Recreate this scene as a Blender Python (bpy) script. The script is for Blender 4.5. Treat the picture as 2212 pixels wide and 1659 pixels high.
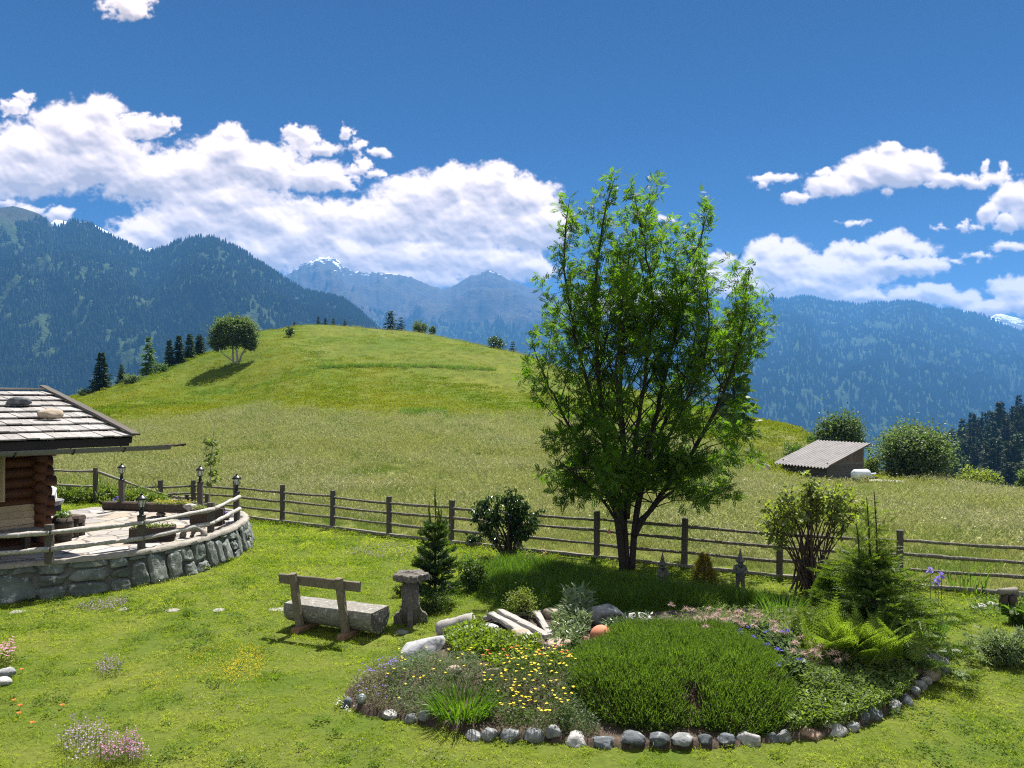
import bpy, math, random
import numpy as np
from mathutils import Vector, Matrix

S = bpy.context.scene
C = S.collection
for o in list(bpy.data.objects):
    bpy.data.objects.remove(o)
R = math.radians
PI = math.pi
# survey units: positions below are read as (px, py) bearings from the terrace balcony and turned into metres
F, H, HOR, CX = 1640.0, 3.8, 868.0, 1106.0

# ---------------------------------------------------------------- camera
cam = bpy.data.objects.new("camera", bpy.data.cameras.new("camera"))
C.objects.link(cam)
cam.location = (0, 0, H)
cam.rotation_euler = (R(90), 0, 0)
cam.data.sensor_width = 36
cam.data.lens = 36 * F / 2212
cam.data.shift_y = 38.5 / 2212
cam.data.clip_start = 0.1
cam.data.clip_end = 40000
S.camera = cam

# ---------------------------------------------------------------- numpy noise
def _perm(seed):
    r = np.random.RandomState(seed)
    p = r.permutation(256)
    return np.concatenate([p, p, p])
_G3 = np.array([[1,1,0],[-1,1,0],[1,-1,0],[-1,-1,0],[1,0,1],[-1,0,1],[1,0,-1],[-1,0,-1],[0,1,1],[0,-1,1],[0,1,-1],[0,-1,-1],[1,1,0],[-1,1,0],[0,-1,1],[0,-1,-1]], float)
def pn3(x, y, z, seed=0):
    p = _perm(seed)
    x, y, z = np.broadcast_arrays(np.asarray(x, float), np.asarray(y, float), np.asarray(z, float))
    xi, yi, zi = np.floor(x).astype(int), np.floor(y).astype(int), np.floor(z).astype(int)
    xf, yf, zf = x - xi, y - yi, z - zi
    xi &= 255; yi &= 255; zi &= 255
    f = lambda t: t*t*t*(t*(t*6-15)+10)
    u, v, w = f(xf), f(yf), f(zf)
    def g(a, b, c):
        h = p[p[p[xi+a]+yi+b]+zi+c] & 15
        G = _G3[h]
        return G[..., 0]*(xf-a)+G[..., 1]*(yf-b)+G[..., 2]*(zf-c)
    l = lambda a, b, t: a+(b-a)*t
    return l(l(l(g(0,0,0), g(1,0,0), u), l(g(0,1,0), g(1,1,0), u), v),
             l(l(g(0,0,1), g(1,0,1), u), l(g(0,1,1), g(1,1,1), u), v), w)
def fbm(x, y, z=0.0, o=5, seed=0, gain=.5, ridged=False):
    t = 0.0; a = 1.0; s = 0.0; f = 1.0
    for k in range(o):
        n = pn3(np.asarray(x)*f+k*17.3, np.asarray(y)*f-k*9.1, np.asarray(z)*f+k*3.7, seed+k)
        if ridged: n = 1-2*np.abs(n)
        t = t+a*n; s += a; a *= gain; f *= 2.03
    return t/s
def sstep(a, b, x):
    t = np.clip((x-a)/(b-a), 0, 1)
    return t*t*(3-2*t)

# ---------------------------------------------------------------- sky, clouds, sun
SUN_EL, SUN_AZ = 60.0, 19.0          # azimuth to the right of straight ahead
EXPO = 1.43
world = bpy.data.worlds.new("World")
S.world = world
world.use_nodes = True

CLOUDS = [  # (px, py, rx, ry, weight)
 (60,335,125,62,1),(180,290,105,66,1),(218,248,45,36,1),(125,262,62,36,1),(300,275,62,26,.7),(335,264,42,20,.7),
 (60,380,150,45,1),(200,355,160,58,1),(330,385,130,52,1),(410,375,100,56,1),(482,335,68,46,1),(495,292,36,28,1),
 (560,362,105,44,1),(660,378,105,30,1),(735,392,45,20,.7),(470,432,150,46,1),(410,480,120,48,1),(330,505,90,36,.9),
 (560,480,115,56,1),(640,520,120,56,1),(560,545,100,46,1),(700,470,85,40,1),(760,560,130,56,1),(822,480,100,55,1),
 (900,432,92,56,1),(965,402,80,40,1),(1048,405,66,44,1),(1075,374,36,24,1),(1120,432,80,46,1),(1000,480,150,66,1),
 (1140,500,80,54,1),(1185,480,50,44,1),(900,560,150,46,1),(1060,570,110,42,1),(1140,585,60,24,.9),(850,605,130,30,1),(275,535,55,18,.7),
 (650,296,42,20,.8),(690,320,42,17,.8),(630,280,22,10,.6),(773,318,22,16,.6),(818,330,26,11,.55),(785,362,26,17,.6),(812,378,16,7,.5),(752,286,10,10,.4),
 (275,10,52,26,.75),(298,24,24,14,.7),(20,238,34,15,.55),(52,214,16,14,.45),
 (15,436,18,8,.8),(62,452,40,12,.9),(122,464,32,14,.9),
 (1675,391,46,10,.7),(1643,402,12,7,.5),(1926,327,32,24,1),(1889,354,55,32,1),(1982,350,52,28,1),(1937,374,86,30,1),
 (1795,406,52,22,1),(1722,429,30,9,.8),(1776,376,20,9,.8),(1851,390,60,28,1),(1919,410,14,9,.7),
 (2039,389,46,18,.9),(2095,388,45,13,.8),(2151,380,42,12,.8),(2170,367,14,14,.7),(2129,354,8,15,.5),(2001,402,18,7,.5),
 (1844,478,28,7,.75),(2183,429,44,38,1),(2222,440,60,44,1),(2132,459,24,22,.9),(2172,485,30,18,.8),(2076,489,40,9,.5),
 (2177,537,34,11,.7),(2117,552,34,7,.6),(2061,566,15,5,.6),
 (1652,548,46,32,1),(1622,562,20,16,.9),(1701,552,52,28,1),(1675,588,86,42,1),(1551,556,32,16,.9),(1544,597,50,22,1),
 (1607,622,120,28,1),(1795,590,125,44,1),(1757,622,120,24,1),(1851,546,76,22,1),(1926,524,50,24,1),(1964,538,56,17,.9),
 (1926,579,105,22,1),(2001,575,48,18,1),(1851,637,60,20,1),(1904,642,28,9,.8),(1964,641,50,17,1),(2020,637,56,24,1),
 (2076,648,50,20,1),(2132,671,60,16,1),(2189,628,54,32,1),(2222,661,60,18,1),(1438,474,16,6,.6),(1400,660,130,36,1),(1270,655,60,22,.8),
 (-120,330,120,60,1),(-260,360,140,60,1),(2360,420,90,50,1),(2420,640,130,40,1),(-150,470,90,25,1),
]
def cloud_image():
    W_, H_ = 2400, 1000
    az = np.radians(np.linspace(-50, 50, W_))[None, :]
    el = np.radians(np.linspace(-4, 37.5, H_))[:, None]
    px = CX + F*np.tan(az) + 0*el
    py = HOR - F*np.tan(el)/np.cos(az)
    # domain warp
    wx = fbm(px/70, py/70, 0, 4, 11)*26 + fbm(px/16, py/16, 0, 3, 15)*7
    wy = fbm(px/70, py/70, 7.7, 4, 21)*22 + fbm(px/16, py/16, 3, 3, 25)*6
    qx, qy = px+wx, py+wy
    d = np.full(px.shape, -3.0); wm = np.ones(px.shape)
    for (cx, cy, rx, ry, w) in CLOUDS:
        rx *= 1.06; ry *= 1.10
        m = (np.abs(qx-cx) < rx*2.2) & (np.abs(qy-cy) < ry*2.2)
        e = (1-np.hypot((qx[m]-cx)/rx, (qy[m]-cy)/ry))*min(1.0, .62+ry/70)-(1-w)*.10
        a = d[m]
        wq = wm[m]; wq[e > a] = w; wm[m] = wq
        k = .10
        hh = np.clip(.5+.5*(e-a)/k, 0, 1)
        d[m] = a*(1-hh)+e*hh+k*hh*(1-hh)
    bil = fbm(qx/60, qy/48, 1.3, 5, 31, .55, True)
    fine = fbm(px/22, py/19, 5.1, 5, 41, .60, True)
    det = fbm(px/34, py/28, 8.1, 6, 45, .60)
    dens = d*(.35+.65*wm) + (1-wm)*(det*1.3+(fine-.3)*.5-.06) + (bil-.35)*.30 + (fine-.30)*.16 + det*.42
    alpha = sstep(-.06, .24, dens)*(.45+.55*sstep(.0, .40, dens))
    def blur(a, n):
        for ax in (0, 1):
            for _ in range(2):
                c = np.cumsum(np.pad(a, [(n+1, n) if i == ax else (0, 0) for i in (0, 1)], mode='edge'), axis=ax)
                a = (c[2*n+1:] - c[:-2*n-1])/(2*n+1) if ax == 0 else (c[:, 2*n+1:] - c[:, :-2*n-1])/(2*n+1)
        return a
    # puffs as a height field lit from above right, darker where much cloud lies overhead
    h = np.clip(d, -.3, .9)*.8 + bil*.42 + fine*.30 + det*.26
    lit = 0
    for n, g, w in ((1, 5, .30), (3, 10, .42), (8, 24, .36)):
        hb = blur(h, n)
        lit = lit + w*np.clip((np.gradient(hb, axis=1)*-.35+np.gradient(hb, axis=0)*-.95)*g, -1, 1)
    thick = np.zeros_like(h); ad = blur(np.clip(d, 0, .8), 2)
    for k in range(1, 20):
        s = np.zeros_like(h); s[:-k*3] = ad[k*3:]
        thick += s
    thick /= 19
    shade = .90 - sstep(.10, .62, thick)*.20 + lit*.62 + (fine-.3)*.05
    shade = np.clip(shade, .52, 1.0)
    rgb = np.stack([shade**1.55*1.24, shade**1.55*1.0, shade**1.5*.82, alpha], -1).astype(np.float32)
    img = bpy.data.images.new("cloud_cover", W_, H_, alpha=True, float_buffer=True)
    img.colorspace_settings.name = 'Non-Color'
    img.alpha_mode = 'CHANNEL_PACKED'
    img.pixels.foreach_set(rgb.ravel())
    img.update()
    img.pack()
    return img
def build_world():
    nt = world.node_tree
    nt.nodes.clear()
    N = lambda t, **k: (lambda n: [setattr(n, a, b) for a, b in k.items()] and n or n)(nt.nodes.new(t))
    L = nt.links.new
    out = N('ShaderNodeOutputWorld'); bg = N('ShaderNodeBackground')
    L(bg.outputs[0], out.inputs[0])
    bg.inputs[1].default_value = 0.11
    sky = N('ShaderNodeTexSky', sky_type='NISHITA', sun_disc=False)
    sky.sun_elevation = R(SUN_EL); sky.sun_rotation = R(SUN_AZ)
    sky.altitude = 1600; sky.air_density = 1.0; sky.dust_density = 0.35; sky.ozone_density = 3.2
    hsv = N('ShaderNodeHueSaturation'); hsv.inputs['Saturation'].default_value = 1.5; hsv.inputs['Value'].default_value = .104
    hsv.inputs['Hue'].default_value = .522; L(sky.outputs[0], hsv.inputs['Color'])
    tc = N('ShaderNodeTexCoord')
    sx = N('ShaderNodeSeparateXYZ'); L(tc.outputs['Generated'], sx.inputs[0])
    def M(op, a, b=None):
        m = N('ShaderNodeMath', operation=op)
        for i, q in enumerate((a, b)):
            if q is None: continue
            if isinstance(q, (int, float)): m.inputs[i].default_value = q
            else: L(q, m.inputs[i])
        return m.outputs[0]
    az = M('ARCTAN2', sx.outputs[0], sx.outputs[1])
    el = M('ARCSINE', sx.outputs[2])
    u = M('DIVIDE', M('ADD', az, R(50)), R(100))
    v = M('DIVIDE', M('ADD', el, R(4)), R(41.5))
    cb = N('ShaderNodeCombineXYZ'); L(u, cb.inputs[0]); L(v, cb.inputs[1])
    im = N('ShaderNodeTexImage', image=cloud_image(), extension='CLIP', interpolation='Cubic')
    L(cb.outputs[0], im.inputs[0])
    gain = N('ShaderNodeVectorMath', operation='SCALE'); L(im.outputs[0], gain.inputs[0]); gain.inputs['Scale'].default_value = 5.0
    mix = N('ShaderNodeMix', data_type='RGBA')
    L(im.outputs[1], mix.inputs[0]); L(hsv.outputs[0], mix.inputs[6]); L(gain.outputs[0], mix.inputs[7])
    # bright clouds added to the unseen sky behind and beside the view, filling shadows
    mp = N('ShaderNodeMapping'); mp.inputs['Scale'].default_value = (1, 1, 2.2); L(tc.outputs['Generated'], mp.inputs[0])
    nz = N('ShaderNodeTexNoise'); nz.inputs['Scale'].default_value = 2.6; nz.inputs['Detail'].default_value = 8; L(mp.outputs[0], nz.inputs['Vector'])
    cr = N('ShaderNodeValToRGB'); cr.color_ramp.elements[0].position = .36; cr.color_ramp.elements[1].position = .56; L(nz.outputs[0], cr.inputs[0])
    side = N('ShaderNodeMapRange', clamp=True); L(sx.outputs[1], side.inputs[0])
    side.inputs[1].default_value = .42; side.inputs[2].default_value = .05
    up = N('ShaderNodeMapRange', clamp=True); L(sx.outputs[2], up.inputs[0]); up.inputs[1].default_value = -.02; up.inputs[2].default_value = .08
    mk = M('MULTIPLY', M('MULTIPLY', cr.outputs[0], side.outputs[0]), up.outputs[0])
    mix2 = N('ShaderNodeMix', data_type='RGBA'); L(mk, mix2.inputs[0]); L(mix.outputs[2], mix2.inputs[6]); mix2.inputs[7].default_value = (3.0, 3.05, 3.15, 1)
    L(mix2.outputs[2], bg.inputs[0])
    world.cycles.sampling_method = 'NONE'
build_world()

sd = bpy.data.lights.new("sun", 'SUN')
sd.energy = 5.0; sd.angle = R(0.5); sd.color = (1.0, .955, .88)
sun = bpy.data.objects.new("sun", sd); C.objects.link(sun)
sdir = Vector((math.sin(R(SUN_AZ))*math.cos(R(SUN_EL)), math.cos(R(SUN_AZ))*math.cos(R(SUN_EL)), math.sin(R(SUN_EL))))
sun.rotation_euler = sdir.to_track_quat('Z', 'Y').to_euler()
sun.location = (20, 60, 100)

S.view_settings.view_transform = 'Standard'
S.view_settings.look = 'None'
S.view_settings.exposure = EXPO
S.view_settings.gamma = 1
S.render.engine = 'CYCLES'
cy = S.cycles
cy.use_denoising = False                           # the picture keeps its fine leaf and grass detail
cy.denoiser = 'OPENIMAGEDENOISE'
cy.max_bounces = 7; cy.diffuse_bounces = 4; cy.glossy_bounces = 2; cy.transmission_bounces = 4
cy.volume_bounces = 0; cy.transparent_max_bounces = 8
cy.sample_clamp_indirect = 3
cy.use_adaptive_sampling = False
cy.filter_width = 1.15
# ---------------------------------------------------------------- mesh and object helpers
ROOT = {}                      # world position of every object's own frame
rng = np.random.RandomState(7)
random.seed(7)

def P(px, py, Y):
    return np.array([(px-CX)/F*Y, Y, H-(py-HOR)/F*Y])
def nrm(v):
    v = np.asarray(v, float)
    return v/np.maximum(np.linalg.norm(v, axis=-1, keepdims=True), 1e-9)
def frames(d, roll=None, up=(0, 0, 1)):
    """(N,3,3) frames, columns = side, along d, normal"""
    d = nrm(d); n = len(d)
    u = np.broadcast_to(np.asarray(up, float), d.shape).copy()
    par = np.abs((d*u).sum(1)) > .97
    u[par] = (0, 1, 0.01)
    s = nrm(np.cross(d, u)); w = np.cross(s, d)
    if roll is not None:
        c, q = np.cos(roll)[:, None], np.sin(roll)[:, None]
        s, w = s*c+w*q, w*c-s*q
    return np.stack([s, d, w], -1)

class MB:
    def __init__(s):
        s.v = []; s.f = []; s.m = []; s.n = 0
    def add(s, V, faces, m=0):
        V = np.asarray(V, float).reshape(-1, 3)
        faces = [np.asarray(f, int) for f in (faces if isinstance(faces, list) else [faces])]
        for f in faces:
            if len(f):
                s.f.append(f+s.n); s.m.append(np.full(len(f), m))
        s.v.append(V); s.n += len(V)
        return s
    def merge(s, o):
        for f, m in zip(o.f, o.m): s.f.append(f+s.n); s.m.append(m)
        s.v += o.v; s.n += o.n
        return s
    def box(s, c, size, rz=0, m=0):
        x, y, z = np.array(size)/2
        V = np.array([[a, b, e] for a in (-x, x) for b in (-y, y) for e in (-z, z)])
        cr, sr = math.cos(rz), math.sin(rz)
        V = V@np.array([[cr, sr, 0], [-sr, cr, 0], [0, 0, 1]])+np.array(c)
        return s.add(V, np.array([[0,1,3,2],[4,6,7,5],[0,4,5,1],[2,3,7,6],[0,2,6,4],[1,5,7,3]]), m)
    def tube(s, pts, rad, n=7, m=0, caps=True, wob=0.0, up=(0, 0, 1)):
        pts = np.asarray(pts, float); k = len(pts)
        rad = np.broadcast_to(np.asarray(rad, float), (k,))
        t = np.gradient(pts, axis=0)
        fr = frames(t, up=up)
        a = np.linspace(0, 2*PI, n, endpoint=False)
        ring = np.cos(a)[None, :, None]*fr[:, None, :, 0]+np.sin(a)[None, :, None]*fr[:, None, :, 2]
        r = rad[:, None, None]*(1+wob*rng.uniform(-1, 1, (k, n, 1)))
        V = (pts[:, None]+ring*r).reshape(-1, 3)
        i = np.arange(k-1)[:, None]*n; j = np.arange(n)[None]; j2 = (j+1) % n
        q = np.stack([i+j, i+j2, i+n+j2, i+n+j], -1).reshape(-1, 4)
        fs = [q]
        if caps:
            V = np.vstack([V, pts[:1], pts[-1:]])
            a0 = np.stack([np.full(n, k*n), (np.arange(n)+1) % n, np.arange(n)], -1)
            a1 = np.stack([np.full(n, k*n+1), (k-1)*n+np.arange(n), (k-1)*n+(np.arange(n)+1) % n], -1)
            fs += [a0, a1]
        return s.add(V, fs, m)
    def beam(s, p0, p1, w, h, segs=6, wob=.004, ch=.18, m=0, up=(0, 0, 1), sag=0.0):
        """chamfered rough timber"""
        p0, p1 = np.array(p0, float), np.array(p1, float)
        t = np.linspace(0, 1, segs+1)
        pts = p0+(p1-p0)*t[:, None]
        pts[:, 2] -= sag*4*t*(1-t)
        fr = frames(np.repeat((p1-p0)[None], segs+1, 0), up=up)
        a, b = w/2, h/2; c = ch*min(w, h)
        prof = np.array([[-a+c, -b], [a-c, -b], [a, -b+c], [a, b-c], [a-c, b], [-a+c, b], [-a, b-c], [-a, -b+c]])
        V = pts[:, None]+prof[None, :, :1]*fr[:, None, :, 0]+prof[None, :, 1:]*fr[:, None, :, 2]
        V = V+rng.normal(0, wob, V.shape)
        k = segs+1; n = 8
        i = np.arange(k-1)[:, None]*n; j = np.arange(n)[None]; j2 = (j+1) % n
        q = np.stack([i+j, i+j2, i+n+j2, i+n+j], -1).reshape(-1, 4)
        V = np.vstack([V.reshape(-1, 3), pts[:1], pts[-1:]])
        a0 = np.stack([np.full(n, k*n), (np.arange(n)+1) % n, np.arange(n)], -1)
        a1 = np.stack([np.full(n, k*n+1), (k-1)*n+np.arange(n), (k-1)*n+(np.arange(n)+1) % n], -1)
        return s.add(V, [q, a0, a1], m)
    def lathe(s, prof, c, n=20, m=0, wob=0.0):
        prof = np.asarray(prof, float); k = len(prof)
        a = np.linspace(0, 2*PI, n, endpoint=False)
        r = prof[:, :1]*(1+wob*rng.uniform(-1, 1, (k, n)))
        V = np.stack([r*np.cos(a), r*np.sin(a), np.repeat(prof[:, 1:], n, 1)], -1).reshape(-1, 3)+np.array(c)
        i = np.arange(k-1)[:, None]*n; j = np.arange(n)[None]; j2 = (j+1) % n
        q = np.stack([i+j, i+j2, i+n+j2, i+n+j], -1).reshape(-1, 4)
        return s.add(V, q, m)
    def rep(s, TV, TF, pos, fr=None, scl=None, m=0):
        """one leaf shape repeated: TV (k,3), TF faces, pos (N,3), fr (N,3,3)"""
        pos = np.asarray(pos, float); N = len(pos)
        if N == 0: return s
        V = np.broadcast_to(TV[None], (N,)+TV.shape)
        if scl is not None:
            scl = np.asarray(scl, float)
            V = V*(scl[:, None, None] if scl.ndim == 1 else scl[:, None, :])
        if fr is not None: V = np.einsum('nij,nkj->nki', fr, V)
        V = V+pos[:, None]
        k = len(TV)
        TF = TF if isinstance(TF, list) else [TF]
        fs = [(f[None]+(np.arange(N)*k)[:, None, None]).reshape(-1, f.shape[1]) for f in TF]
        return s.add(V.reshape(-1, 3), fs, m)
    def blades(s, base, d, length, width, segs=3, droop=.5, m=0, face=None):
        """tapering ribbons from base along d, drooping"""
        base = np.asarray(base, float); N = len(base)
        d = nrm(d); length = np.broadcast_to(length, (N,)); width = np.broadcast_to(width, (N,)); droop = np.broadcast_to(droop, (N,))
        ang = rng.uniform(0, 2*PI, N)
        side = np.stack([np.cos(ang), np.sin(ang), 0*ang], -1) if face is None else face
        side = nrm(side-(side*d).sum(1, keepdims=True)*d)
        hor = d.copy(); hor[:, 2] = 0; hor = nrm(hor+1e-4)
        rows = []
        for k in range(segs+1):
            t = k/segs
            c = base+d*(length*t)[:, None]+(hor*.35-np.array([0, 0, 1.]))*(droop*length*t*t)[:, None]*.6
            w = (width*.5*(1-t**1.6)*(.75+.5*min(t*3, 1)))[:, None]
            if k == segs: rows.append(c[:, None])
            else: rows.append(np.stack([c-side*w, c+side*w], 1))
        V = np.concatenate(rows, 1); kk = V.shape[1]
        q = np.array([[2*i, 2*i+1, 2*i+3, 2*i+2] for i in range(segs-1)]).reshape(-1, 4)
        t3 = np.array([[2*segs-2, 2*segs-1, 2*segs]])
        off = (np.arange(N)*kk)[:, None, None]
        return s.add(V.reshape(-1, 3), [(q[None]+off).reshape(-1, 4), (t3[None]+off).reshape(-1, 3)], m)
    def mesh(s, name, mats, smooth=False, off=None):
        me = bpy.data.meshes.new(name)
        V = np.vstack(s.v) if s.v else np.zeros((0, 3))
        if off is not None: V = V-np.asarray(off)
        me.vertices.add(len(V)); me.vertices.foreach_set('co', V.astype(np.float32).ravel())
        lt = np.concatenate([np.full(len(f), f.shape[1]) for f in s.f])
        li = np.concatenate([f.ravel() for f in s.f])
        mi = np.concatenate(s.m)
        me.loops.add(len(li)); me.loops.foreach_set('vertex_index', li.astype(np.int32))
        me.polygons.add(len(lt))
        me.polygons.foreach_set('loop_start', np.concatenate([[0], np.cumsum(lt)[:-1]]).astype(np.int32))
        me.polygons.foreach_set('loop_total', lt.astype(np.int32))
        me.polygons.foreach_set('material_index', mi.astype(np.int32))
        me.polygons.foreach_set('use_smooth', np.full(len(lt), bool(smooth)))
        for m in (mats if isinstance(mats, (list, tuple)) else [mats]): me.materials.append(m)
        me.update(calc_edges=True); me.validate()
        return me
    def build(s, name, mats, parent=None, smooth=False, base=None):
        off = ROOT[parent.name] if parent is not None else (np.zeros(3) if base is None else np.asarray(base, float))
        me = s.mesh(name, mats, smooth, off)
        o = bpy.data.objects.new(name, me); C.objects.link(o)
        if parent is not None:
            o.parent = parent
        else:
            o.location = off
        ROOT[o.name] = np.asarray(off, float)
        return o

def tag(o, label=None, cat=None, group=None, kind=None):
    if label: o['label'] = label
    if cat: o['category'] = cat
    if group: o['group'] = group
    if kind: o['kind'] = kind
    return o
def thing(name, loc, label, cat, group=None):
    o = bpy.data.objects.new(name, None); C.objects.link(o)
    o.empty_display_size = .1
    o.location = [float(a) for a in loc]
    ROOT[o.name] = np.asarray(loc, float)
    return tag(o, label, cat, group)
def copy_tree(o, loc, rz, sc, label=None, group=None):
    c = o.copy(); C.objects.link(c)
    c.location = [float(a) for a in loc]; c.rotation_euler = (0, 0, rz); c.scale = (sc, sc, sc) if np.isscalar(sc) else sc
    if label: c['label'] = label
    if group: c['group'] = group
    for ch in o.children:
        d = ch.copy(); C.objects.link(d); d.parent = c
        for g in ch.children:
            e = g.copy(); C.objects.link(e); e.parent = d
    return c

# leaf shapes: along +Y, normal +Z, unit length
def leafshape(w=.4, fold=.12, n=2):
    if n == 1:
        V = np.array([[0, 0, 0], [w/2, .45, fold*w], [0, 1, 0], [-w/2, .45, fold*w]])
        return V, np.array([[0, 1, 2, 3]])
    V = np.array([[0, 0, 0], [w/2, .35, fold], [w*.38, .7, fold*.7], [0, 1, -.05], [-w*.38, .7, fold*.7], [-w/2, .35, fold], [0, .5, 0]])
    return V, np.array([[0, 1, 2, 6], [6, 2, 3, 4], [0, 6, 4, 5]])
LEAF = leafshape(.5)
LEAFW = leafshape(.85)
LEAFN = leafshape(.26, .04, 1)
DIAM = leafshape(.5, .1, 1)
def rdirs(n, zlo=-1, zhi=1):
    z = rng.uniform(zlo, zhi, n); a = rng.uniform(0, 2*PI, n); r = np.sqrt(np.maximum(0, 1-z*z))
    return np.stack([r*np.cos(a), r*np.sin(a), z], -1)
_ico = {}
def icosphere(sub):
    if sub not in _ico:
        import bmesh
        bm = bmesh.new(); bmesh.ops.create_icosphere(bm, subdivisions=sub, radius=1)
        bm.verts.ensure_lookup_table()
        _ico[sub] = (np.array([v.co[:] for v in bm.verts]), np.array([[v.index for v in f.verts] for f in bm.faces]))
        bm.free()
    return _ico[sub]
def rock(c, size, seed, rough=.25, chop=4, sub=4, rz=0.0, tilt=0.0):
    V, Fc = icosphere(sub)
    V = V.copy(); r = np.random.RandomState(seed)
    for _ in range(chop):
        d = nrm(r.normal(size=3)); lim = r.uniform(.55, .85)
        k = V@d; over = np.maximum(0, k-lim)
        V = V-over[:, None]*d*.92
    o = r.uniform(0, 50)
    V = V*(1+rough*fbm(V[:, 0]*1.1+o, V[:, 1]*1.1, V[:, 2]*1.1, 3, seed % 97)+rough*.22*fbm(V[:, 0]*5+o, V[:, 1]*5, V[:, 2]*5, 3, seed % 89))[:, None]
    V = V*np.array(size)/2
    ct, st = math.cos(tilt), math.sin(tilt)
    V = V@np.array([[ct, 0, -st], [0, 1, 0], [st, 0, ct]])
    cr, sr = math.cos(rz), math.sin(rz)
    V = V@np.array([[cr, sr, 0], [-sr, cr, 0], [0, 0, 1]])+np.array(c)
    return MB().add(V, Fc)

# ---------------------------------------------------------------- materials
def newmat(name):
    m = bpy.data.materials.new(name); m.use_nodes = True
    nt = m.node_tree; nt.nodes.clear()
    out = nt.nodes.new('ShaderNodeOutputMaterial')
    return m, nt, out
def _n(nt, t, **k):
    n = nt.nodes.new(t)
    for a, b in k.items(): setattr(n, a, b)
    return n
def _ramp(nt, stops, fac):
    r = _n(nt, 'ShaderNodeValToRGB')
    e = r.color_ramp.elements
    while len(e) < len(stops): e.new(.5)
    for el, (p, c) in zip(e, stops):
        el.position = p; el.color = (*c, 1)
    nt.links.new(fac, r.inputs[0])
    return r.outputs[0]
def _noise(nt, scale, detail=4, vec=None, rough=.55, dist=0):
    n = _n(nt, 'ShaderNodeTexNoise')
    n.inputs['Scale'].default_value = scale; n.inputs['Detail'].default_value = detail
    n.inputs['Roughness'].default_value = rough; n.inputs['Distortion'].default_value = dist
    if vec is not None: nt.links.new(vec, n.inputs['Vector'])
    return n.outputs[0]
def _mixc(nt, f, a, b, mode='MIX'):
    m = _n(nt, 'ShaderNodeMix', data_type='RGBA', blend_type=mode)
    for i, q in ((0, f), (6, a), (7, b)):
        if isinstance(q, (int, float)): m.inputs[i].default_value = q
        elif isinstance(q, tuple): m.inputs[i].default_value = (*q, 1)
        else: nt.links.new(q, m.inputs[i])
    return m.outputs[2]
def _pos(nt, sc=(1, 1, 1), obj=False):
    if obj:
        src = _n(nt, 'ShaderNodeTexCoord').outputs['Object']
    else:
        src = _n(nt, 'ShaderNodeNewGeometry').outputs['Position']
    mp = _n(nt, 'ShaderNodeMapping'); mp.inputs['Scale'].default_value = sc
    nt.links.new(src, mp.inputs[0])
    return mp.outputs[0]
def _bump(nt, h, strength=.4, dist=.02):
    b = _n(nt, 'ShaderNodeBump'); b.inputs['Strength'].default_value = strength; b.inputs['Distance'].default_value = dist
    nt.links.new(h, b.inputs['Height'])
    return b.outputs[0]
def _bsdf(nt, out, col, rough=.8, normal=None, spec=.3, metal=0):
    p = _n(nt, 'ShaderNodeBsdfPrincipled')
    if isinstance(col, tuple): p.inputs['Base Color'].default_value = (*col, 1)
    else: nt.links.new(col, p.inputs['Base Color'])
    p.inputs['Roughness'].default_value = rough; p.inputs['Specular IOR Level'].default_value = spec; p.inputs['Metallic'].default_value = metal
    if normal is not None: nt.links.new(normal, p.inputs['Normal'])
    if out is not None: nt.links.new(p.outputs[0], out.inputs[0])
    return p
def leafmat(name, a, b, trans=.45, tb=(1.35, 1.5, .8), rough=.5, patch=None, spec=.35, pscale=.5):
    """two-tone foliage; light also passes through the blades"""
    m, nt, out = newmat(name)
    g = _n(nt, 'ShaderNodeNewGeometry')
    oi = _n(nt, 'ShaderNodeObjectInfo')
    mx = _n(nt, 'ShaderNodeMath', operation='ADD'); nt.links.new(g.outputs['Random Per Island'], mx.inputs[0]); nt.links.new(oi.outputs['Random'], mx.inputs[1])
    fr = _n(nt, 'ShaderNodeMath', operation='MULTIPLY'); nt.links.new(mx.outputs[0], fr.inputs[0]); fr.inputs[1].default_value = .5
    col = _mixc(nt, fr.outputs[0], a, b)
    if patch is not None:
        f = _noise(nt, pscale, 4, _pos(nt), .6)
        f = _ramp(nt, [(.40, (0, 0, 0)), (.64, (1, 1, 1))], f)
        col = _mixc(nt, f, col, _mixc(nt, fr.outputs[0], patch, tuple(min(1, c*1.3) for c in patch)))
    p = _bsdf(nt, None, col, rough, spec=spec)
    tr = _n(nt, 'ShaderNodeBsdfTranslucent')
    nt.links.new(_mixc(nt, 1.0, col, tuple(tb), 'MULTIPLY'), tr.inputs[0])
    ms = _n(nt, 'ShaderNodeMixShader'); ms.inputs[0].default_value = trans
    nt.links.new(p.outputs[0], ms.inputs[1]); nt.links.new(tr.outputs[0], ms.inputs[2])
    nt.links.new(ms.outputs[0], out.inputs[0])
    return m
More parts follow.
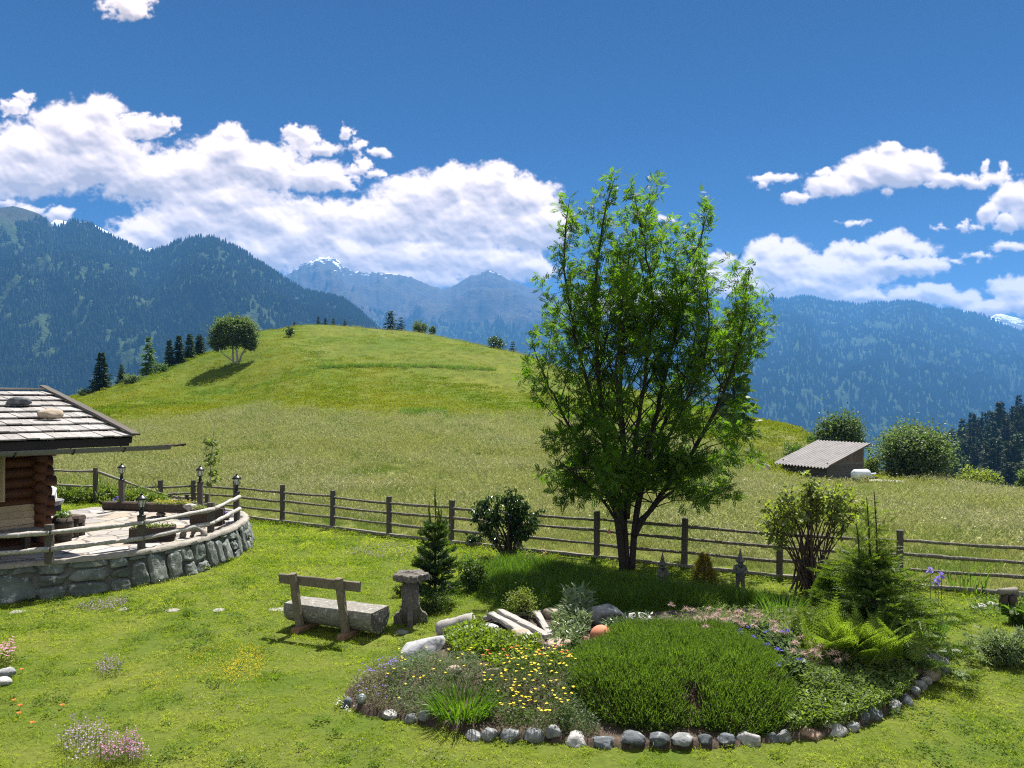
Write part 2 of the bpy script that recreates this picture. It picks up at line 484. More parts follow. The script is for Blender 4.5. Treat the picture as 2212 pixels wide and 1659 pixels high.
def woodmat(name, a, b, grain=(3, 3, 40), dark=(.03, .025, .02), lichen=None, rough=.85, island=True, bump=.5, turn=0.0):
    m, nt, out = newmat(name)
    v = _pos(nt, grain, True)
    if turn:
        r_ = _n(nt, 'ShaderNodeVectorRotate', rotation_type='Z_AXIS'); r_.inputs['Angle'].default_value = turn
        nt.links.new(_n(nt, 'ShaderNodeTexCoord').outputs['Object'], r_.inputs[0])
        mp_ = _n(nt, 'ShaderNodeMapping'); mp_.inputs['Scale'].default_value = grain; nt.links.new(r_.outputs[0], mp_.inputs[0]); v = mp_.outputs[0]
    n1 = _noise(nt, 3.0, 6, v, .65, .4); n2 = _noise(nt, 14, 4, v, .6)
    col = _ramp(nt, [(.3, a), (.7, b)], n1)
    col = _mixc(nt, _ramp(nt, [(.28, (.85, .85, .85)), (.42, (0, 0, 0))], n2), col, dark)
    if island:
        g = _n(nt, 'ShaderNodeNewGeometry')
        col = _mixc(nt, .55, col, _ramp(nt, [(0, (.45, .45, .45)), (1, (1.0, 1.0, 1.0))], g.outputs['Random Per Island']), 'MULTIPLY')
    if lichen:
        f = _ramp(nt, [(.56, (0, 0, 0)), (.62, (1, 1, 1))], _noise(nt, 22, 5, _pos(nt), .7))
        col = _mixc(nt, f, col, lichen)
    _bsdf(nt, out, col, rough, _bump(nt, n2, bump, .01), .2)
    return m
def stonemat(name, a, b, spot=None, scale=4, rough=.85, island=True, bump=.6, spots=9.0):
    m, nt, out = newmat(name)
    v = _pos(nt)
    n1 = _noise(nt, scale, 7, v, .65, .3); n2 = _noise(nt, scale*7, 5, v, .7)
    col = _ramp(nt, [(.32, a), (.68, b)], n1)
    col = _mixc(nt, .5, col, _ramp(nt, [(.3, (.55, .55, .55)), (.7, (1, 1, 1))], n2), 'MULTIPLY')
    if island:
        g = _n(nt, 'ShaderNodeNewGeometry')
        col = _mixc(nt, .6, col, _ramp(nt, [(0, (.55, .58, .55)), (1, (1, .97, .93))], g.outputs['Random Per Island']), 'MULTIPLY')
    if spot:
        f = _ramp(nt, [(.57, (0, 0, 0)), (.64, (1, 1, 1))], _noise(nt, spots, 6, v, .7))
        col = _mixc(nt, f, col, spot)
    _bsdf(nt, out, col, rough, _bump(nt, n2, bump, .02), .25)
    return m
def plainmat(name, col, rough=.6, metal=0, spec=.4, var=.12, scale=12):
    m, nt, out = newmat(name)
    f = _noise(nt, scale, 5, _pos(nt), .6)
    c = _mixc(nt, f, tuple(x*(1-var) for x in col), tuple(min(1, x*(1+var)) for x in col))
    _bsdf(nt, out, c, rough, _bump(nt, f, .15, .01), spec, metal)
    return m

# ---------------------------------------------------------------- instancing for the uncountable (grass, far forest)
LIB = {}
def lib(name, mb_list, mats, smooth=False):
    col = bpy.data.collections.new(name)
    for i, mb in enumerate(mb_list):
        o = bpy.data.objects.new("%s_%02d" % (name, i), mb.mesh(name, mats, smooth))
        col.objects.link(o)
    LIB[name] = (col, len(mb_list))
    return col
def scatter(name, pts, libname, scale, tilt=.12, kind='stuff', label=None, cat=None, idx=None):
    pts = np.asarray(pts, float); n = len(pts)
    me = bpy.data.meshes.new(name)
    me.vertices.add(n); me.vertices.foreach_set('co', pts.astype(np.float32).ravel())
    col, k = LIB[libname]
    rot = np.stack([rng.normal(0, tilt, n), rng.normal(0, tilt, n), rng.uniform(0, 2*PI, n)], -1)
    sc = np.asarray(scale, float)
    sc = np.repeat(np.broadcast_to(sc, (n,))[:, None], 3, 1) if sc.ndim < 2 else sc
    for nm, ty, key, arr in (('rot', 'FLOAT_VECTOR', 'vector', rot), ('scl', 'FLOAT_VECTOR', 'vector', sc)):
        at = me.attributes.new(nm, ty, 'POINT'); at.data.foreach_set(key, arr.astype(np.float32).ravel())
    at = me.attributes.new('idx', 'INT', 'POINT'); at.data.foreach_set('value', (rng.randint(0, k, n) if idx is None else idx).astype(np.int32))
    me.update()
    o = bpy.data.objects.new(name, me); C.objects.link(o)
    ng = bpy.data.node_groups.new(name, 'GeometryNodeTree')
    ng.interface.new_socket('Geometry', in_out='INPUT', socket_type='NodeSocketGeometry')
    ng.interface.new_socket('Geometry', in_out='OUTPUT', socket_type='NodeSocketGeometry')
    gi = ng.nodes.new('NodeGroupInput'); go = ng.nodes.new('NodeGroupOutput')
    ci = ng.nodes.new('GeometryNodeCollectionInfo'); ci.inputs[0].default_value = col
    ci.inputs['Separate Children'].default_value = True; ci.inputs['Reset Children'].default_value = True
    ip = ng.nodes.new('GeometryNodeInstanceOnPoints'); ip.inputs['Pick Instance'].default_value = True
    def na(nm, ty):
        a = ng.nodes.new('GeometryNodeInputNamedAttribute'); a.data_type = ty; a.inputs[0].default_value = nm
        return a.outputs[0]
    e = ng.nodes.new('FunctionNodeEulerToRotation')
    L = ng.links.new
    L(gi.outputs[0], ip.inputs['Points']); L(ci.outputs[0], ip.inputs['Instance'])
    L(na('idx', 'INT'), ip.inputs['Instance Index'])
    L(na('rot', 'FLOAT_VECTOR'), e.inputs[0]); L(e.outputs[0], ip.inputs['Rotation'])
    L(na('scl', 'FLOAT_VECTOR'), ip.inputs['Scale'])
    L(ip.outputs[0], go.inputs[0])
    md = o.modifiers.new('scatter', 'NODES'); md.node_group = ng
    return tag(o, label, cat, None, kind)
def inpoly(x, y, poly):
    poly = np.asarray(poly, float); c = np.zeros(np.shape(x), bool)
    j = len(poly)-1
    for i in range(len(poly)):
        xi, yi = poly[i]; xj, yj = poly[j]
        with np.errstate(divide='ignore', invalid='ignore'):
            t = ((yi > y) != (yj > y)) & (x < (xj-xi)*(y-yi)/(yj-yi+1e-12)+xi)
        c ^= t; j = i
    return c
# ---------------------------------------------------------------- the ground: lawn, meadow, hill, valley: one sheet
def gpt(px, py, z=0.0):
    Y = (H-z)*F/(py-HOR)
    return np.array([(px-CX)/F*Y, Y, z])
FLAT = 'f'
# bearing -> (distance, height or None=flat 0, py) : height from the elevation bearing at that distance
COLS = {
 -700: [(20,0),(26,.6),(45,1.4),(60,1.9),(80,2.6),(100,3.2),(112,3.4)],
 0:    [(17,0),(20,.62),(26,.65),(32,.9),(45,1.55),(60,2.2),(80,3.0),(100,3.6),(112,4.0)],
 150:  [(17,0),(20,.62),(26,.65),(32,.9),(45,1.4),(60,2.1),(80,3.2),(100,4.2),(110,4.6)],
 210:  [(17,0),(20,.62),(26,.63),(32,.75),(45,1.25),(60,1.9),(80,3.3),(95,4.6),(104,5.4)],
 300: [(18,0),(21,.45),(24,.45),(26,.2),(32,.5),(45,1.1),(60,1.9),(80,3.9),(90,5.6),(100,6.9)],
 395: [(19,0),(22,.15),(27,.12),(32,.4),(45,1.05),(60,1.9),(75,3.0),(88,4.8),(97,7.3),(106,9.0),(110,9.5)],
 450: [(22,0),(27,.1),(32,.35),(45,1.1),(60,2.0),(75,3.2),(87,4.8),(97,8.2),(106,10.4),(112,11.0)],
 500: [(24,0),(32,.3),(45,1.2),(60,2.2),(75,3.4),(87,5.0),(98,9.2),(108,11.8),(115,12.4)],
 560: [(24,0),(32,.3),(45,1.25),(60,2.5),(75,3.9),(88,6.0),(100,10.6),(112,14.2),(120,15.0)],
 650:  [(24,0),(32,.28),(45,1.27),(60,2.8),(80,6.1),(100,10.8),(120,15.6),(128,17.1)],
 780:  [(23,0),(32,.28),(45,1.2),(60,2.6),(80,5.8),(100,10.3),(120,15.1),(128,16.6)],
 900:  [(22,0),(32,.22),(45,1.08),(60,2.4),(80,5.5),(100,10.0),(118,14.2),(125,15.7)],
 1000: [(21,0),(32,.15),(45,.95),(60,2.2),(80,5.2),(100,9.4),(120,13.6)],
 1130: [(20,0),(32,.1),(45,.85),(60,1.95),(80,4.5),(100,8.3),(115,11.2)],
 1260: [(19.5,0),(32,.0),(45,.6),(60,1.5),(80,3.6),(100,6.6),(108,7.6)],
 1400: [(19,0),(32,-.1),(45,.4),(60,1.2),(80,3.0),(96,5.0)],
 1520: [(18,0),(32,-.15),(45,.25),(60,1.3),(72,3.0),(80,3.4)],
 1640: [(17,0),(32,-.25),(45,-.25),(52,.35),(57,1.1),(62,1.9),(68,2.2)],
 1700: [(17,0),(32,-.35),(45,-.65),(51,-.5),(56,.5),(60,1.5),(64,1.75)],
 1750: [(16.5,0),(32,-.4),(45,-.8),(52,-.5),(58,.6),(62,.95)],
 1800: [(16,0),(30,-.45),(44,-.85),(52,-.95),(58,-1.2)],
 1870: [(16,0),(30,-.45),(44,-.7),(52,-1.3),(60,-2.2)],
 2000: [(16,0),(30,-.45),(42,-.78),(48,-1.3),(56,-2.4)],
 2120: [(15.5,0),(30,-.55),(38,-.85),(42,-1.3),(52,-2.6)],
 2212: [(15.2,0),(28,-.5),(37,-.8),(41,-1.5),(50,-3.0)],
 3000: [(15,0),(28,-.5),(36,-1.0),(45,-2.2),(60,-6)],
}
LY = np.linspace(math.log(2.0), math.log(1800.0), 330)
YY = np.exp(LY)
PXS = np.arange(-700, 3001, 12.0)
def _terrain():
    keys = sorted(COLS)
    prof = []
    for k in keys:
        n = COLS[k]; yc, zc = n[-1]; sl = (n[-1][1]-n[-2][1])/(n[-1][0]-n[-2][0])
        ys = [1.0]+[a for a, _ in n]+[yc*1.10, yc*1.3, yc*1.7, yc*2.6, 420, 800, 1400, 1900]
        dr = 3.0+abs(zc)*.35
        zs = [0.0]+[b for _, b in n]+[zc-.15, zc-dr, zc-dr*3.2, -42-dr*2, -110, -250, -380, -420]
        o = np.argsort(ys)
        z = np.interp(YY, np.array(ys)[o], np.array(zs)[o])
        ker = np.exp(-np.linspace(-2, 2, 9)**2); ker /= ker.sum()
        zp = np.convolve(np.pad(z, 4, mode='edge'), ker, 'valid')
        f = sstep(n[0][0]*1.0, n[0][0]*1.12, YY)
        prof.append(z*(1-f)+zp*f)
    prof = np.array(prof)
    Z = np.stack([np.interp(PXS, keys, prof[:, j]) for j in range(len(YY))], 1)      # (px, Y)
    ker = np.exp(-np.linspace(-2, 2, 7)**2); ker /= ker.sum()
    Zs = np.apply_along_axis(lambda a: np.convolve(np.pad(a, 3, mode='edge'), ker, 'valid'), 0, Z)
    Zs[:, YY < 15] = 0
    X = (PXS[:, None]-CX)/F*YY[None]
    Yg = np.broadcast_to(YY[None], X.shape)
    amp = sstep(24, 60, Yg)*.35+sstep(200, 500, Yg)*6
    Zs = Zs+amp*fbm(X/14, Yg/14, 0, 3, 3)*np.where(Yg < 150, 1, 1.0)
    return X, Yg.copy(), Zs
TX, TY, TZ = _terrain()
def gz(x, y):
    x = np.asarray(x, float); y = np.asarray(y, float)
    a = np.clip((CX+F*x/np.maximum(y, .5)-PXS[0])/12.0, 0, len(PXS)-1.001)
    b = np.clip((np.log(np.maximum(y, 2.001))-LY[0])/(LY[1]-LY[0]), 0, len(LY)-1.001)
    i, j = a.astype(int), b.astype(int); fa, fb = a-i, b-j
    return (TZ[i, j]*(1-fa)+TZ[i+1, j]*fa)*(1-fb)+(TZ[i, j+1]*(1-fa)+TZ[i+1, j+1]*fa)*fb
# flower bed: a low mound
BED_PX = [(738,1521),(790,1545),(850,1552),(900,1562),(960,1576),(1010,1588),(1060,1593),(1110,1597),(1160,1600),(1250,1610),(1320,1615),(1400,1620),
          (1500,1620),(1600,1612),(1690,1600),(1750,1595),(1815,1586),(1850,1578),(1890,1556),(1935,1535),(1965,1516),(1990,1498),(2015,1478),(2045,1456),
          (2040,1425),(1985,1392),(1860,1340),(1700,1322),(1560,1320),(1440,1326),(1330,1330),(1240,1326),(1140,1326),(1050,1338),(975,1352),(930,1385),(870,1425),(800,1462),(750,1495)]
BED = np.array([gpt(a, b)[:2] for a, b in BED_PX])
def polydist(x, y, poly):
    d = np.full(np.shape(x), 1e9)
    for i in range(len(poly)):
        a, b = poly[i], poly[(i+1) % len(poly)]
        e = b-a; t = np.clip(((x-a[0])*e[0]+(y-a[1])*e[1])/(e@e), 0, 1)
        d = np.minimum(d, np.hypot(x-a[0]-t*e[0], y-a[1]-t*e[1]))
    return d
def bedz(x, y):
    x = np.asarray(x, float); y = np.asarray(y, float)
    d = np.where(inpoly(x, y, BED), polydist(x, y, BED), -1)
    return np.where(d > 0, .05+.26*sstep(0, 1.1, d)+.05*fbm(x*1.3, y*1.3, 0, 3, 5), 0.0)
# terrace of paving slabs
RIM = np.array([(-20,6.5),(-14.2,10.6),(-11.6,13.0),(-9.77,14.48),(-8.6,15.05),(-7.75,15.72),(-7.2,16.75),(-6.97,18.0),(-6.95,19.2),(-7.2,20.5),(-7.8,21.5),(-8.8,22.1),(-10.2,22.35),(-12.3,22.4),(-13.2,20.6),(-17,21),(-24,18)])
TERR = .70
def surf(x, y):
    return np.where(inpoly(x, y, RIM), TERR, gz(x, y)+bedz(x, y))
def hit(px, py, ymin=7.0, ymax=170.0):
    """first point of the ground seen along a bearing"""
    Ys = np.exp(np.linspace(math.log(ymin), math.log(ymax), 6000))
    X = (px-CX)/F*Ys; Zr = H-(py-HOR)/F*Ys
    s = surf(X, Ys)
    k = np.where(Zr <= s)[0]
    k = k[0] if len(k) else np.argmin(Zr-s)
    return np.array([X[k], Ys[k], s[k]])
def crest(px, ymax=140):
    """distance of the hill's skyline on a bearing"""
    Ys = np.linspace(35, ymax, 800); X = (px-CX)/F*Ys
    return Ys[np.argmax((gz(X, Ys)-H)/Ys)]

# fence line of the garden: post feet
FPOST = np.array([(12.4,14.1),(10.25,14.85),(8.02,15.7),(5.79,16.45),(3.96,17.46),(2.07,18.5),(0.19,19.5),(-1.65,20.5),(-3.49,21.55),(-5.4,22.85),(-7.25,23.97),(-9.1,25.0),(-10.75,25.65),(-11.65,25.25),(-12.75,24.95)])
def fence_y(x):
    o = np.argsort(FPOST[:, 0])
    return np.interp(x, FPOST[o, 0], FPOST[o, 1])

def ground_materials():
    def gm(name, stops, sc, extra=None):
        m, nt, out = newmat(name)
        v = _pos(nt)
        n1 = _noise(nt, sc, 6, v, .6); n2 = _noise(nt, sc*14, 5, v, .7)
        col = _ramp(nt, stops, n1)
        col = _mixc(nt, .6, col, _ramp(nt, [(.3, (.45, .45, .42)), (.7, (1.15, 1.15, 1.1))], n2), 'MULTIPLY')
        _bsdf(nt, out, col, .95, _bump(nt, n2, .8, .05), .1)
        return m
    return [gm('lawn_soil', [(.35, (.075, .112, .013)), (.65, (.120, .140, .024))], .8),
            gm('meadow_soil', [(.35, (.12, .15, .028)), (.65, (.17, .17, .05))], .35),
            gm('hill_turf', [(.35, (.075, .12, .006)), (.65, (.125, .14, .012))], .12),
            gm('valley_floor', [(.35, (.03, .05, .015)), (.65, (.05, .07, .02))], .02)]
GM = ground_materials()
def build_ground():
    mb = MB()
    n, k = TX.shape
    V = np.stack([TX, TY, TZ], -1).reshape(-1, 3)
    i = np.arange(n-1)[:, None]*k; j = np.arange(k-1)[None]
    q = np.stack([i+j, i+k+j, i+k+j+1, i+j+1], -1).reshape(-1, 4)
    cx_ = V[q].mean(1)
    zone = np.where(cx_[:, 1] > 190, 3, np.where(cx_[:, 1] > 60, 2, np.where(cx_[:, 1] > fence_y(cx_[:, 0]), 1, 0)))
    for z in range(4): mb.add(V, q[zone == z], z) if z == 0 else None
    for z in range(1, 4):
        mb.f.append(q[zone == z]); mb.m.append(np.full((zone == z).sum(), z))
    tag(mb.build('ground', GM, smooth=True), kind='structure')
    # behind and beside the camera the same lawn goes on
    b = MB().add([[-60, -60, -.02], [60, -60, -.02], [60, 2.0, -.02], [-60, 2.0, -.02]], np.array([[0, 1, 2, 3]]))
    tag(b.build('lawn', GM[0]), kind='structure')
build_ground()

# ---------------------------------------------------------------- mountains
def mountmat(name, rockc, grassc, forest, zg, snow=None, gully=.5):
    m, nt, out = newmat(name)
    v = _pos(nt)
    n1 = _noise(nt, .004, 8, v, .62); n2 = _noise(nt, .03, 6, v, .7)
    sep = _n(nt, 'ShaderNodeSeparateXYZ'); nt.links.new(v, sep.inputs[0])
    col = _ramp(nt, [(.38, rockc), (.62, grassc)], n1)
    col = _mixc(nt, .6, col, _ramp(nt, [(.3, (.5, .5, .5)), (.7, (1.2, 1.2, 1.2))], n2), 'MULTIPLY')
    # treeline
    h = _n(nt, 'ShaderNodeMath', operation='MULTIPLY_ADD'); nt.links.new(n1, h.inputs[0]); h.inputs[1].default_value = 420; nt.links.new(sep.outputs[2], h.inputs[2])
    mr = _n(nt, 'ShaderNodeMapRange'); nt.links.new(h.outputs[0], mr.inputs[0]); mr.inputs[1].default_value = zg+160; mr.inputs[2].default_value = zg+270
    fcol = _mixc(nt, _ramp(nt, [(.42, (0, 0, 0)), (.6, (1, 1, 1))], n2), forest, tuple(c*1.9 for c in forest))
    col = _mixc(nt, mr.outputs[0], fcol, col)
    if snow is not None:
        n3 = _noise(nt, .011, 8, v, .7)
        geo = _n(nt, 'ShaderNodeNewGeometry'); sn = _n(nt, 'ShaderNodeSeparateXYZ'); nt.links.new(geo.outputs['Normal'], sn.inputs[0])
        s = _n(nt, 'ShaderNodeMath', operation='MULTIPLY_ADD'); nt.links.new(n3, s.inputs[0]); s.inputs[1].default_value = 1100; nt.links.new(sep.outputs[2], s.inputs[2])
        m2 = _n(nt, 'ShaderNodeMapRange'); nt.links.new(s.outputs[0], m2.inputs[0]); m2.inputs[1].default_value = snow+570; m2.inputs[2].default_value = snow+610
        col = _mixc(nt, m2.outputs[0], col, (.85, .87, .9))
    _bsdf(nt, out, col, .95, _bump(nt, n2, 1.0, 25), .05)
    return m
MTN = {}
def mountain(name, sil, D, foot, zfoot, mat, seed, gull=.16, dp=4.0, rows=70, lift=0.0, dfun=None, pw=1.15, jag=0.0, relief=50.0):
    sil = np.array(sil, float)
    px = np.arange(sil[0, 0], sil[-1, 0]+.1, dp)
    py = np.interp(px, sil[:, 0], sil[:, 1])+lift
    py = py-jag*np.abs(fbm(px/14, 0*px, seed*1.0, 4, seed))
    Dp = np.full(px.shape, float(D)) if dfun is None else np.interp(px, *zip(*dfun))
    zc = H+(HOR-py)/F*Dp
    Yb = [1.0+.10*k for k in (5, 4, 3, 2, 1)]                       # behind the crest
    t = np.concatenate([[-.5, -.35, -.2, -.08], np.linspace(0, 1, rows)])
    T, PX = np.meshgrid(t, px)
    Dg, ZC = Dp[:, None]+0*T, zc[:, None]+0*T
    Y = Dg+(foot-Dg)*T
    rel = np.where(T >= 0, 1-np.clip(T, 0, 1)**(1/pw), 1-np.abs(T)*1.1)
    Z = zfoot+(ZC-zfoot)*rel
    X = (PX-CX)/F*Y
    a = X/Y*D/700.0
    w = np.clip(T, 0, 1)
    g = fbm(a*.9+.9*fbm(a*1.1, w*2.2, seed, 3, seed+5)+w*.5, w*1.6, seed*.3, 5, seed, .5, True)
    env = np.sin(np.clip(w*1.15, 0, 1)*PI)**.8*np.where(T >= 0, 1, 0)
    rg = fbm(X/520, Y/520, Z/520, 4, seed+2, .55, True)-.4
    Z = Z+g*env*gull*(ZC-zfoot)+rg*relief*env+fbm(X/120, Y/120, 0, 4, seed+9)*env*18
    n, k = X.shape
    V = np.stack([X, Y, Z], -1).reshape(-1, 3)
    i = np.arange(n-1)[:, None]*k; j = np.arange(k-1)[None]
    q = np.stack([i+j, i+j+1, i+k+j+1, i+k+j], -1).reshape(-1, 4)[:, ::-1]
    o = MB().add(V, q).build(name, mat, smooth=True)
    tag(o, kind='structure')
    MTN[name] = (px, t[4:], X[:, 4:], Y[:, 4:], Z[:, 4:])
    return o
SIL_L = [(-260,520),(-120,470),(-40,446),(0,444),(28,440),(50,445),(83,456),(103,470),(119,489),(150,475),(175,475),(200,486),(230,506),(258,517),(292,534),(314,547),(333,541),(361,533),(383,520),(403,513),(430,509),(458,511),(489,521),(522,540),(556,562),(612,600),(659,628),(700,636),(737,644),(768,666),(809,705),(850,742),(900,790)]
SIL_S1 = [(90,500),(119,474),(136,477),(160,482),(186,478.6),(200,484),(235,501),(260,516),(300,540),(314,541),(325,536),(345,545),(380,575)]
SIL_F = [(540,640),(590,612),(612,599),(643,580),(655,570),(674,565),(690,557),(702,558),(718,556.5),(730,563),(741,577),(755,584),(777,588),(799,593),(824,589),(849,594.6),(871,595.5),(893,602),(924,615),(952,627),(974,621),(996,609),(1018,596),(1033,594.6),(1055,583.6),(1074,591),(1096,604),(1112,611),(1143,622),(1180,632),(1240,655),(1320,690),(1420,730),(1520,760)]
SIL_R = [(1100,850),(1200,800),(1300,745),(1400,695),(1480,662),(1540,648),(1599,641),(1637,643),(1706,646),(1734,639.5),(1762,643),(1793,652),(1817,652),(1859,658.6),(1880,653),(1915,655),(1939,650),(1977,653),(2001,658.6),(2029,669),(2050,666.6),(2071,671),(2095,676),(2116,678),(2140,688),(2158,698),(2185,709),(2212,716),(2300,740),(2400,760),(2560,800)]
SIL_S2 = [(2080,720),(2120,694),(2137,687),(2151,678.5),(2165,678),(2185,684),(2212,690.6),(2300,700),(2420,730)]
SIL_N = [(-260,690),(-80,715),(0,750),(42,774),(97,812),(125,838),(160,862),(200,900)]
MM = {
 'near': mountmat('mountain_near', (.06, .052, .034), (.055, .068, .024), (.030, .048, .016), 640),
 'far': mountmat('mountain_far', (.075, .062, .055), (.075, .068, .036), (.026, .045, .016), 560, 1262),
 'right': mountmat('mountain_right', (.09, .10, .05), (.07, .09, .035), (.026, .045, .016), 2000),
 'snowy': mountmat('mountain_snowy', (.2, .19, .18), (.2, .19, .17), (.2, .19, .18), 200, 900),
}
mountain('mountain_snowy_far', SIL_S1, 6000, 4600, -100, MM['snowy'], 61, rows=40, jag=2)
mountain('mountain_left', SIL_L, 3000, 1350, -250, MM['near'], 51, .20, lift=5.0, relief=110)
mountain('mountain_peaks', SIL_F, 7100, 4000, -300, MM['far'], 71, .2, dp=3, rows=90, jag=16, relief=150)
mountain('mountain_right', SIL_R, 6800, 2200, -520, MM['right'], 81, .17, lift=2.0, relief=160, dfun=([(1100, 7600), (1700, 7000), (2212, 6400), (2560, 6000)]))
mountain('mountain_snowy_right', SIL_S2, 9000, 6200, -100, MM['snowy'], 91, rows=40, jag=3)
mountain('mountain_spur', SIL_N, 2100, 1150, -260, MM['near'], 95, .1, lift=5, rows=40)

def conifer_lib():
    out = []
    for k in range(5):
        n = 6; mb = MB(); z0 = .02
        for a, b, r in ((.05, .55, .25), (.32, .78, .185), (.58, 1.0, .12)):
            ang = np.linspace(0, 2*PI, n, endpoint=False)+rng.uniform(0, 1)
            rr = r*rng.uniform(.75, 1.2, n)
            V = np.vstack([np.stack([rr*np.cos(ang), rr*np.sin(ang), np.full(n, a)+rng.uniform(-.03, .03, n)], -1), [[rng.uniform(-.02, .02), rng.uniform(-.02, .02), b]]])
            mb.add(V, np.array([[i, (i+1) % n, n] for i in range(n)]))
        out.append(mb)
    return out
FOREST = leafmat('distant_conifer', (.014, .028, .011), (.050, .080, .024), .15, rough=.8, spec=.1)
lib('distant_conifer', conifer_lib(), FOREST)
def forest(name, mtn, n, h, zmax, seed, clear=.0, edge=True):
    px, t, X, Y, Z = MTN[mtn]
    r = np.random.RandomState(seed)
    # even cover as seen on the slope: sample by elevation bearing
    ui = r.uniform(0, len(px)-1.001, n*2); i = ui.astype(int); fi = ui-i
    w = r.uniform(0, 1, n*2)
    tt = w**1.0*.999*(len(t)-1); j = tt.astype(int); fj = tt-j
    b = lambda A: (A[i, j]*(1-fi)+A[i+1, j]*fi)*(1-fj)+(A[i, j+1]*(1-fi)+A[i+1, j+1]*fi)*fj
    x, y, z = b(X), b(Y), b(Z)
    m1 = fbm(x/420, y/420, z/420, 4, seed); m2 = fbm(x/150, y/500, z/500, 4, seed+3)
    keep = (z < zmax+m1*260) & (m1 > -.33+clear) & (np.abs(m2) > .035*(1+clear*2))
    x, y, z = x[keep][:n], y[keep][:n], z[keep][:n]
    if edge:                                                        # trees along the skyline
        e = r.uniform(0, len(px)-1.001, 900); ei = e.astype(int); fe = e-ei
        ex, ey, ez = (A[ei, 0]*(1-fe)+A[ei+1, 0]*fe for A in (X, Y, Z))
        k = ez < zmax+fbm(ex/420, ey/420, ez/420, 4, seed)*260-60
        x, y, z = np.append(x, ex[k]), np.append(y, ey[k]), np.append(z, ez[k])
    hh = h*r.uniform(.6, 1.25, len(x))
    sc = np.stack([hh*.95, hh*.95, hh], -1)
    scatter(name, np.stack([x, y, z-h*.05], -1), 'distant_conifer', sc, .02)
forest('forest', 'mountain_left', 38000, 21, 730, 5)
forest('forest', 'mountain_peaks', 26000, 27, 620, 6, edge=False)
forest('forest', 'mountain_right', 52000, 31, 3000, 8, .05)
forest('forest', 'mountain_spur', 5000, 19, 3000, 9)

# far air
def haze():
    mb = MB().box((0, 4800, 470), (12400, 10400, 2010))
    m, nt, out = newmat('haze_air')
    v = _n(nt, 'ShaderNodeVolumePrincipled')
    v.inputs['Color'].default_value = (.135, .425, .97, 1)
    v.inputs['Density'].default_value = 1.05e-4
    v.inputs['Anisotropy'].default_value = .1
    nt.links.new(v.outputs[0], out.inputs['Volume'])
    tag(mb.build('haze', m), kind='stuff')
haze()
# ---------------------------------------------------------------- grass
LAWNM = leafmat('lawn_grass', (.075, .140, .006), (.31, .38, .036), .55, (1.3, 1.4, .55), patch=(.27, .31, .05), pscale=.8, rough=.6, spec=.15)
MEADM = leafmat('meadow_grass', (.050, .105, .012), (.20, .245, .055), .5, (1.2, 1.3, .75), patch=(.24, .235, .10), pscale=.30, rough=.6, spec=.15)
SEEDM = leafmat('seed_heads', (.21, .225, .10), (.43, .43, .23), .45, (1.1, 1.08, .9), patch=(.24, .26, .08), pscale=.15, rough=.7, spec=.1)
HILLM = leafmat('hill_grass', (.045, .098, .002), (.17, .22, .006), .5, (1.15, 1.25, .35), patch=(.19, .19, .022), pscale=.10, rough=.7, spec=.04)
LAWND = leafmat('lawn_weed_leaf', (.035, .085, .008), (.12, .19, .025), .45, (1.25, 1.4, .5), .6, spec=.12)
DARKG = leafmat('lush_grass', (.060, .125, .014), (.14, .21, .022), .55, (1.3, 1.5, .6), rough=.5)

def tuft(n, r, h0, h1, w0, w1, tilt=.35, droop=.6, segs=3):
    mb = MB()
    a = rng.uniform(0, 2*PI, n); q = r*np.sqrt(rng.uniform(0, 1, n))
    b = np.stack([q*np.cos(a), q*np.sin(a), np.full(n, -.01)], -1)
    d = np.stack([rng.normal(0, tilt, n), rng.normal(0, tilt, n), np.ones(n)], -1)
    return mb.blades(b, d, rng.uniform(h0, h1, n), rng.uniform(w0, w1, n), segs, rng.uniform(.1, droop*2, n))
def seedy(n, r, h0, h1, m=1):
    mb = MB()
    a = rng.uniform(0, 2*PI, n); q = r*np.sqrt(rng.uniform(0, 1, n))
    b = np.stack([q*np.cos(a), q*np.sin(a), 0*q], -1)
    d = nrm(np.stack([rng.normal(-.08, .16, n), rng.normal(0, .16, n), np.ones(n)], -1))
    L = rng.uniform(h0, h1, n)
    mb.blades(b, d, L, .006, 2, .15, m=m)
    tip = b+d*L[:, None]*.93
    fr = frames(nrm(d+rng.normal(0, .6, d.shape)), rng.uniform(0, 6, n))
    mb.rep(*leafshape(.16, .02, 1), tip-d*.05, fr, rng.uniform(.10, .19, n), m=m)
    mb.rep(*leafshape(.22, .02, 1), tip-d*.06, frames(nrm(d*.6+rng.normal(0, .8, d.shape)), rng.uniform(0, 6, n)), rng.uniform(.07, .13, n), m=m)
    return mb
lib('lawn_tuft', [tuft(74, .17, .025, .09, .0045, .010, .6, 1.0, 2) for _ in range(6)], LAWNM)
lib('meadow_tuft', [tuft(46, .36, .18, .55, .006, .013, .6, 1.0).merge(seedy(5+5*(k % 3), .38, .36, .68)) for k in range(6)], [MEADM, SEEDM])
lib('green_tuft', [tuft(60, .34, .18, .48, .007, .014, .4) for k in range(4)], [MEADM])
lib('far_meadow_tuft', [tuft(44, .75, .22, .5, .018, .034, .45, .6, 2).merge(seedy(7+6*(k % 3), .8, .4, .7)) for k in range(6)], [MEADM, SEEDM])
lib('hill_tuft', [tuft(64, .9, .08, .26, .03, .06, .5, .7, 2) for _ in range(5)], HILLM)
lib('tall_tuft', [tuft(40, .2, .28, .62, .007, .014, .28, .9, 4) for _ in range(5)], DARKG)

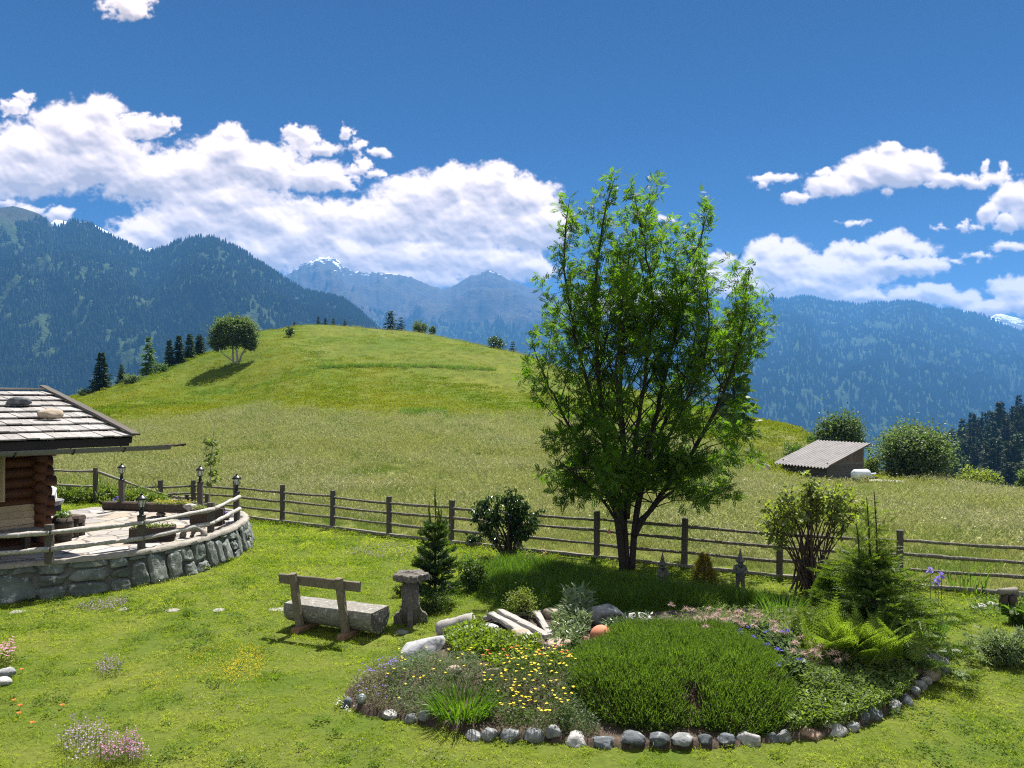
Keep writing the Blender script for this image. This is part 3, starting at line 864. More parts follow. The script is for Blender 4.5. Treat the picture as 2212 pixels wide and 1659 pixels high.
def clover(n, r):
    mb = MB(); a = rng.uniform(0, 6.28, n); q = r*np.sqrt(rng.uniform(0, 1, n))
    p = np.stack([q*np.cos(a), q*np.sin(a), rng.uniform(.03, .07, n)], -1)
    return mb.rep(*LEAFW, p, frames(nrm(rdirs(n, -.1, .3)), rng.normal(0, .4, n)), rng.uniform(.02, .035, n))
lib('lawn_weed', [tuft(46, .10, .05, .13, .005, .010, .5, .9, 3), tuft(30, .14, .06, .15, .005, .009, .6, .9, 3), clover(50, .16), clover(36, .10)], [LAWND])
def rand_region(n, px0, px1, y0, y1, power=1.0):
    """points thinning out with distance"""
    y = np.exp(rng.uniform(math.log(y0), math.log(y1), n)) if power == 1 else (rng.uniform(0, 1, n)*(y1**power-y0**power)+y0**power)**(1/power)
    px = rng.uniform(px0, px1, n)
    return (px-CX)/F*y, y
WALLP = RIM*1.0
def lawn():
    x, y = rand_region(23000, -130, 2340, 7.2, 31, 1.45)
    bed = inpoly(x, y, BED) & (polydist(x, y, BED) > .07)
    ok = (y < fence_y(x)-.05) & ~bed & ~(inpoly(x, y, RIM))
    x, y = x[ok], y[ok]
    s = rng.uniform(.75, 1.2, len(x))*(1+.35*np.clip(fbm(x/1.7, y/1.7, 0, 3, 77), -.5, .8))*np.clip(y/12, .9, 1.6)
    scatter('lawn_grass', np.stack([x, y, gz(x, y)], -1), 'lawn_tuft', s, .15)
    # longer tufts and clover leaves standing out of the mown grass
    x, y = rand_region(2600, -130, 2340, 7.2, 26, 1.4)
    ok = (y < fence_y(x)-.05) & ~inpoly(x, y, BED) & ~inpoly(x, y, RIM) & (fbm(x/2.2, y/2.2, 0, 3, 15)+rng.normal(0, .15, len(x)) > .02)
    x, y = x[ok], y[ok]
    scatter('lawn_grass', np.stack([x, y, gz(x, y)], -1), 'lawn_weed', rng.uniform(.6, 1.3, len(x)), .15)
lawn()
def meadow():
    x, y = rand_region(23000, -130, 2340, 13.5, 46, 1.25)
    ok = (y > fence_y(x)+.12) & ~((x < -9) & (y < 25.7)) & ~((np.hypot(x-18.4, y-44.5) < 4.2) & (x > 14.5)) & ~((x > 17.8) & (x < 27) & (np.abs(y-44.6) < 2.6))
    x, y = x[ok], y[ok]
    n = fbm(x/7, y/4, 0, 3, 31)
    d = y-fence_y(x)
    green = (n+rng.normal(0, .12, len(x)) > .10) | (d+rng.normal(0, .3, len(x)) < .7+.5*n)
    p = np.stack([x, y, gz(x, y)], -1)
    s = rng.uniform(.75, 1.2, len(x))*np.clip(.9+.25*n, .7, 1.2)*np.clip(.62+d*.12, .62, 1)
    scatter('meadow_grass', p[~green], 'meadow_tuft', s[~green], .12)
    scatter('meadow_grass', p[green], 'green_tuft', s[green]*.9, .12)
    x, y = rand_region(26000, -160, 2400, 41.5, 135, 1.0)
    ok = ((y > 43) | ((x > 15) & (x < 28))) & ~((x > 18.2) & (x < 23.0) & (np.abs(y-43.6) < 1.2)) & ~((x > 16.5) & (x < 21.2) & (y > 44.0+(18.25-x)*.0) & (y < 48) & (np.abs(x-18.4) < 1.6))
    x, y = x[ok], y[ok]
    c = CX+F*x/y
    z = gz(x, y)
    py = HOR+F*(H-z)/y
    n = fbm(x/16, y/9, 0, 3, 41)
    # the unmown lower field gives way to the mown hill
    lim = np.interp(c, [-200, 200, 420, 560, 700, 1100, 1300, 1600, 1700, 1800, 2400], [930, 925, 905, 880, 893, 893, 900, 985, 985, 1000, 1010])
    near_shed = (np.hypot(x-19, y-44.5) < 6.5) & (y < 50)
    top = (c > 660) & (py < np.interp(c, [660, 700, 850, 1130], [712, 768, 795, 850]))
    far = (py > lim-n*22+rng.normal(0, 4, len(x))) | (top & (n+rng.normal(0, .15, len(x)) > -.12))
    far = far & ~near_shed
    p = np.stack([x, y, z], -1)
    s = rng.uniform(.7, 1.15, len(x))
    scatter('meadow_grass', p[far], 'far_meadow_tuft', s[far]*(1-.35*top[far]), .1)
    scatter('hill_grass', p[~far], 'hill_tuft', s[~far], .1)
meadow()
def hill_details():
    # the uncut bank across the hill and a lush patch at its foot
    c = rng.uniform(690, 1070, 420); py = np.interp(c, [690, 800, 950, 1070], [795, 791, 793, 800])+rng.normal(0, 1.5, 420)
    a = np.array([hit(u, v, 50, 140) for u, v in zip(c, py)])
    c = rng.uniform(866, 962, 160); py = 893+rng.normal(0, 3.5, 160)
    b = np.array([hit(u, v, 40, 140) for u, v in zip(c, py)])
    c = rng.uniform(405, 690, 260); py = np.interp(c, [405, 520, 690], [852, 845, 800])+rng.normal(0, 3, 260)
    e = np.array([hit(u, v, 50, 140) for u, v in zip(c, py)])
    scatter('meadow_grass', np.concatenate([a, b, e]), 'tall_tuft', np.concatenate([rng.uniform(.9, 1.6, 420), rng.uniform(.9, 1.5, 160), rng.uniform(.5, 1.0, 260)]), .15)
hill_details()
def tall_grass():
    PX = [(1000,1245),(1050,1222),(1130,1212),(1200,1222),(1280,1238),(1340,1252),(1400,1262),(1480,1272),(1560,1282),(1640,1290),(1700,1296),(1725,1318),(1660,1328),(1560,1327),(1440,1334),(1330,1338),(1200,1336),(1170,1330),(1090,1318),(1020,1290)]
    poly = np.array([gpt(a, b)[:2] for a, b in PX])
    lo, hi = poly.min(0), poly.max(0)
    x = rng.uniform(lo[0], hi[0], 5200); y = rng.uniform(lo[1], hi[1], 5200)
    ok = inpoly(x, y, poly) & ~(inpoly(x, y, BED) & (polydist(x, y, BED) > .25))
    x, y = x[ok], y[ok]
    e = np.clip(polydist(x, y, poly)/.5, .35, 1)
    scatter('tall_grass', np.stack([x, y, surf(x, y)], -1), 'tall_tuft', rng.uniform(.75, 1.1, len(x))*e, .15)
tall_grass()
# ---------------------------------------------------------------- materials of the built things
GREYW = woodmat('weathered_timber', (.20, .18, .155), (.33, .30, .26), (26, 26, 3), (.045, .038, .03))
POSTW = woodmat('weathered_post', (.075, .066, .057), (.15, .132, .115), (30, 30, 3), (.035, .03, .025))
RAILW = woodmat('lichened_rail', (.095, .085, .07), (.21, .19, .155), (4, 4, 4), (.03, .026, .022), lichen=(.36, .36, .28))
PALEW = woodmat('bleached_timber', (.26, .245, .225), (.46, .435, .40), (4, 30, 30), (.13, .11, .10))
SHINGLE = woodmat('roof_shingle', (.22, .205, .20), (.43, .41, .39), (5, 5, 5), (.10, .085, .085))
LOGRED = woodmat('varnished_log', (.075, .027, .011), (.155, .058, .022), (9, 9, 20), (.02, .009, .005), rough=.55)
PINE = woodmat('pine_board', (.44, .33, .20), (.58, .46, .31), (3, 3, 26), (.25, .17, .10))
DARKW = woodmat('dark_timber', (.055, .042, .033), (.11, .085, .065), (18, 18, 4), (.015, .012, .01))
BLACKW = woodmat('dark_board', (.028, .024, .022), (.05, .043, .038), (10, 10, 6), (.01, .01, .01))
BARKM = woodmat('bark', (.055, .044, .036), (.11, .09, .075), (14, 14, 5), (.018, .015, .012), island=False, bump=1.0)
BLACKM = plainmat('black_metal', (.012, .013, .015), .4, .3, .5)
GUTTERM = woodmat('gutter_timber', (.14, .14, .14), (.24, .235, .23), (5, 5, 20), (.04, .04, .04))
STONEW = stonemat('wall_stone', (.10, .115, .105), (.24, .265, .245), (.38, .39, .36), 3.2, spots=6, bump=1.0)
MORTAR = stonemat('wall_joint', (.085, .085, .075), (.17, .17, .15), None, 5, island=False)
ROCKL = stonemat('pale_rock', (.30, .31, .33), (.55, .56, .58), (.17, .17, .17), 3)
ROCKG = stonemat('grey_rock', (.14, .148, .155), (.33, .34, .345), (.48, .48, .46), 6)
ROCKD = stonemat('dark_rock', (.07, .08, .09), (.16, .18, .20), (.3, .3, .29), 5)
ROCKB = stonemat('brown_rock', (.22, .13, .085), (.36, .25, .18), (.42, .38, .32), 4)
ROCKW = stonemat('white_rock', (.30, .295, .285), (.55, .54, .52), (.16, .155, .145), 6)
ROCKT = stonemat('tan_rock', (.34, .27, .20), (.52, .44, .35), (.22, .17, .13), 6)
LEDGE = stonemat('rim_stone', (.24, .22, .19), (.38, .35, .30), (.13, .12, .10), 3, island=False)
def glassmat():
    m, nt, out = newmat('lantern_glass')
    p = _bsdf(nt, None, (.75, .78, .78), .12, spec=.6)
    t = _n(nt, 'ShaderNodeBsdfTransparent')
    ms = _n(nt, 'ShaderNodeMixShader'); ms.inputs[0].default_value = .45
    nt.links.new(p.outputs[0], ms.inputs[1]); nt.links.new(t.outputs[0], ms.inputs[2]); nt.links.new(ms.outputs[0], out.inputs[0])
    return m
GLASS = glassmat()
def pavingmat():
    m, nt, out = newmat('paving_slabs')
    v = _pos(nt, (1, 1, 1))
    w = _n(nt, 'ShaderNodeVectorMath', operation='MULTIPLY_ADD')
    nz = _n(nt, 'ShaderNodeTexNoise'); nz.inputs['Scale'].default_value = 1.3; nt.links.new(v, nz.inputs['Vector'])
    nt.links.new(nz.outputs[1], w.inputs[0]); w.inputs[1].default_value = (.5, .5, 0); nt.links.new(v, w.inputs[2])
    def vor(feat):
        q = _n(nt, 'ShaderNodeTexVoronoi', feature=feat); q.inputs['Scale'].default_value = 1.75; nt.links.new(w.outputs[0], q.inputs['Vector']); return q
    a, e = vor('F1'), vor('DISTANCE_TO_EDGE')
    sep = _n(nt, 'ShaderNodeSeparateColor'); nt.links.new(a.outputs['Color'], sep.inputs[0])
    col = _ramp(nt, [(0, (.22, .21, .20)), (.35, (.34, .31, .27)), (.6, (.31, .25, .19)), (.8, (.36, .345, .33)), (1, (.26, .26, .275))], sep.outputs[0])
    n2 = _noise(nt, 9, 5, v, .7)
    col = _mixc(nt, .55, col, _ramp(nt, [(.3, (.7, .68, .66)), (.7, (1.1, 1.1, 1.1))], n2), 'MULTIPLY')
    j = _ramp(nt, [(.018, (1, 1, 1)), (.05, (0, 0, 0))], e.outputs['Distance'])
    col = _mixc(nt, j, col, (.10, .09, .08))
    _bsdf(nt, out, col, .8, _bump(nt, n2, .3, .01), .3)
    return m
PAVE = pavingmat()

# ---------------------------------------------------------------- terrace
def resample(pts, step):
    pts = np.asarray(pts, float)
    # Chaikin smoothing, then equal steps
    for _ in range(3):
        q = [pts[0]]
        for a, b in zip(pts[:-1], pts[1:]): q += [a*.75+b*.25, a*.25+b*.75]
        pts = np.array(q+[pts[-1]])
    s = np.concatenate([[0], np.cumsum(np.linalg.norm(np.diff(pts, axis=0), axis=1))])
    t = np.arange(0, s[-1], step)
    return np.stack([np.interp(t, s, pts[:, k]) for k in range(pts.shape[1])], 1), t
RIMC, RIMS = resample(RIM[:13], .05)
def terrace():
    poly = np.vstack([RIMC, RIM[13:]])
    import bmesh
    bm = bmesh.new()
    vs = [bm.verts.new((x, y, TERR)) for x, y in poly]
    f = bm.faces.new(vs)
    if f.normal.z < 0: f.normal_flip()
    bmesh.ops.triangulate(bm, faces=[f])
    me = bpy.data.meshes.new('terrace'); bm.to_mesh(me); bm.free(); me.materials.append(PAVE)
    o = bpy.data.objects.new('terrace', me); C.objects.link(o); tag(o, kind='structure')
    # retaining wall along the rim
    n = len(RIMC)
    tg = nrm(np.gradient(RIMC, axis=0)); out = np.stack([tg[:, 1], -tg[:, 0]], 1)
    w = thing('stone_wall', (-7.0, 18.0, 0), 'curved dry stone retaining wall of big grey green blocks under the paved terrace', 'wall')
    L = RIMS[-1]; s0 = 4.0
    def wp(s, z, off):
        x = np.interp(s, RIMS, RIMC[:, 0]); y = np.interp(s, RIMS, RIMC[:, 1])
        ox = np.interp(s, RIMS, out[:, 0]); oy = np.interp(s, RIMS, out[:, 1])
        bat = .06+.20*(1-z/TERR)
        return np.stack([x+ox*(bat+off), y+oy*(bat+off), z+0*x], -1)
    core = MB(); ss = np.arange(0, L, .15); zz = np.linspace(-.05, TERR-.03, 5)
    Sg, Zg = np.meshgrid(ss, zz, indexing='ij')
    V = wp(Sg.ravel(), Zg.ravel(), -.035)
    k = len(zz); i = np.arange(len(ss)-1)[:, None]*k; j = np.arange(k-1)[None]
    core.add(V, np.stack([i+j, i+k+j, i+k+j+1, i+j+1], -1).reshape(-1, 4))
    core.build('wall_core', MORTAR, w, True)
    st = MB(); r = np.random.RandomState(21)
    s = 2.0
    def stone(s0, s1, z0, z1):
        m = 11
        u = np.linspace(-1, 1, m); A, B = np.meshgrid(u, u, indexing='ij')
        rad = 9.0
        ed = (np.abs(A)**rad+np.abs(B)**rad)**(1/rad)
        sc = np.where(ed > .97, .97/ed, 1)
        sk = r.uniform(-.22, .22, 4)
        sa = (s0+s1)/2+(s1-s0)/2*(A*sc+sk[0]*B*.5+sk[1]*A*B)*(1+.08*np.sin(3*B+r.uniform(0, 6)))
        zb = (z0+z1)/2+(z1-z0)/2*(B*sc+sk[2]*A*.5+sk[3]*A*B)*(1+.08*np.sin(3*A+r.uniform(0, 6)))
        o = r.uniform(0, 60)
        off = -.045+.065*np.clip(1-ed**12, 0, 1)**.45*r.uniform(.75, 1.1)+.055*fbm(A*1.1+o, B*1.1, o, 5, 3, .6, True)+.025*(A*r.uniform(-1, 1)+B*r.uniform(-1, 1))
        zb = np.clip(zb, -.03, TERR-.035)
        V = wp(sa.ravel(), zb.ravel(), off.ravel())
        i = np.arange(m-1)[:, None]*m; j = np.arange(m-1)[None]
        st.add(V, np.stack([i+j, i+m+j, i+m+j+1, i+j+1], -1).reshape(-1, 4))
    while s < L-.3:
        wd = r.uniform(.38, .85)
        steep = s > L*.60
        if steep: wd = r.uniform(.25, .5)
        kind = r.uniform()
        if steep and kind < .7:
            stone(s, s+wd-.03, 0, r.uniform(.48, .68))
            if r.uniform() < .6: stone(s, s+wd-.03, .55, .70)
        elif kind < .45:
            h = r.uniform(.34, .50); stone(s, s+wd-.03, -.02, h-.015)
            c = r.uniform(.35, .65)
            stone(s, s+wd*c-.02, h+.01, .69); stone(s+wd*c+.02, s+wd-.03, h+.01, .69)
        elif kind < .75:
            h = r.uniform(.2, .4); stone(s, s+wd-.03, -.02, h-.015); stone(s-.03, s+wd-.05, h+.01, .69)
        else:
            a, b = r.uniform(.18, .26), r.uniform(.42, .5)
            stone(s, s+wd-.03, -.02, a); stone(s+.02, s+wd-.03, a+.02, b); stone(s, s+wd-.05, b+.02, .69)
        s += wd
    st.build('stone_facing', STONEW, w, True)
    rim = MB()
    pr = [(-.10, 0.0), (-.10, .035), (.06, .035), (.10, .01), (.10, -.06)]
    ss = np.arange(2, L, .12)
    Vs = []
    for (o_, z_) in pr:
        V = wp(ss, np.full(len(ss), TERR), o_-.02); V[:, 2] = TERR+z_
        V += rng.normal(0, .008, V.shape); Vs.append(V)
    V = np.stack(Vs, 1).reshape(-1, 3); k = len(pr); i = np.arange(len(ss)-1)[:, None]*k; j = np.arange(k-1)[None]
    rim.add(V, np.stack([i+j, i+k+j, i+k+j+1, i+j+1], -1).reshape(-1, 4))
    rim.build('rim_course', LEDGE, w, True)
terrace()

# ---------------------------------------------------------------- fences
def rail(mb, a, b, r0=.035, wob=.0035, sag=.01, seg=14):
    a, b = np.array(a, float), np.array(b, float)
    t = np.linspace(0, 1, seg)[:, None]
    p = a+(b-a)*t; p[:, 2] -= sag*4*(t*(1-t))[:, 0]
    p[1:-1] += rng.normal(0, wob, (seg-2, 3))
    rr = r0*(1+.12*np.sin(np.linspace(0, 5, seg)+rng.uniform(0, 6)))*(1+rng.normal(0, .06, seg))
    mb.tube(p, rr, 7, wob=.10)
def main_fence():
    w = thing('garden_fence', (2.07, 18.5, 0), 'long weathered split rail fence with square posts crossing between lawn and meadow', 'fence')
    n = len(FPOST)
    zt = np.where(FPOST[:, 0] < -10.5, .06, gz(FPOST[:, 0], FPOST[:, 1]))
    for i, (x, y) in enumerate(FPOST):
        mb = MB().beam((x, y, zt[i]-.05), (x+rng.normal(0, .015), y, zt[i]+1.13+rng.normal(0, .02)), .13, .13, 5, .003, up=(.5, 1, 0))
        mb.build('post', POSTW, w)
    for i in range(n-1):
        a, b = FPOST[i], FPOST[i+1]
        for h in (.93, .66, .34):
            mb = MB()
            da, db = rng.normal(0, .015, 2)
            rail(mb, (a[0], a[1], zt[i]+h+da), (b[0], b[1], zt[i+1]+h+db), .037)
            mb.build('rail', RAILW, w, True)
        mb = MB().beam((a[0], a[1]-.09, zt[i]+.04), (b[0], b[1]-.09, zt[i+1]+.04), .07, .085, 4, .004)
        mb.build('kerb_board', GREYW, w)
main_fence()
def sloping_fence():
    w = thing('sloping_fence', (-13.0, 23.7, .6), 'low rail fence sloping down beside the juniper hedge behind the terrace', 'fence')
    Pq = [(-16.2, 24.6, 1.12), (-14.6, 24.1, 1.10), (-13.0, 23.7, 1.12), (-11.35, 25.2, .40), (-11.0, 25.7, .36), (-10.4, 25.9, .4)]
    gzs = [.62, .62, .62, .35, .30, .25]
    for (x, y, h), g in zip(Pq, gzs):
        MB().beam((x, y, g-.1), (x, y, g+h), .12, .12, 4, .003).build('post', POSTW, w)
    for (a, b), (ga, gb) in zip(zip(Pq[:-1], Pq[1:]), zip(gzs[:-1], gzs[1:])):
        mb = MB(); rail(mb, (a[0], a[1], ga+a[2]-.1), (b[0], b[1], gb+b[2]-.1), .04); mb.build('rail', GREYW, w, True)
    mb = MB(); rail(mb, (-13.0, 23.7, .95), (-10.4, 25.9, .35), .035); mb.build('rail', GREYW, w, True)
    mb = MB(); rail(mb, (-16.2, 24.6, 1.2), (-13.0, 23.7, 1.15), .035); mb.build('rail', GREYW, w, True)
sloping_fence()
RAILP = np.array([(-12.2, 12.3), (-10.55, 13.85), (-8.97, 14.72), (-7.76, 15.9), (-7.12, 17.95), (-7.18, 19.8)])
def railing():
    w = thing('terrace_railing', (-7.12, 17.95, TERR), 'two rail timber railing of round bleached poles along the terrace edge', 'railing')
    for k, (x, y) in enumerate(RAILP):
        if k in (3, 5): continue                                    # lamp posts carry the rails here
        MB().beam((x, y, TERR-.02), (x, y, TERR+.72), .14, .14, 4, .003).build('post', POSTW, w)
    for a, b in zip(RAILP[:-1], RAILP[1:]):
        nx = nrm(np.array([b[1]-a[1], -(b[0]-a[0])]))*.075
        for h, r0 in ((.57, .048), (.25, .05)):
            ea = .08*(a[0] == RAILP[-2][0])
            mb = MB(); rail(mb, (a[0]+nx[0], a[1]+nx[1], TERR+h), (b[0]+nx[0], b[1]+nx[1], TERR+h+.06*(b[1] > 19)), r0, .005, 0, 12)
            mb.build('rail', RAILPALE, w, True)
RAILPALE = woodmat('bleached_pole', (.30, .28, .25), (.50, .47, .43), (5, 5, 5), (.07, .06, .05), lichen=(.55, .55, .50))
railing()
LAMPS = []
def lamp(x, y, z, hpost, lab):
    w = thing('lamp_post', (x, y, z), lab, 'lamp', 'lantern lamp posts around the terrace')
    MB().beam((x, y, z-.02), (x, y, z+hpost), .135, .135, 4, .003).build('post', POSTW, w)
    b = z+hpost
    MB().lathe([(.001, 0), (.085, 0), (.09, .02), (.05, .03), (.042, .06), (.05, .10), (.034, .13), (.03, .16), (.05, .175), (.058, .19), (.001, .19)], (x, y, b), 14).build('collar', BLACKM, w, True)
    fr = MB(); zb = b+.185; hh = .17
    for k in range(6):
        a = k*PI/3+.3
        fr.tube([(x+.055*math.cos(a), y+.055*math.sin(a), zb), (x+.095*math.cos(a), y+.095*math.sin(a), zb+hh)], .006, 5)
    fr.lathe([(.05, -.005), (.065, -.005), (.065, .012), (.05, .012)], (x, y, zb), 6).lathe([(.09, -.008), (.105, -.008), (.105, .01), (.085, .01)], (x, y, zb+hh), 6)
    fr.build('lantern_frame', BLACKM, w)
    MB().lathe([(.049, 0), (.088, hh)], (x, y, zb+.002), 6).build('glass', GLASS, w)
    MB().lathe([(.118, 0), (.122, .008), (.095, .035), (.05, .075), (.03, .085), (.022, .10), (.03, .112), (.012, .13), (.001, .145)], (x, y, zb+hh), 12).build('lantern_cap', BLACKM, w, True)
# timber edging box behind the paving
bx = MB().beam((-11.75, 21.9, TERR+.12), (-8.55, 21.25, TERR+.12), .22, .24, 8, .005)
tag(bx.build('timber_edging', DARKW, base=(-10.1, 21.6, TERR)), 'long dark timber edging beam at the back of the paved terrace', 'edging')
lamp(-11.2, 21.78, TERR+.23, .62, 'black lantern on a grey post standing on the dark edging beam nearest the hut')
lamp(-8.74, 21.28, TERR+.23, .60, 'black lantern on a grey post at the sapling end of the dark edging beam')
lamp(-7.18, 19.8, TERR, .74, 'black lantern on a grey post ending the pole railing near the main fence')
lamp(-7.76, 15.9, TERR, .70, 'black lantern on a grey post halfway along the front pole railing beside the planter')

# ---------------------------------------------------------------- log hut
E_ = np.array([-8.35, 16.5, 3.03]); ev = np.array([.643, .766, 0]); nv = np.array([.766, -.643, 0]); bv = -nv
RL, RIDGE = 7.0, np.array([0, 0, 1.05])
def hut():
    w = thing('log_hut', (-10.09, 16.14, TERR), 'log cabin with a weathered shingle roof weighted by stones at the terrace', 'hut')
    Cc = E_-1.4*ev+1.1*bv; Cc[2] = 0
    top = 2.86
    logs = MB(); r = .115; n = int((top-TERR)/(2*r*.93))
    ends = MB()
    for k in range(n):
        z = TERR+r+k*2*r*.93
        ov = .30+.05*math.sin(k*2.3)
        logs.tube([Cc+ev*ov+np.array([0, 0, z]), Cc-ev*.02+np.array([0, 0, z]), Cc-ev*5.5+np.array([0, 0, z])], r, 12, wob=.03)
        z2 = z+r*.93
        ov2 = .24+.07*math.sin(k*1.7+1)
        if z2 < top: logs.tube([Cc+nv*ov2+np.array([0, 0, z2]), Cc+np.array([0, 0, z2]), Cc-nv*4.6+np.array([0, 0, z2])], r, 12, wob=.03)
    logs.build('wall', LOGRED, w, True)
    # gable infill above the side wall
    pk = Cc+bv*3.98; g = MB()
    V = [Cc+np.array([0, 0, top-.05]), Cc+bv*7.9+np.array([0, 0, top-.05]), pk+np.array([0, 0, top+.75])]
    V2 = [v-ev*.12 for v in V]
    g.add(V+V2, [np.array([[0, 1, 2], [5, 4, 3]]), np.array([[0, 3, 4, 1], [1, 4, 5, 2], [2, 5, 3, 0]])])
    g.build('gable', LOGRED, w)
    # roof: courses of long shingles
    down = -(bv*5.08+RIDGE); sl = np.linalg.norm(down); dn = down/sl
    rn = nrm(np.cross(ev, dn)); rn = rn if rn[2] > 0 else -rn
    R0 = E_-down                                                   # ridge, right end
    deck = MB()
    def slab(p, a, b, th, m=0):
        V = [p, p+a, p+a+b, p+b]; V = [q-rn*th for q in V]+V
        return np.array(V), np.array([[3, 2, 1, 0], [4, 5, 6, 7], [0, 1, 5, 4], [1, 2, 6, 5], [2, 3, 7, 6], [3, 0, 4, 7]])
    V, Fq = slab(R0-rn*.05, -ev*RL, down*.985, .07); deck.add(V, Fq)
    ndn = bv*5.08-RIDGE; dn2 = nrm(ndn); rn2 = nrm(np.cross(dn2, ev)); rn2 = rn2 if rn2[2] > 0 else -rn2
    q0 = R0-rn2*.02; V = [q0, q0-ev*RL, q0-ev*RL+ndn, q0+ndn]; V = [v-rn2*.09 for v in V]+V
    deck.add(np.array(V), Fq[:, ::-1])
    roof = deck.build('roof', BLACKW, w)
    sh = MB(); nc = 8; ch = sl/nc
    for c in range(nc):
        x = -.12
        while x < RL:
            wd = rng.uniform(.15, .30)
            p = R0-ev*x+dn*(c*ch)+rn*(.005+rng.uniform(0, .008))
            ln = ch*1.12+rng.normal(0, .015); lift = .045+rng.uniform(0, .018)
            a = -ev*(wd-.012); e0 = dn*ln+rn*lift+ev*rng.normal(0, .006)
            Vq = np.array([p, p+a, p+a+e0, p+e0]); Vq = np.vstack([Vq-rn*.028, Vq])
            sh.add(Vq, Fq); x += wd
    sh.build('shingles', SHINGLE, roof)
    vb = MB()
    vb.beam(R0+ev*.10+rn*.09-dn*.25, E_+ev*.10+rn*.10+dn*.16, .17, .045, 8, .008, up=tuple(rn))
    vb.build('verge_board', POSTW, w)
    MB().beam(R0+ev*.07-rn*.06, E_+ev*.07-rn*.05, .05, .16, 6, .003, up=tuple(rn)).build('barge_board', BLACKW, w)
    MB().beam(R0+rn*.05, R0-ev*RL+rn*.05, .30, .05, 8, .004, up=(0, 0, 1)).build('ridge_board', GREYW, w)
    MB().beam(E_+ev*.02-np.array([0, 0, .10]), E_-ev*RL-np.array([0, 0, .10]), .05, .17, 8, .003).build('fascia_board', BLACKW, w)
    gu = MB(); G0 = E_+nv*.12+np.array([0, 0, -.20])
    t = np.linspace(-RL, .86, 30); ang = np.linspace(PI, 2*PI, 9)
    pts = G0+ev*t[:, None]; pts[:, 2] += -.004*t
    for rr_, flip in ((.10, 1), (.082, -1)):
        V = (pts[:, None]+np.cos(ang)[None, :, None]*nv*rr_+np.sin(ang)[None, :, None]*np.array([0, 0, rr_])).reshape(-1, 3)
        k = len(ang); i = np.arange(len(t)-1)[:, None]*k; j = np.arange(k-1)[None]
        gu.add(V, np.stack([i+j, i+k+j, i+k+j+1, i+j+1], -1).reshape(-1, 4)[:, ::flip])
    tip = MB()
    gut = gu.build('gutter', GUTTERM, w, True)
    # broken wooden tongue at the gutter's mouth
    tip.beam(G0+ev*.70+np.array([0, 0, -.02]), G0+ev*1.22+np.array([0, 0, .0]),   .09, .045, 7, .010); tip.build('spout', DARKW, gut)
    for s in (-.15, -1.15, -2.2, -3.3):
        br = MB(); c = G0+ev*s; a = np.linspace(PI*.95, 2*PI, 10)
        br.tube([c+np.cos(q)*nv*.108+np.array([0, 0, math.sin(q)*.108]) for q in a], .014, 6, up=tuple(ev)); br.build('bracket', BLACKM, gut)
    # pale boarded panel and window edge on the front wall
    pn = MB()
    for k in range(4):
        a = Cc+nv*.13-ev*.10+np.array([0, 0, 1.17+k*.14]); pn.beam(a, a-ev*2.6, .03, .135, 5, .002)
    pn.build('board_panel', PINE, w)
    MB().beam(Cc+nv*.14-ev*.68+np.array([0, 0, 1.75]), Cc+nv*.14-ev*.68+np.array([0, 0, 2.7]), .09, .06, 3, .002).build('window_frame', PINE, w)
    return Cc, R0, dn, rn
HUTC, R0, RDN, RRN = hut()
def roofstone(s, d, size, seed, lab, mat):
    p = R0-ev*s+RDN*d+RRN*(.08+size[2]*.3)
    mb = rock((0, 0, 0), size, seed, .3, 3, 3, rz=.8)
    mb.v = [v+p for v in mb.v]
    tag(mb.build('stone', mat, base=p, smooth=True), lab, 'stone', 'stones weighting the hut roof')
roofstone(1.15, 2.0, (.58, .34, .20), 3, 'dark mossy stone lying highest on the hut roof', ROCKD)
roofstone(.95, 3.45, (.52, .32, .24), 4, 'rounded brown stone lying lower right on the hut roof', ROCKT)
roofstone(2.75, 3.3, (.5, .3, .22), 5, 'tan stone on the hut roof at the picture edge', ROCKT)
roofstone(2.55, 1.9, (.42, .3, .2), 6, 'dark stone on the hut roof at the picture edge above the tan one', ROCKD)

def hutbench():
    b0 = HUTC+nv*.42-ev*.08; b0[2] = TERR
    w = thing('wall_bench', b0, 'grey plank bench standing against the log wall of the hut', 'bench')
    MB().beam(b0+np.array([0, 0, .46]), b0-ev*2.2+np.array([0, 0, .46]), .42, .055, 5, .003).build('seat', GREYW, w)
    for s in (.28, 1.9):
        MB().box(b0-ev*s+np.array([0, 0, .215]), (.10, .34, .43), math.atan2(nv[1], nv[0])+PI/2).build('leg', DARKW, w)
    MB().beam(b0-ev*.2+np.array([0, 0, .12]), b0-ev*2+np.array([0, 0, .12]), .06, .1, 3, .003).build('stretcher', DARKW, w)
hutbench()
def stool():
    c = np.array([-10.2, 17.5, TERR])
    w = thing('log_stool', c, 'squat dark stool of cut logs standing on the paving by the hut', 'stool')
    d = np.array([.97, .1, 0])
    mb = MB().beam(c-d*.29+np.array([0, 0, .40]), c+d*.29+np.array([0, 0, .40]), .36, .16, 5, .008, .3); mb.build('seat', DARKW, w)
    for a, b in ((-.2, -.12), (.2, -.13), (-.2, .12), (.2, .12)):
        MB().tube([c+d*a+np.array([0, b, 0]), c+d*a+np.array([0, b, .36])], .075, 9, wob=.08).build('leg', DARKW, w, True)
stool()
def slab_table():
    c = np.array([-11.05, 17.9, TERR])
    w = thing('slab_table', c, 'round grey stone slab table on an orange wooden stem behind the hut corner', 'table')
    mb = MB().lathe([(.001, .66), (.36, .66), (.42, .70), (.42, .77), (.38, .79), (.001, .79)], c, 22, wob=.04); mb.build('table_top', ROCKG, w)
    MB().lathe([(.16, 0), (.17, .1), (.13, .3), (.15, .66)], c, 12, wob=.06).build('stem', PINE, w, True)
slab_table()
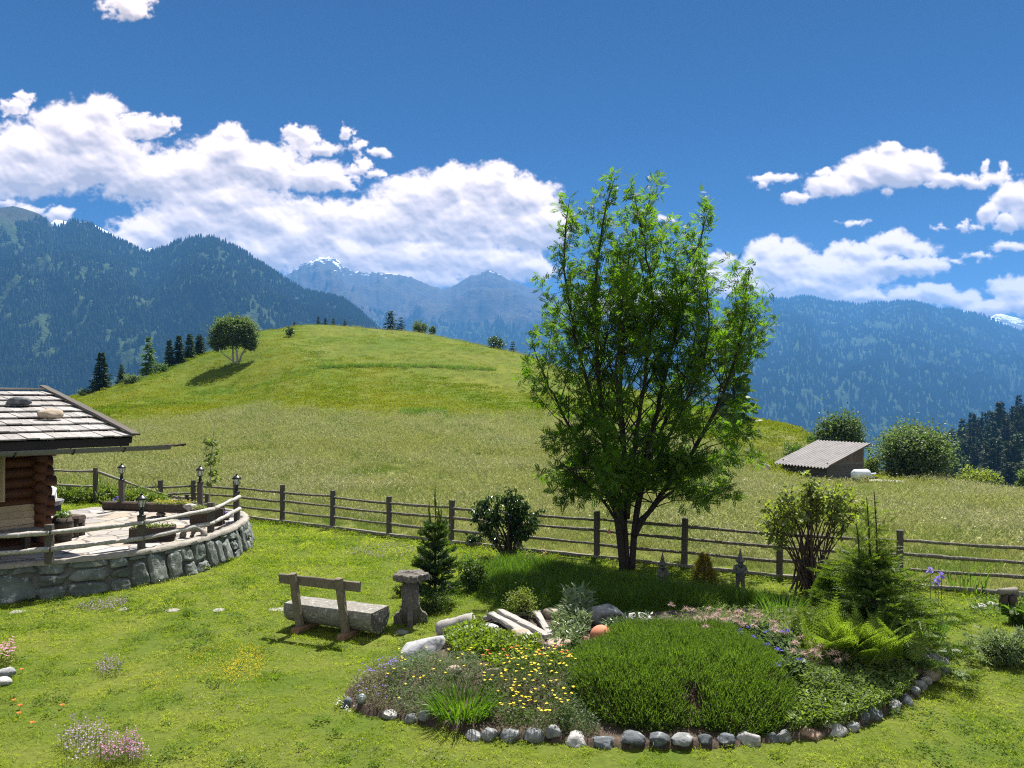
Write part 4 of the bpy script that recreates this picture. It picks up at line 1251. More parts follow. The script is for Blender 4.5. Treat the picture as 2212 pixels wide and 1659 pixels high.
def barrel():
    c = np.array([-10.05, 16.95, TERR])
    w = thing('barrel_planter', c, 'small dark wooden barrel planted with greenery beside the hut corner', 'planter')
    MB().lathe([(.19, 0), (.225, .15), (.235, .27), (.225, .40), (.19, .52), (.165, .52), (.165, .46), (.001, .46)], c, 18, wob=.015).build('barrel', DARKW, w, True)
    for z in (.10, .42):
        MB().lathe([(.222, z-.02), (.232, z-.02), (.234, z+.02), (.222, z+.02)], c, 18).build('hoop', BLACKM, w)
    pl = MB(); n = 160; d = rdirs(n, .1, 1)
    pl.rep(*LEAF, c+np.array([0, 0, .5])+d*np.array([.2, .2, .22])*rng.uniform(.4, 1, (n, 1)), frames(rdirs(n)), rng.uniform(.05, .09, n))
    pl.build('foliage', DARKG, w)
barrel()
# chunky log trough planters
def trough(c, ax, L, W, Hh, lab, mat, plant, flower=None, seed=0, raised=0.0):
    c = np.array(c, float); ax = nrm(np.array([ax[0], ax[1], 0])); sd = np.array([-ax[1], ax[0], 0])
    w = thing('log_trough', c, lab, 'planter')
    b = c+np.array([0, 0, raised])
    mb = MB()
    mb.beam(b-ax*L/2+np.array([0, 0, .04]), b+ax*L/2+np.array([0, 0, .04]), W, .08, 6, .008)
    for s in (-1, 1): mb.beam(b-ax*L/2+sd*s*(W/2-.03)+np.array([0, 0, Hh/2+.04]), b+ax*L/2+sd*s*(W/2-.03)+np.array([0, 0, Hh/2+.04]), .06, Hh-.08, 8, .010)
    for s in (-1, 1): mb.beam(b+ax*s*(L/2-.03)-sd*(W/2-.06)+np.array([0, 0, Hh/2+.04]), b+ax*s*(L/2-.03)+sd*(W/2-.06)+np.array([0, 0, Hh/2+.04]), .06, Hh-.10, 3, .006)
    mb.build('trough', mat, w)
    so = MB(); n1, n2 = 12, 6; u, v_ = np.meshgrid(np.linspace(-1, 1, n1), np.linspace(-1, 1, n2), indexing='ij')
    V = b+ax*(u[..., None]*(L/2-.06))+sd*(v_[..., None]*(W/2-.06))+np.array([0, 0, 1])*(Hh-.06+.03*rng.normal(0, 1, u.shape))[..., None]
    i = np.arange(n1-1)[:, None]*n2; j = np.arange(n2-1)[None]
    so.add(V.reshape(-1, 3), np.stack([i+j, i+n2+j, i+n2+j+1, i+j+1], -1).reshape(-1, 4)); so.build('soil', SOIL, w, True)
    pl = MB(); n = int(500*L)
    p = b+ax*rng.uniform(-1, 1, (n, 1))*(L/2-.06)+sd*rng.uniform(-1, 1, (n, 1))*(W/2-.05)
    hgt = .05+.09*np.clip(.5+fbm(p[:, 0]*4, p[:, 1]*4, 0, 2, seed), 0, 1)
    p[:, 2] += Hh-.05+hgt*rng.uniform(0, 1, n)
    pl.rep(*LEAF, p, frames(rdirs(n, -.2, 1)), rng.uniform(.03, .07, n))
    if flower is not None:
        k = rng.choice(n, int(n*.22), replace=False); q = p[k]+np.array([0, 0, .05])
        pl.rep(*LEAFW, q, frames(rdirs(len(k), -.2, .4)), rng.uniform(.025, .045, len(k)), 1)
    pl.build('foliage', [plant]+([flower] if flower else []), w)
    return w
SOIL = stonemat('bed_soil', (.045, .03, .02), (.10, .07, .05), (.16, .13, .10), 6, island=False)
SEDUM = leafmat('sedum', (.12, .17, .03), (.25, .26, .06), .3)
YELLOW = leafmat('yellow_petal', (.75, .56, .012), (.90, .72, .03), .35, (1, 1, 1), .6)
PURPLE = leafmat('violet_petal', (.13, .07, .42), (.22, .15, .60), .35, (1, 1, 1), .6)
PINKP = leafmat('pink_petal', (.45, .16, .28), (.62, .32, .42), .35, (1, 1, 1), .6)
WHITEP = leafmat('white_petal', (.72, .72, .68), (.85, .85, .8), .3, (1, 1, 1), .6)
ORANGE = leafmat('orange_petal', (.80, .13, .02), (.85, .22, .03), .35, (1, 1, 1), .6)
trough((-9.1, 20.45, TERR), (1, -.12), 1.25, .42, .22, 'hollow log planter with yellow flowers lying on stones in front of the edging beam', BARKM, SEDUM, YELLOW, 3, .14)
for k, (dx, dy, s) in enumerate([(-.38, .05, .2), (.40, -.06, .24)]):
    p = (-9.1+dx, 20.45+dy, TERR+.06)
    tag(rock(p, (s*1.3, s, .16), 40+k, .2, 4, 3).build('stone', ROCKW, base=p, smooth=True), ['pale stone propping the left end of the hollow log planter', 'pale stone propping the right end of the hollow log planter'][k], 'stone', 'stones around the terrace planters')
p = (-8.55, 20.2, TERR+.28)
tag(rock(p, (.42, .3, .22), 45, .25, 5, 3).build('stone', ROCKW, base=p, smooth=True), 'white stone on the right end of the hollow log planter', 'stone', 'stones around the terrace planters')
trough((-7.68, 19.15, TERR), (1, .25), .76, .42, .42, 'square dark plank planter by the railing end of the terrace', DARKW, SEDUM, None, 4)
trough((-8.02, 16.95, TERR), (.93, .30), .92, .36, .31, 'dark tapered plank trough standing behind the front lamp post', DARKW, SEDUM, None, 5)
def driftring():
    c = np.array([-7.28, 17.35, TERR])
    a = np.linspace(0, PI, 16)
    mb = MB(); mb.tube([c+np.array([-.24*math.cos(t), -.06*math.sin(t*2), .20*math.sin(t)]) for t in a], .06+.02*np.sin(a*5), 9, wob=.18)
    mb.tube([c+np.array([.24*math.cos(t)*.6+.06, .12, .16*math.sin(t)]) for t in a], .05, 8, wob=.2)
    tag(mb.build('driftwood', GREYW, base=c, smooth=True), 'arched piece of driftwood lying on the terrace rim by the railing', 'driftwood')
driftring()
for k, (px, py, s, lab) in enumerate([(501, 1117, .16, 'white stone left of the railing end lamp post'), (517, 1120, .20, 'white stone right of the railing end lamp post')]):
    q = gpt(px, py, TERR)
    tag(rock(q+np.array([0, 0, s*.25]), (s, s*.8, s*.7), 50+k, .2, 3, 3).build('stone', ROCKW, base=q, smooth=True), lab, 'stone', 'stones around the terrace planters')
def pansybowl(c, r, lab):
    c = np.array(c, float)
    w = thing('flower_bowl', c, lab, 'flower pot')
    MB().lathe([(r*.6, 0), (r, .5*r), (r*1.05, r*.8), (r*.9, r*.8), (.001, r*.7)], c, 14, wob=.02).build('bowl', DARKW, w, True)
    n = 130; d = rdirs(n, .0, 1)
    pb = MB().rep(*LEAF, c+np.array([0, 0, r*.8])+d*r*.95, frames(rdirs(n)), rng.uniform(.04, .07, n))
    n = 60; d = rdirs(n, .2, 1)
    pb.rep(*LEAFW, c+np.array([0, 0, r*.85])+d*r*1.1, frames(rdirs(n)), rng.uniform(.04, .06, n), 1).build('blossoms', [DARKG, PURPLE], w)
pansybowl(gpt(255, 1098, TERR), .16, 'bowl of purple pansies at the left end of the edging beam')
pansybowl(gpt(489, 1122, TERR), .10, 'little bowl of purple pansies at the railing end lamp post')

# person in a white shirt at the slab table, mostly behind the hut corner
SHIRT = plainmat('white_cotton', (.78, .78, .80), .8, 0, .2, .04)
SKIN = plainmat('skin', (.48, .29, .21), .55, 0, .4, .06)
TROUS = plainmat('dark_cloth', (.035, .04, .06), .85, 0, .2)
HAIR = plainmat('brown_hair', (.06, .04, .028), .7, 0, .3)
def skinned(name, verts, edges, root, mat, parent, sub=2):
    me = bpy.data.meshes.new(name)
    off = ROOT[parent.name]
    me.from_pydata([tuple(np.array(v[:3])-off) for v in verts], edges, []); me.update()
    o = bpy.data.objects.new(name, me); C.objects.link(o); o.parent = parent; ROOT[o.name] = off
    md = o.modifiers.new('skin', 'SKIN')
    for i, v in enumerate(verts):
        me.skin_vertices[0].data[i].radius = v[3] if isinstance(v[3], tuple) else (v[3], v[3])
        me.skin_vertices[0].data[i].use_root = (i == root)
    md.use_smooth_shade = True
    s = o.modifiers.new('sub', 'SUBSURF'); s.levels = sub; s.render_levels = sub
    me.materials.append(mat)
    return o
def person():
    c = np.array([-11.38, 18.78, TERR])
    f = nrm(np.array([-.35, -1.0, 0])); s = np.array([-f[1], f[0], 0]); z = np.array([0, 0, 1.])
    w = thing('person', c, 'person in a white shirt sitting bent at the round slab table', 'person')
    q = lambda a, b, h, r: (*(c+f*a+s*b+z*h), r)
    V = [q(0, 0, .48, (.15, .12)), q(.02, 0, .66, (.15, .11)), q(.07, 0, .85, (.17, .12)), q(.12, 0, .98, (.12, .10)), q(.16, 0, 1.06, .052), q(.19, 0, 1.12, .05),
         q(.12, .19, .96, .062), q(.24, .27, .78, .046), q(.46, .20, .80, .034), q(.53, .17, .80, .036),
         q(.12, -.19, .96, .062), q(.24, -.27, .78, .046), q(.46, -.20, .80, .034), q(.53, -.17, .80, .036),
         q(.05, .10, .47, .085), q(.44, .12, .48, .065), q(.40, .12, .08, .04), q(.50, .12, .04, .035),
         q(.05, -.10, .47, .085), q(.44, -.12, .48, .065), q(.40, -.12, .08, .04), q(.50, -.12, .04, .035)]
    Eg = [(0, 1), (1, 2), (2, 3), (3, 4), (4, 5), (3, 6), (6, 7), (7, 8), (8, 9), (3, 10), (10, 11), (11, 12), (12, 13), (0, 14), (14, 15), (15, 16), (16, 17), (0, 18), (18, 19), (19, 20), (20, 21)]
    b = skinned('body', V, Eg, 0, SKIN, w)
    # shirt and trousers follow the same frame slightly larger
    sv = [(*v[:3], (v[3][0]+.014, v[3][1]+.014) if isinstance(v[3], tuple) else v[3]+.014) for v in V]
    skinned('shirt', [sv[i] for i in (0, 1, 2, 3, 6, 7, 10, 11)]+[q(.33, .245, .79, .052), q(.33, -.245, .79, .052)], [(0, 1), (1, 2), (2, 3), (3, 4), (4, 5), (3, 6), (6, 7), (5, 8), (7, 9)], 0, SHIRT, w)
    skinned('trousers', [sv[i] for i in (0, 14, 15, 16, 18, 19, 20)], [(0, 1), (1, 2), (2, 3), (0, 4), (4, 5), (5, 6)], 0, TROUS, w)
    hc = c+f*.23+z*1.22
    Vh, Fh = icosphere(3)
    hd = MB().add(Vh*np.array([.077, .095, .115])@np.array([s, f, z])+hc, Fh)
    hd.rep(Vh*.016, Fh, [hc+f*.095-z*.02])
    hd.rep(Vh*np.array([.012, .018, .03]), Fh, [hc+s*.078, hc-s*.078])
    hd.build('head', SKIN, w, True)
    k = (Vh[:, 2] > .15) | (Vh[:, 1] < -.15)
    keep = np.array([k[t].all() for t in Fh])
    MB().add(Vh*np.array([.086, .103, .124])@np.array([s, f, z])+hc, Fh[keep]).build('hair', HAIR, w, True)
    for sg in (1, -1):                                             # hands with curled fingers resting on the table
        h0 = c+f*.54+s*sg*.165+z*.802
        HV = [(*h0, .022), (*(h0+f*.05), .026), (*(h0+f*.085), .024)]; HE = [(0, 1), (1, 2)]
        for t, (ln, of) in enumerate(zip((.062, .072, .068, .05), (-.026, -.009, .009, .026))):
            i = len(HV)
            HV += [(*(h0+f*.095+s*of), .009), (*(h0+f*(.095+ln*.55)+s*of*1.1+z*.006), .0085), (*(h0+f*(.095+ln)+s*of*1.15-z*.01), .007)]
            HE += [(2, i), (i, i+1), (i+1, i+2)]
        i = len(HV); HV += [(*(h0+f*.045-s*sg*.034), .011), (*(h0+f*.085-s*sg*.05-z*.006), .009)]; HE += [(1, i), (i, i+1)]
        skinned('hand', HV, HE, 0, SKIN, w, 1)
person()

# ---------------------------------------------------------------- log bench on the lawn
LOGW = woodmat('bench_log', (.115, .107, .092), (.29, .275, .24), (1.2, 16, 16), (.05, .042, .035), lichen=(.40, .40, .36), island=False, turn=.39, bump=1.0)
ENDW = woodmat('log_end', (.05, .045, .04), (.12, .11, .10), (16, 16, 16), (.015, .013, .012), lichen=(.45, .45, .42), island=False)
def bench():
    c = np.array([-2.93, 12.62, 0.0]); d = nrm(np.array([.925, -.38, 0])); p = np.array([-.38, -.925, 0]); p = nrm(p)
    w = thing('log_bench', c, 'rustic lawn bench made of a halved grey log with a plank backrest', 'bench')
    ang = math.atan2(d[1], d[0])
    for s in (-.50, .40):
        q = c+d*s
        MB().beam(q-p*.28+np.array([0, 0, .045]), q+p*.43+np.array([0, 0, .045]), .15, .10, 5, .004).build('foot_block', BROWNB, w)
    # seat: log with a flat top
    R_, zc, cut = .265, .335, .10
    a0 = math.asin(cut/R_); an = np.concatenate([np.linspace(PI-a0, 2*PI+a0, 22)])
    ring = np.stack([np.cos(an)*R_, np.sin(an)*R_], 1)
    L = 1.72; nseg = 26; t = np.linspace(-L/2, L/2, nseg)
    rad = 1+.03*np.sin(t*3)+.02*np.sin(t*9)
    V = c+d*t[:, None, None]+p*(ring[None, :, :1]*rad[:, None, None])+np.array([0, 0, 1])*(zc+ring[None, :, 1:]*rad[:, None, None])
    V = V+.012*fbm(V[..., 0]*5, V[..., 1]*5, V[..., 2]*14, 3, 8)[..., None]*np.array([1, 1, .6])
    k = len(an); i = np.arange(nseg-1)[:, None]*k; j = np.arange(k)[None]; j2 = (j+1) % k
    mb = MB().add(V.reshape(-1, 3), np.stack([i+j, i+j2, i+k+j2, i+k+j], -1).reshape(-1, 4))
    sl = mb.build('seat_log', LOGW, w, False)
    for e in (0, -1):
        r = V[e]; ctr = r.mean(0)+d*(.02 if e else -.02)
        MB().add(np.vstack([r+d*(.003 if e else -.003), ctr]), np.array([[q, (q+1) % k, k] for q in range(k)])).build('end_grain', ENDW, sl)
    for s in (-.50, .40):
        q = c+d*s
        b0 = q+p*.285+np.array([0, 0, .08]); b1 = q+p*.40-d*.06+np.array([0, 0, .98])
        MB().beam(b0, b1, .13, .10, 7, .004, up=tuple(p)).build('post', BENCHW, w)
    a = c-d*.88+p*.33+np.array([0, 0, .86]); b = c+d*.70+p*.33+np.array([0, 0, .86])
    MB().beam(a, b, .045, .16, 7, .003).build('backrest', BENCHW, w)
BROWNB = woodmat('brown_block', (.22, .13, .075), (.34, .21, .13), (20, 20, 20), (.09, .05, .03))
BENCHW = woodmat('bench_plank', (.13, .11, .085), (.24, .205, .15), (8, 8, 5), (.04, .032, .026))
bench()
def pedestal():
    c = hit(887, 1346)
    w = thing('pedestal_table', c, 'carved grey wooden pedestal with a lobed top standing beside the young pine', 'pedestal')
    MB().tube([c+np.array([0, 0, -.02]), c+np.array([0, 0, .3]), c+np.array([0, 0, .74])], [.155, .15, .145], 14, wob=.05).build('column', GREYW2, w, True)
    # scrolled foot boards
    prof = np.array([(-.29, 0), (.29, 0), (.285, .13), (.25, .18), (.20, .20), (.165, .26), (.15, .34), (-.15, .34), (-.165, .26), (-.20, .20), (-.25, .18), (-.285, .13)])
    for an in (0.1, 0.1+PI/2):
        u = np.array([math.cos(an), math.sin(an), 0]); v = np.array([-u[1], u[0], 0])
        n = len(prof); A = c+u*prof[:, :1]+np.array([0, 0, 1])*prof[:, 1:]
        V = np.vstack([A+v*.045, A-v*.045]); ctr = c+np.array([0, 0, .12])
        V = np.vstack([V, ctr+v*.045, ctr-v*.045])
        f3 = [[i, (i+1) % n, 2*n] for i in range(n)]+[[n+(i+1) % n, n+i, 2*n+1] for i in range(n)]
        f4 = [[i, n+i, n+(i+1) % n, (i+1) % n] for i in range(n)]
        MB().add(V, [np.array(f3), np.array(f4)]).build('foot_board', GREYW2, w)
    # lobed top, split into thick slabs
    n = 48; a = np.linspace(0, 2*PI, n, endpoint=False)
    r = .285+.035*np.cos(5*a+.5)+.012*np.cos(11*a)
    tp = MB(); z = np.array([0, 0, 1.])
    rings = [(.75, r*.94), (.77, r), (.845, r*.98), (.865, r*.93), (.862, r*.55), (.875, r*.15)]
    V = np.concatenate([c+np.stack([q*np.cos(a), q*np.sin(a), h+.006*rng.normal(0, 1, n)], 1) for h, q in rings]+[[c+z*.88], [c+z*.75]])
    m = len(rings); i = np.arange(m-1)[:, None]*n; j = np.arange(n)[None]; j2 = (j+1) % n
    tp.add(V, [np.stack([i+j, i+j2, i+n+j2, i+n+j], -1).reshape(-1, 4), np.array([[(m-1)*n+q, (m-1)*n+(q+1) % n, m*n] for q in range(n)]), np.array([[(q+1) % n, q, m*n+1] for q in range(n)])])
    tp.build('table_top', GREYW2, w)
GREYW2 = woodmat('carved_timber', (.065, .058, .05), (.15, .135, .115), (14, 14, 3), (.03, .026, .022), lichen=(.24, .235, .21), island=False)
pedestal()

# ---------------------------------------------------------------- shed, tank, far fence, gravel
CORR = plainmat('corrugated_roof', (.26, .245, .24), .8, 0, .2, .4, 2.2)
SHEDW = woodmat('shed_boards', (.075, .07, .065), (.15, .14, .13), (3, 3, 30), (.025, .022, .02))
SHEDV = woodmat('shed_gable_boards', (.09, .07, .055), (.17, .135, .105), (30, 30, 2), (.03, .024, .02))
def shed():
    a = np.array([18.25, 44.0, .135]); b = np.array([16.7, 47.1, .135]); u = nrm(b-a); v = np.array([.894, .447, 0])
    up = np.array([0, 0, 1.12]); L = 3.26
    w = thing('field_shed', (18.25, 44, -.7), 'small grey board shed with a sloping corrugated roof in the meadow', 'shed')
    # corrugated sheet, waves run up the slope
    n = 110; t = np.linspace(-.25, np.linalg.norm(b-a)+.25, n); ss = np.linspace(-.12, 1.06, 8)
    wav = .045*np.sin(t*2*PI/.24)
    V = a+u*t[:, None, None]+(v*L+up)*ss[None, :, None]+np.array([0, 0, 1])*(wav[:, None, None]+.01*np.sin(ss*9)[None, :, None])
    k = len(ss); i = np.arange(n-1)[:, None]*k; j = np.arange(k-1)[None]; q = np.stack([i+j, i+j+1, i+k+j+1, i+k+j], -1).reshape(-1, 4)
    V = V.reshape(-1, 3)
    MB().add(V, q).add(V-np.array([0, 0, .02]), q[:, ::-1]).build('roof', CORR, w, True)
    W_ = np.linalg.norm(b-a)
    wl = MB()
    def boards(p, dr, ln, z0, z1, nz):
        for m in range(nz):
            h = (z1-z0)/nz
            p0 = p.copy(); p0[2] = z0+h*(m+.5)
            wl.beam(p0, p0+dr*ln, .03, h*.97, 3, .003)
    i0 = a+u*.06+v*.06
    boards(i0, u, W_-.12, -.85, .02, 6); boards(i0, v, L-.15, -.85, .25, 7); boards(i0+v*(L-.15), u, W_-.12, -.95, 1.1, 11); boards(i0+u*(W_-.12), v, L-.15, -.85, .25, 7)
    wl.build('wall', SHEDW, w)
    for o in (i0, i0+u*(W_-.12)):
        gb = MB(); m = 14
        for k_ in range(m):
            x0 = k_*(L-.15)/m; x1 = x0+(L-.15)/m*.94
            A = o+v*x0-nrm(np.cross(v, [0, 0, 1]))*.0; B = o+v*x1
            z0a = .25; za = .135+1.12*(x0/L)-.05; zb = .135+1.12*(x1/L)-.05
            if za < z0a+.02: continue
            V = np.array([[*A[:2], z0a], [*B[:2], z0a], [*B[:2], zb], [*A[:2], za]]); off = u*.02
            gb.add(np.vstack([V-off, V+off]), np.array([[0, 1, 2, 3], [7, 6, 5, 4], [0, 4, 5, 1], [1, 5, 6, 2], [2, 6, 7, 3], [3, 7, 4, 0]]))
        gb.build('gable', SHEDV, w)
    bm_ = MB()
    for s in (.02, .98): bm_.beam(a-u*.2+(v*L+up)*s-np.array([0, 0, .07]), b+u*.2+(v*L+up)*s-np.array([0, 0, .07]), .08, .1, 3, .003)
    bm_.build('roof_beam', SHEDV, w)
    MB().beam(a-u*.24-v*.1+up*-.03, a-u*.24+(v*L+up)*1.05, .03, .08, 4, .002).build('verge_board', SHEDV, w)
shed()
def tank():
    c = np.array([(1860-CX)/F*42.5, 42.5, -.68]); ax = np.array([.96, .28, 0]); sd = np.array([-.28, .96, 0])
    w = thing('tank_trailer', c, 'white rounded tank on a dark frame parked beside the meadow shed', 'trailer')
    m = MB(); an = np.linspace(0, 2*PI, 18, endpoint=False)
    t = np.array([-.55, -.53, -.4, .4, .53, .55]); rr = np.array([.02, .2, .29, .29, .2, .02])
    m.tube([c+ax*q+np.array([0, 0, .42]) for q in t], rr, 18); m.build('tank', WPLAS, w, True)
    MB().beam(c-ax*.6+np.array([0, 0, .12]), c+ax*.9+np.array([0, 0, .22]), .5, .1, 3, .002).build('frame', BLACKM, w)
    MB().tube([c+ax*.45+np.array([0, 0, .40]), c+ax*1.0+np.array([0, 0, .44])], .05, 8).build('drawbar', WPLAS, w, True)
    for s in (-1, 1):
        MB().tube([c+sd*s*.30+np.array([0, 0, .16]), c+sd*s*.42+np.array([0, 0, .16])], .17, 16).build('wheel', BLACKM, w, True)
WPLAS = plainmat('white_plastic', (.66, .70, .74), .35, 0, .5, .04)
tank()
def farfence():
    w = thing('far_fence', hit(2140, 1063), 'grey two rail fence at the right edge of the meadow below the dark wood', 'fence')
    pts = [P(2030, 1047, 47), P(2075, 1049, 45.5), P(2125, 1056, 43.0), P(2172, 1062, 41), P(2225, 1071, 39), P(2300, 1083, 37)]
    for q in pts: MB().beam(q-np.array([0, 0, .6]), q+np.array([0, 0, .12]), .11, .11, 2, .003).build('post', GREYW, w)
    for a, b in zip(pts[:-1], pts[1:]):
        for h in (0, -.32):
            mb = MB(); rail(mb, a+np.array([0, 0, h]), b+np.array([0, 0, h]), .05, .006, 0, 6); mb.build('rail', GREYW, w, True)
farfence()
def gravel():
    u = np.linspace(0, 1, 20); mid = np.array([[(1866-CX)/F*43.6, 43.6], [(1905-CX)/F*43.4, 43.4], [(1950-CX)/F*44.0, 44.0], [(2010-CX)/F*46.5, 46.5]])
    s = np.linspace(0, 1, 4); x = np.interp(u, s, mid[:, 0]); y = np.interp(u, s, mid[:, 1]); hw = np.interp(u, [0, .3, 1], [1.1, .9, .6])
    V = []
    for i in range(20):
        for k in (-1, -.3, .3, 1):
            yy = y[i]+k*hw[i]; V.append((x[i], yy, float(gz(x[i], yy))+.03))
    i = np.arange(19)[:, None]*4; j = np.arange(3)[None]
    tag(MB().add(V, np.stack([i+j, i+4+j, i+4+j+1, i+j+1], -1).reshape(-1, 4)).build('gravel_path', stonemat('gravel', (.36, .35, .33), (.52, .5, .47), None, 8, island=False), smooth=True), kind='structure')
gravel()
# ---------------------------------------------------------------- trees and shrubs
ROWAN = leafmat('rowan_leaf', (.040, .092, .012), (.115, .185, .026), .56, (1.5, 1.8, .45), .5, spec=.12)
DARKLEAF = leafmat('dark_glossy_leaf', (.016, .040, .012), (.045, .085, .022), .3, (1.8, 2.0, .6), .35, spec=.5)
LIMELEAF = leafmat('lime_leaf', (.10, .15, .035), (.22, .26, .07), .5, (1.3, 1.4, .5), .5)
MIDLEAF = leafmat('mid_leaf', (.045, .095, .018), (.11, .17, .035), .42, (1.5, 1.7, .6), .5)
SILVER = leafmat('silver_leaf', (.055, .095, .035), (.17, .215, .095), .4, (1.3, 1.5, .7), .5)
GREYGREEN = leafmat('grey_green_leaf', (.07, .12, .045), (.19, .24, .11), .38, (1.3, 1.4, .7), .6)
NEEDLE = leafmat('dark_needles', (.014, .032, .011), (.045, .075, .024), .25, (1.5, 1.7, .6), .6, spec=.2)
NEEDLE2 = leafmat('fresh_needles', (.075, .125, .018), (.17, .22, .04), .4, (1.4, 1.5, .5), .55, spec=.2)
NEEDLEM = leafmat('spruce_needles', (.035, .08, .016), (.10, .165, .03), .3, (1.5, 1.7, .6), .55, spec=.25)
GOLDN = leafmat('golden_needles', (.16, .14, .02), (.28, .24, .04), .4, (1.3, 1.2, .5), .6)
FERNM = leafmat('fern_frond', (.14, .215, .03), (.28, .35, .06), .5, (1.3, 1.4, .5), .5)
TRUNKM = woodmat('dark_bark', (.030, .024, .020), (.07, .058, .05), (16, 16, 4), (.01, .008, .007), island=False, bump=1.0)
STEMM = woodmat('brown_stem', (.045, .030, .022), (.09, .065, .05), (20, 20, 6), (.015, .01, .008), island=False)
BIRCHM = woodmat('pale_bark', (.25, .24, .22), (.45, .43, .40), (4, 4, 14), (.05, .045, .04), island=False)

def interp_line(pts, n):
    pts = np.asarray(pts, float); q = pts
    for _ in range(2):
        r = [q[0]]
        for a, b in zip(q[:-1], q[1:]): r += [a*.75+b*.25, a*.25+b*.75]
        q = np.array(r+[q[-1]])
    s = np.concatenate([[0], np.cumsum(np.linalg.norm(np.diff(q, axis=0), axis=1))]); t = np.linspace(0, s[-1], n)
    return np.stack([np.interp(t, s, q[:, k]) for k in range(3)], 1), s[-1]
def pinnate():
    V = []; Fc = []
    L1, F1 = leafshape(.50, .06, 1)
    for k in range(5):
        y = .20+.155*k; ln = .36*(1-.25*abs(k-2)/2)
        for s in (-1, 1):
            a = s*(1.05-.05*k); c, q = math.cos(a), math.sin(a)
            M_ = np.array([[c, q, 0], [-q, c, 0], [0, 0, 1]])
            P_ = (L1*ln)@M_.T; P_ = np.stack([L1[:, 0]*ln*c+L1[:, 1]*ln*q, -L1[:, 0]*ln*q+L1[:, 1]*ln*c, L1[:, 2]*ln-.10*(L1[:, 1]*ln)], 1)
            Fc.append(F1+len(V)*4); V.append(P_+np.array([s*.01, y, -.14*y*y]))
    Fc.append(F1+len(V)*4); V.append(L1*.28+np.array([0, .98, -.14]))
    return np.concatenate(V), np.concatenate(Fc)
PINN = pinnate()

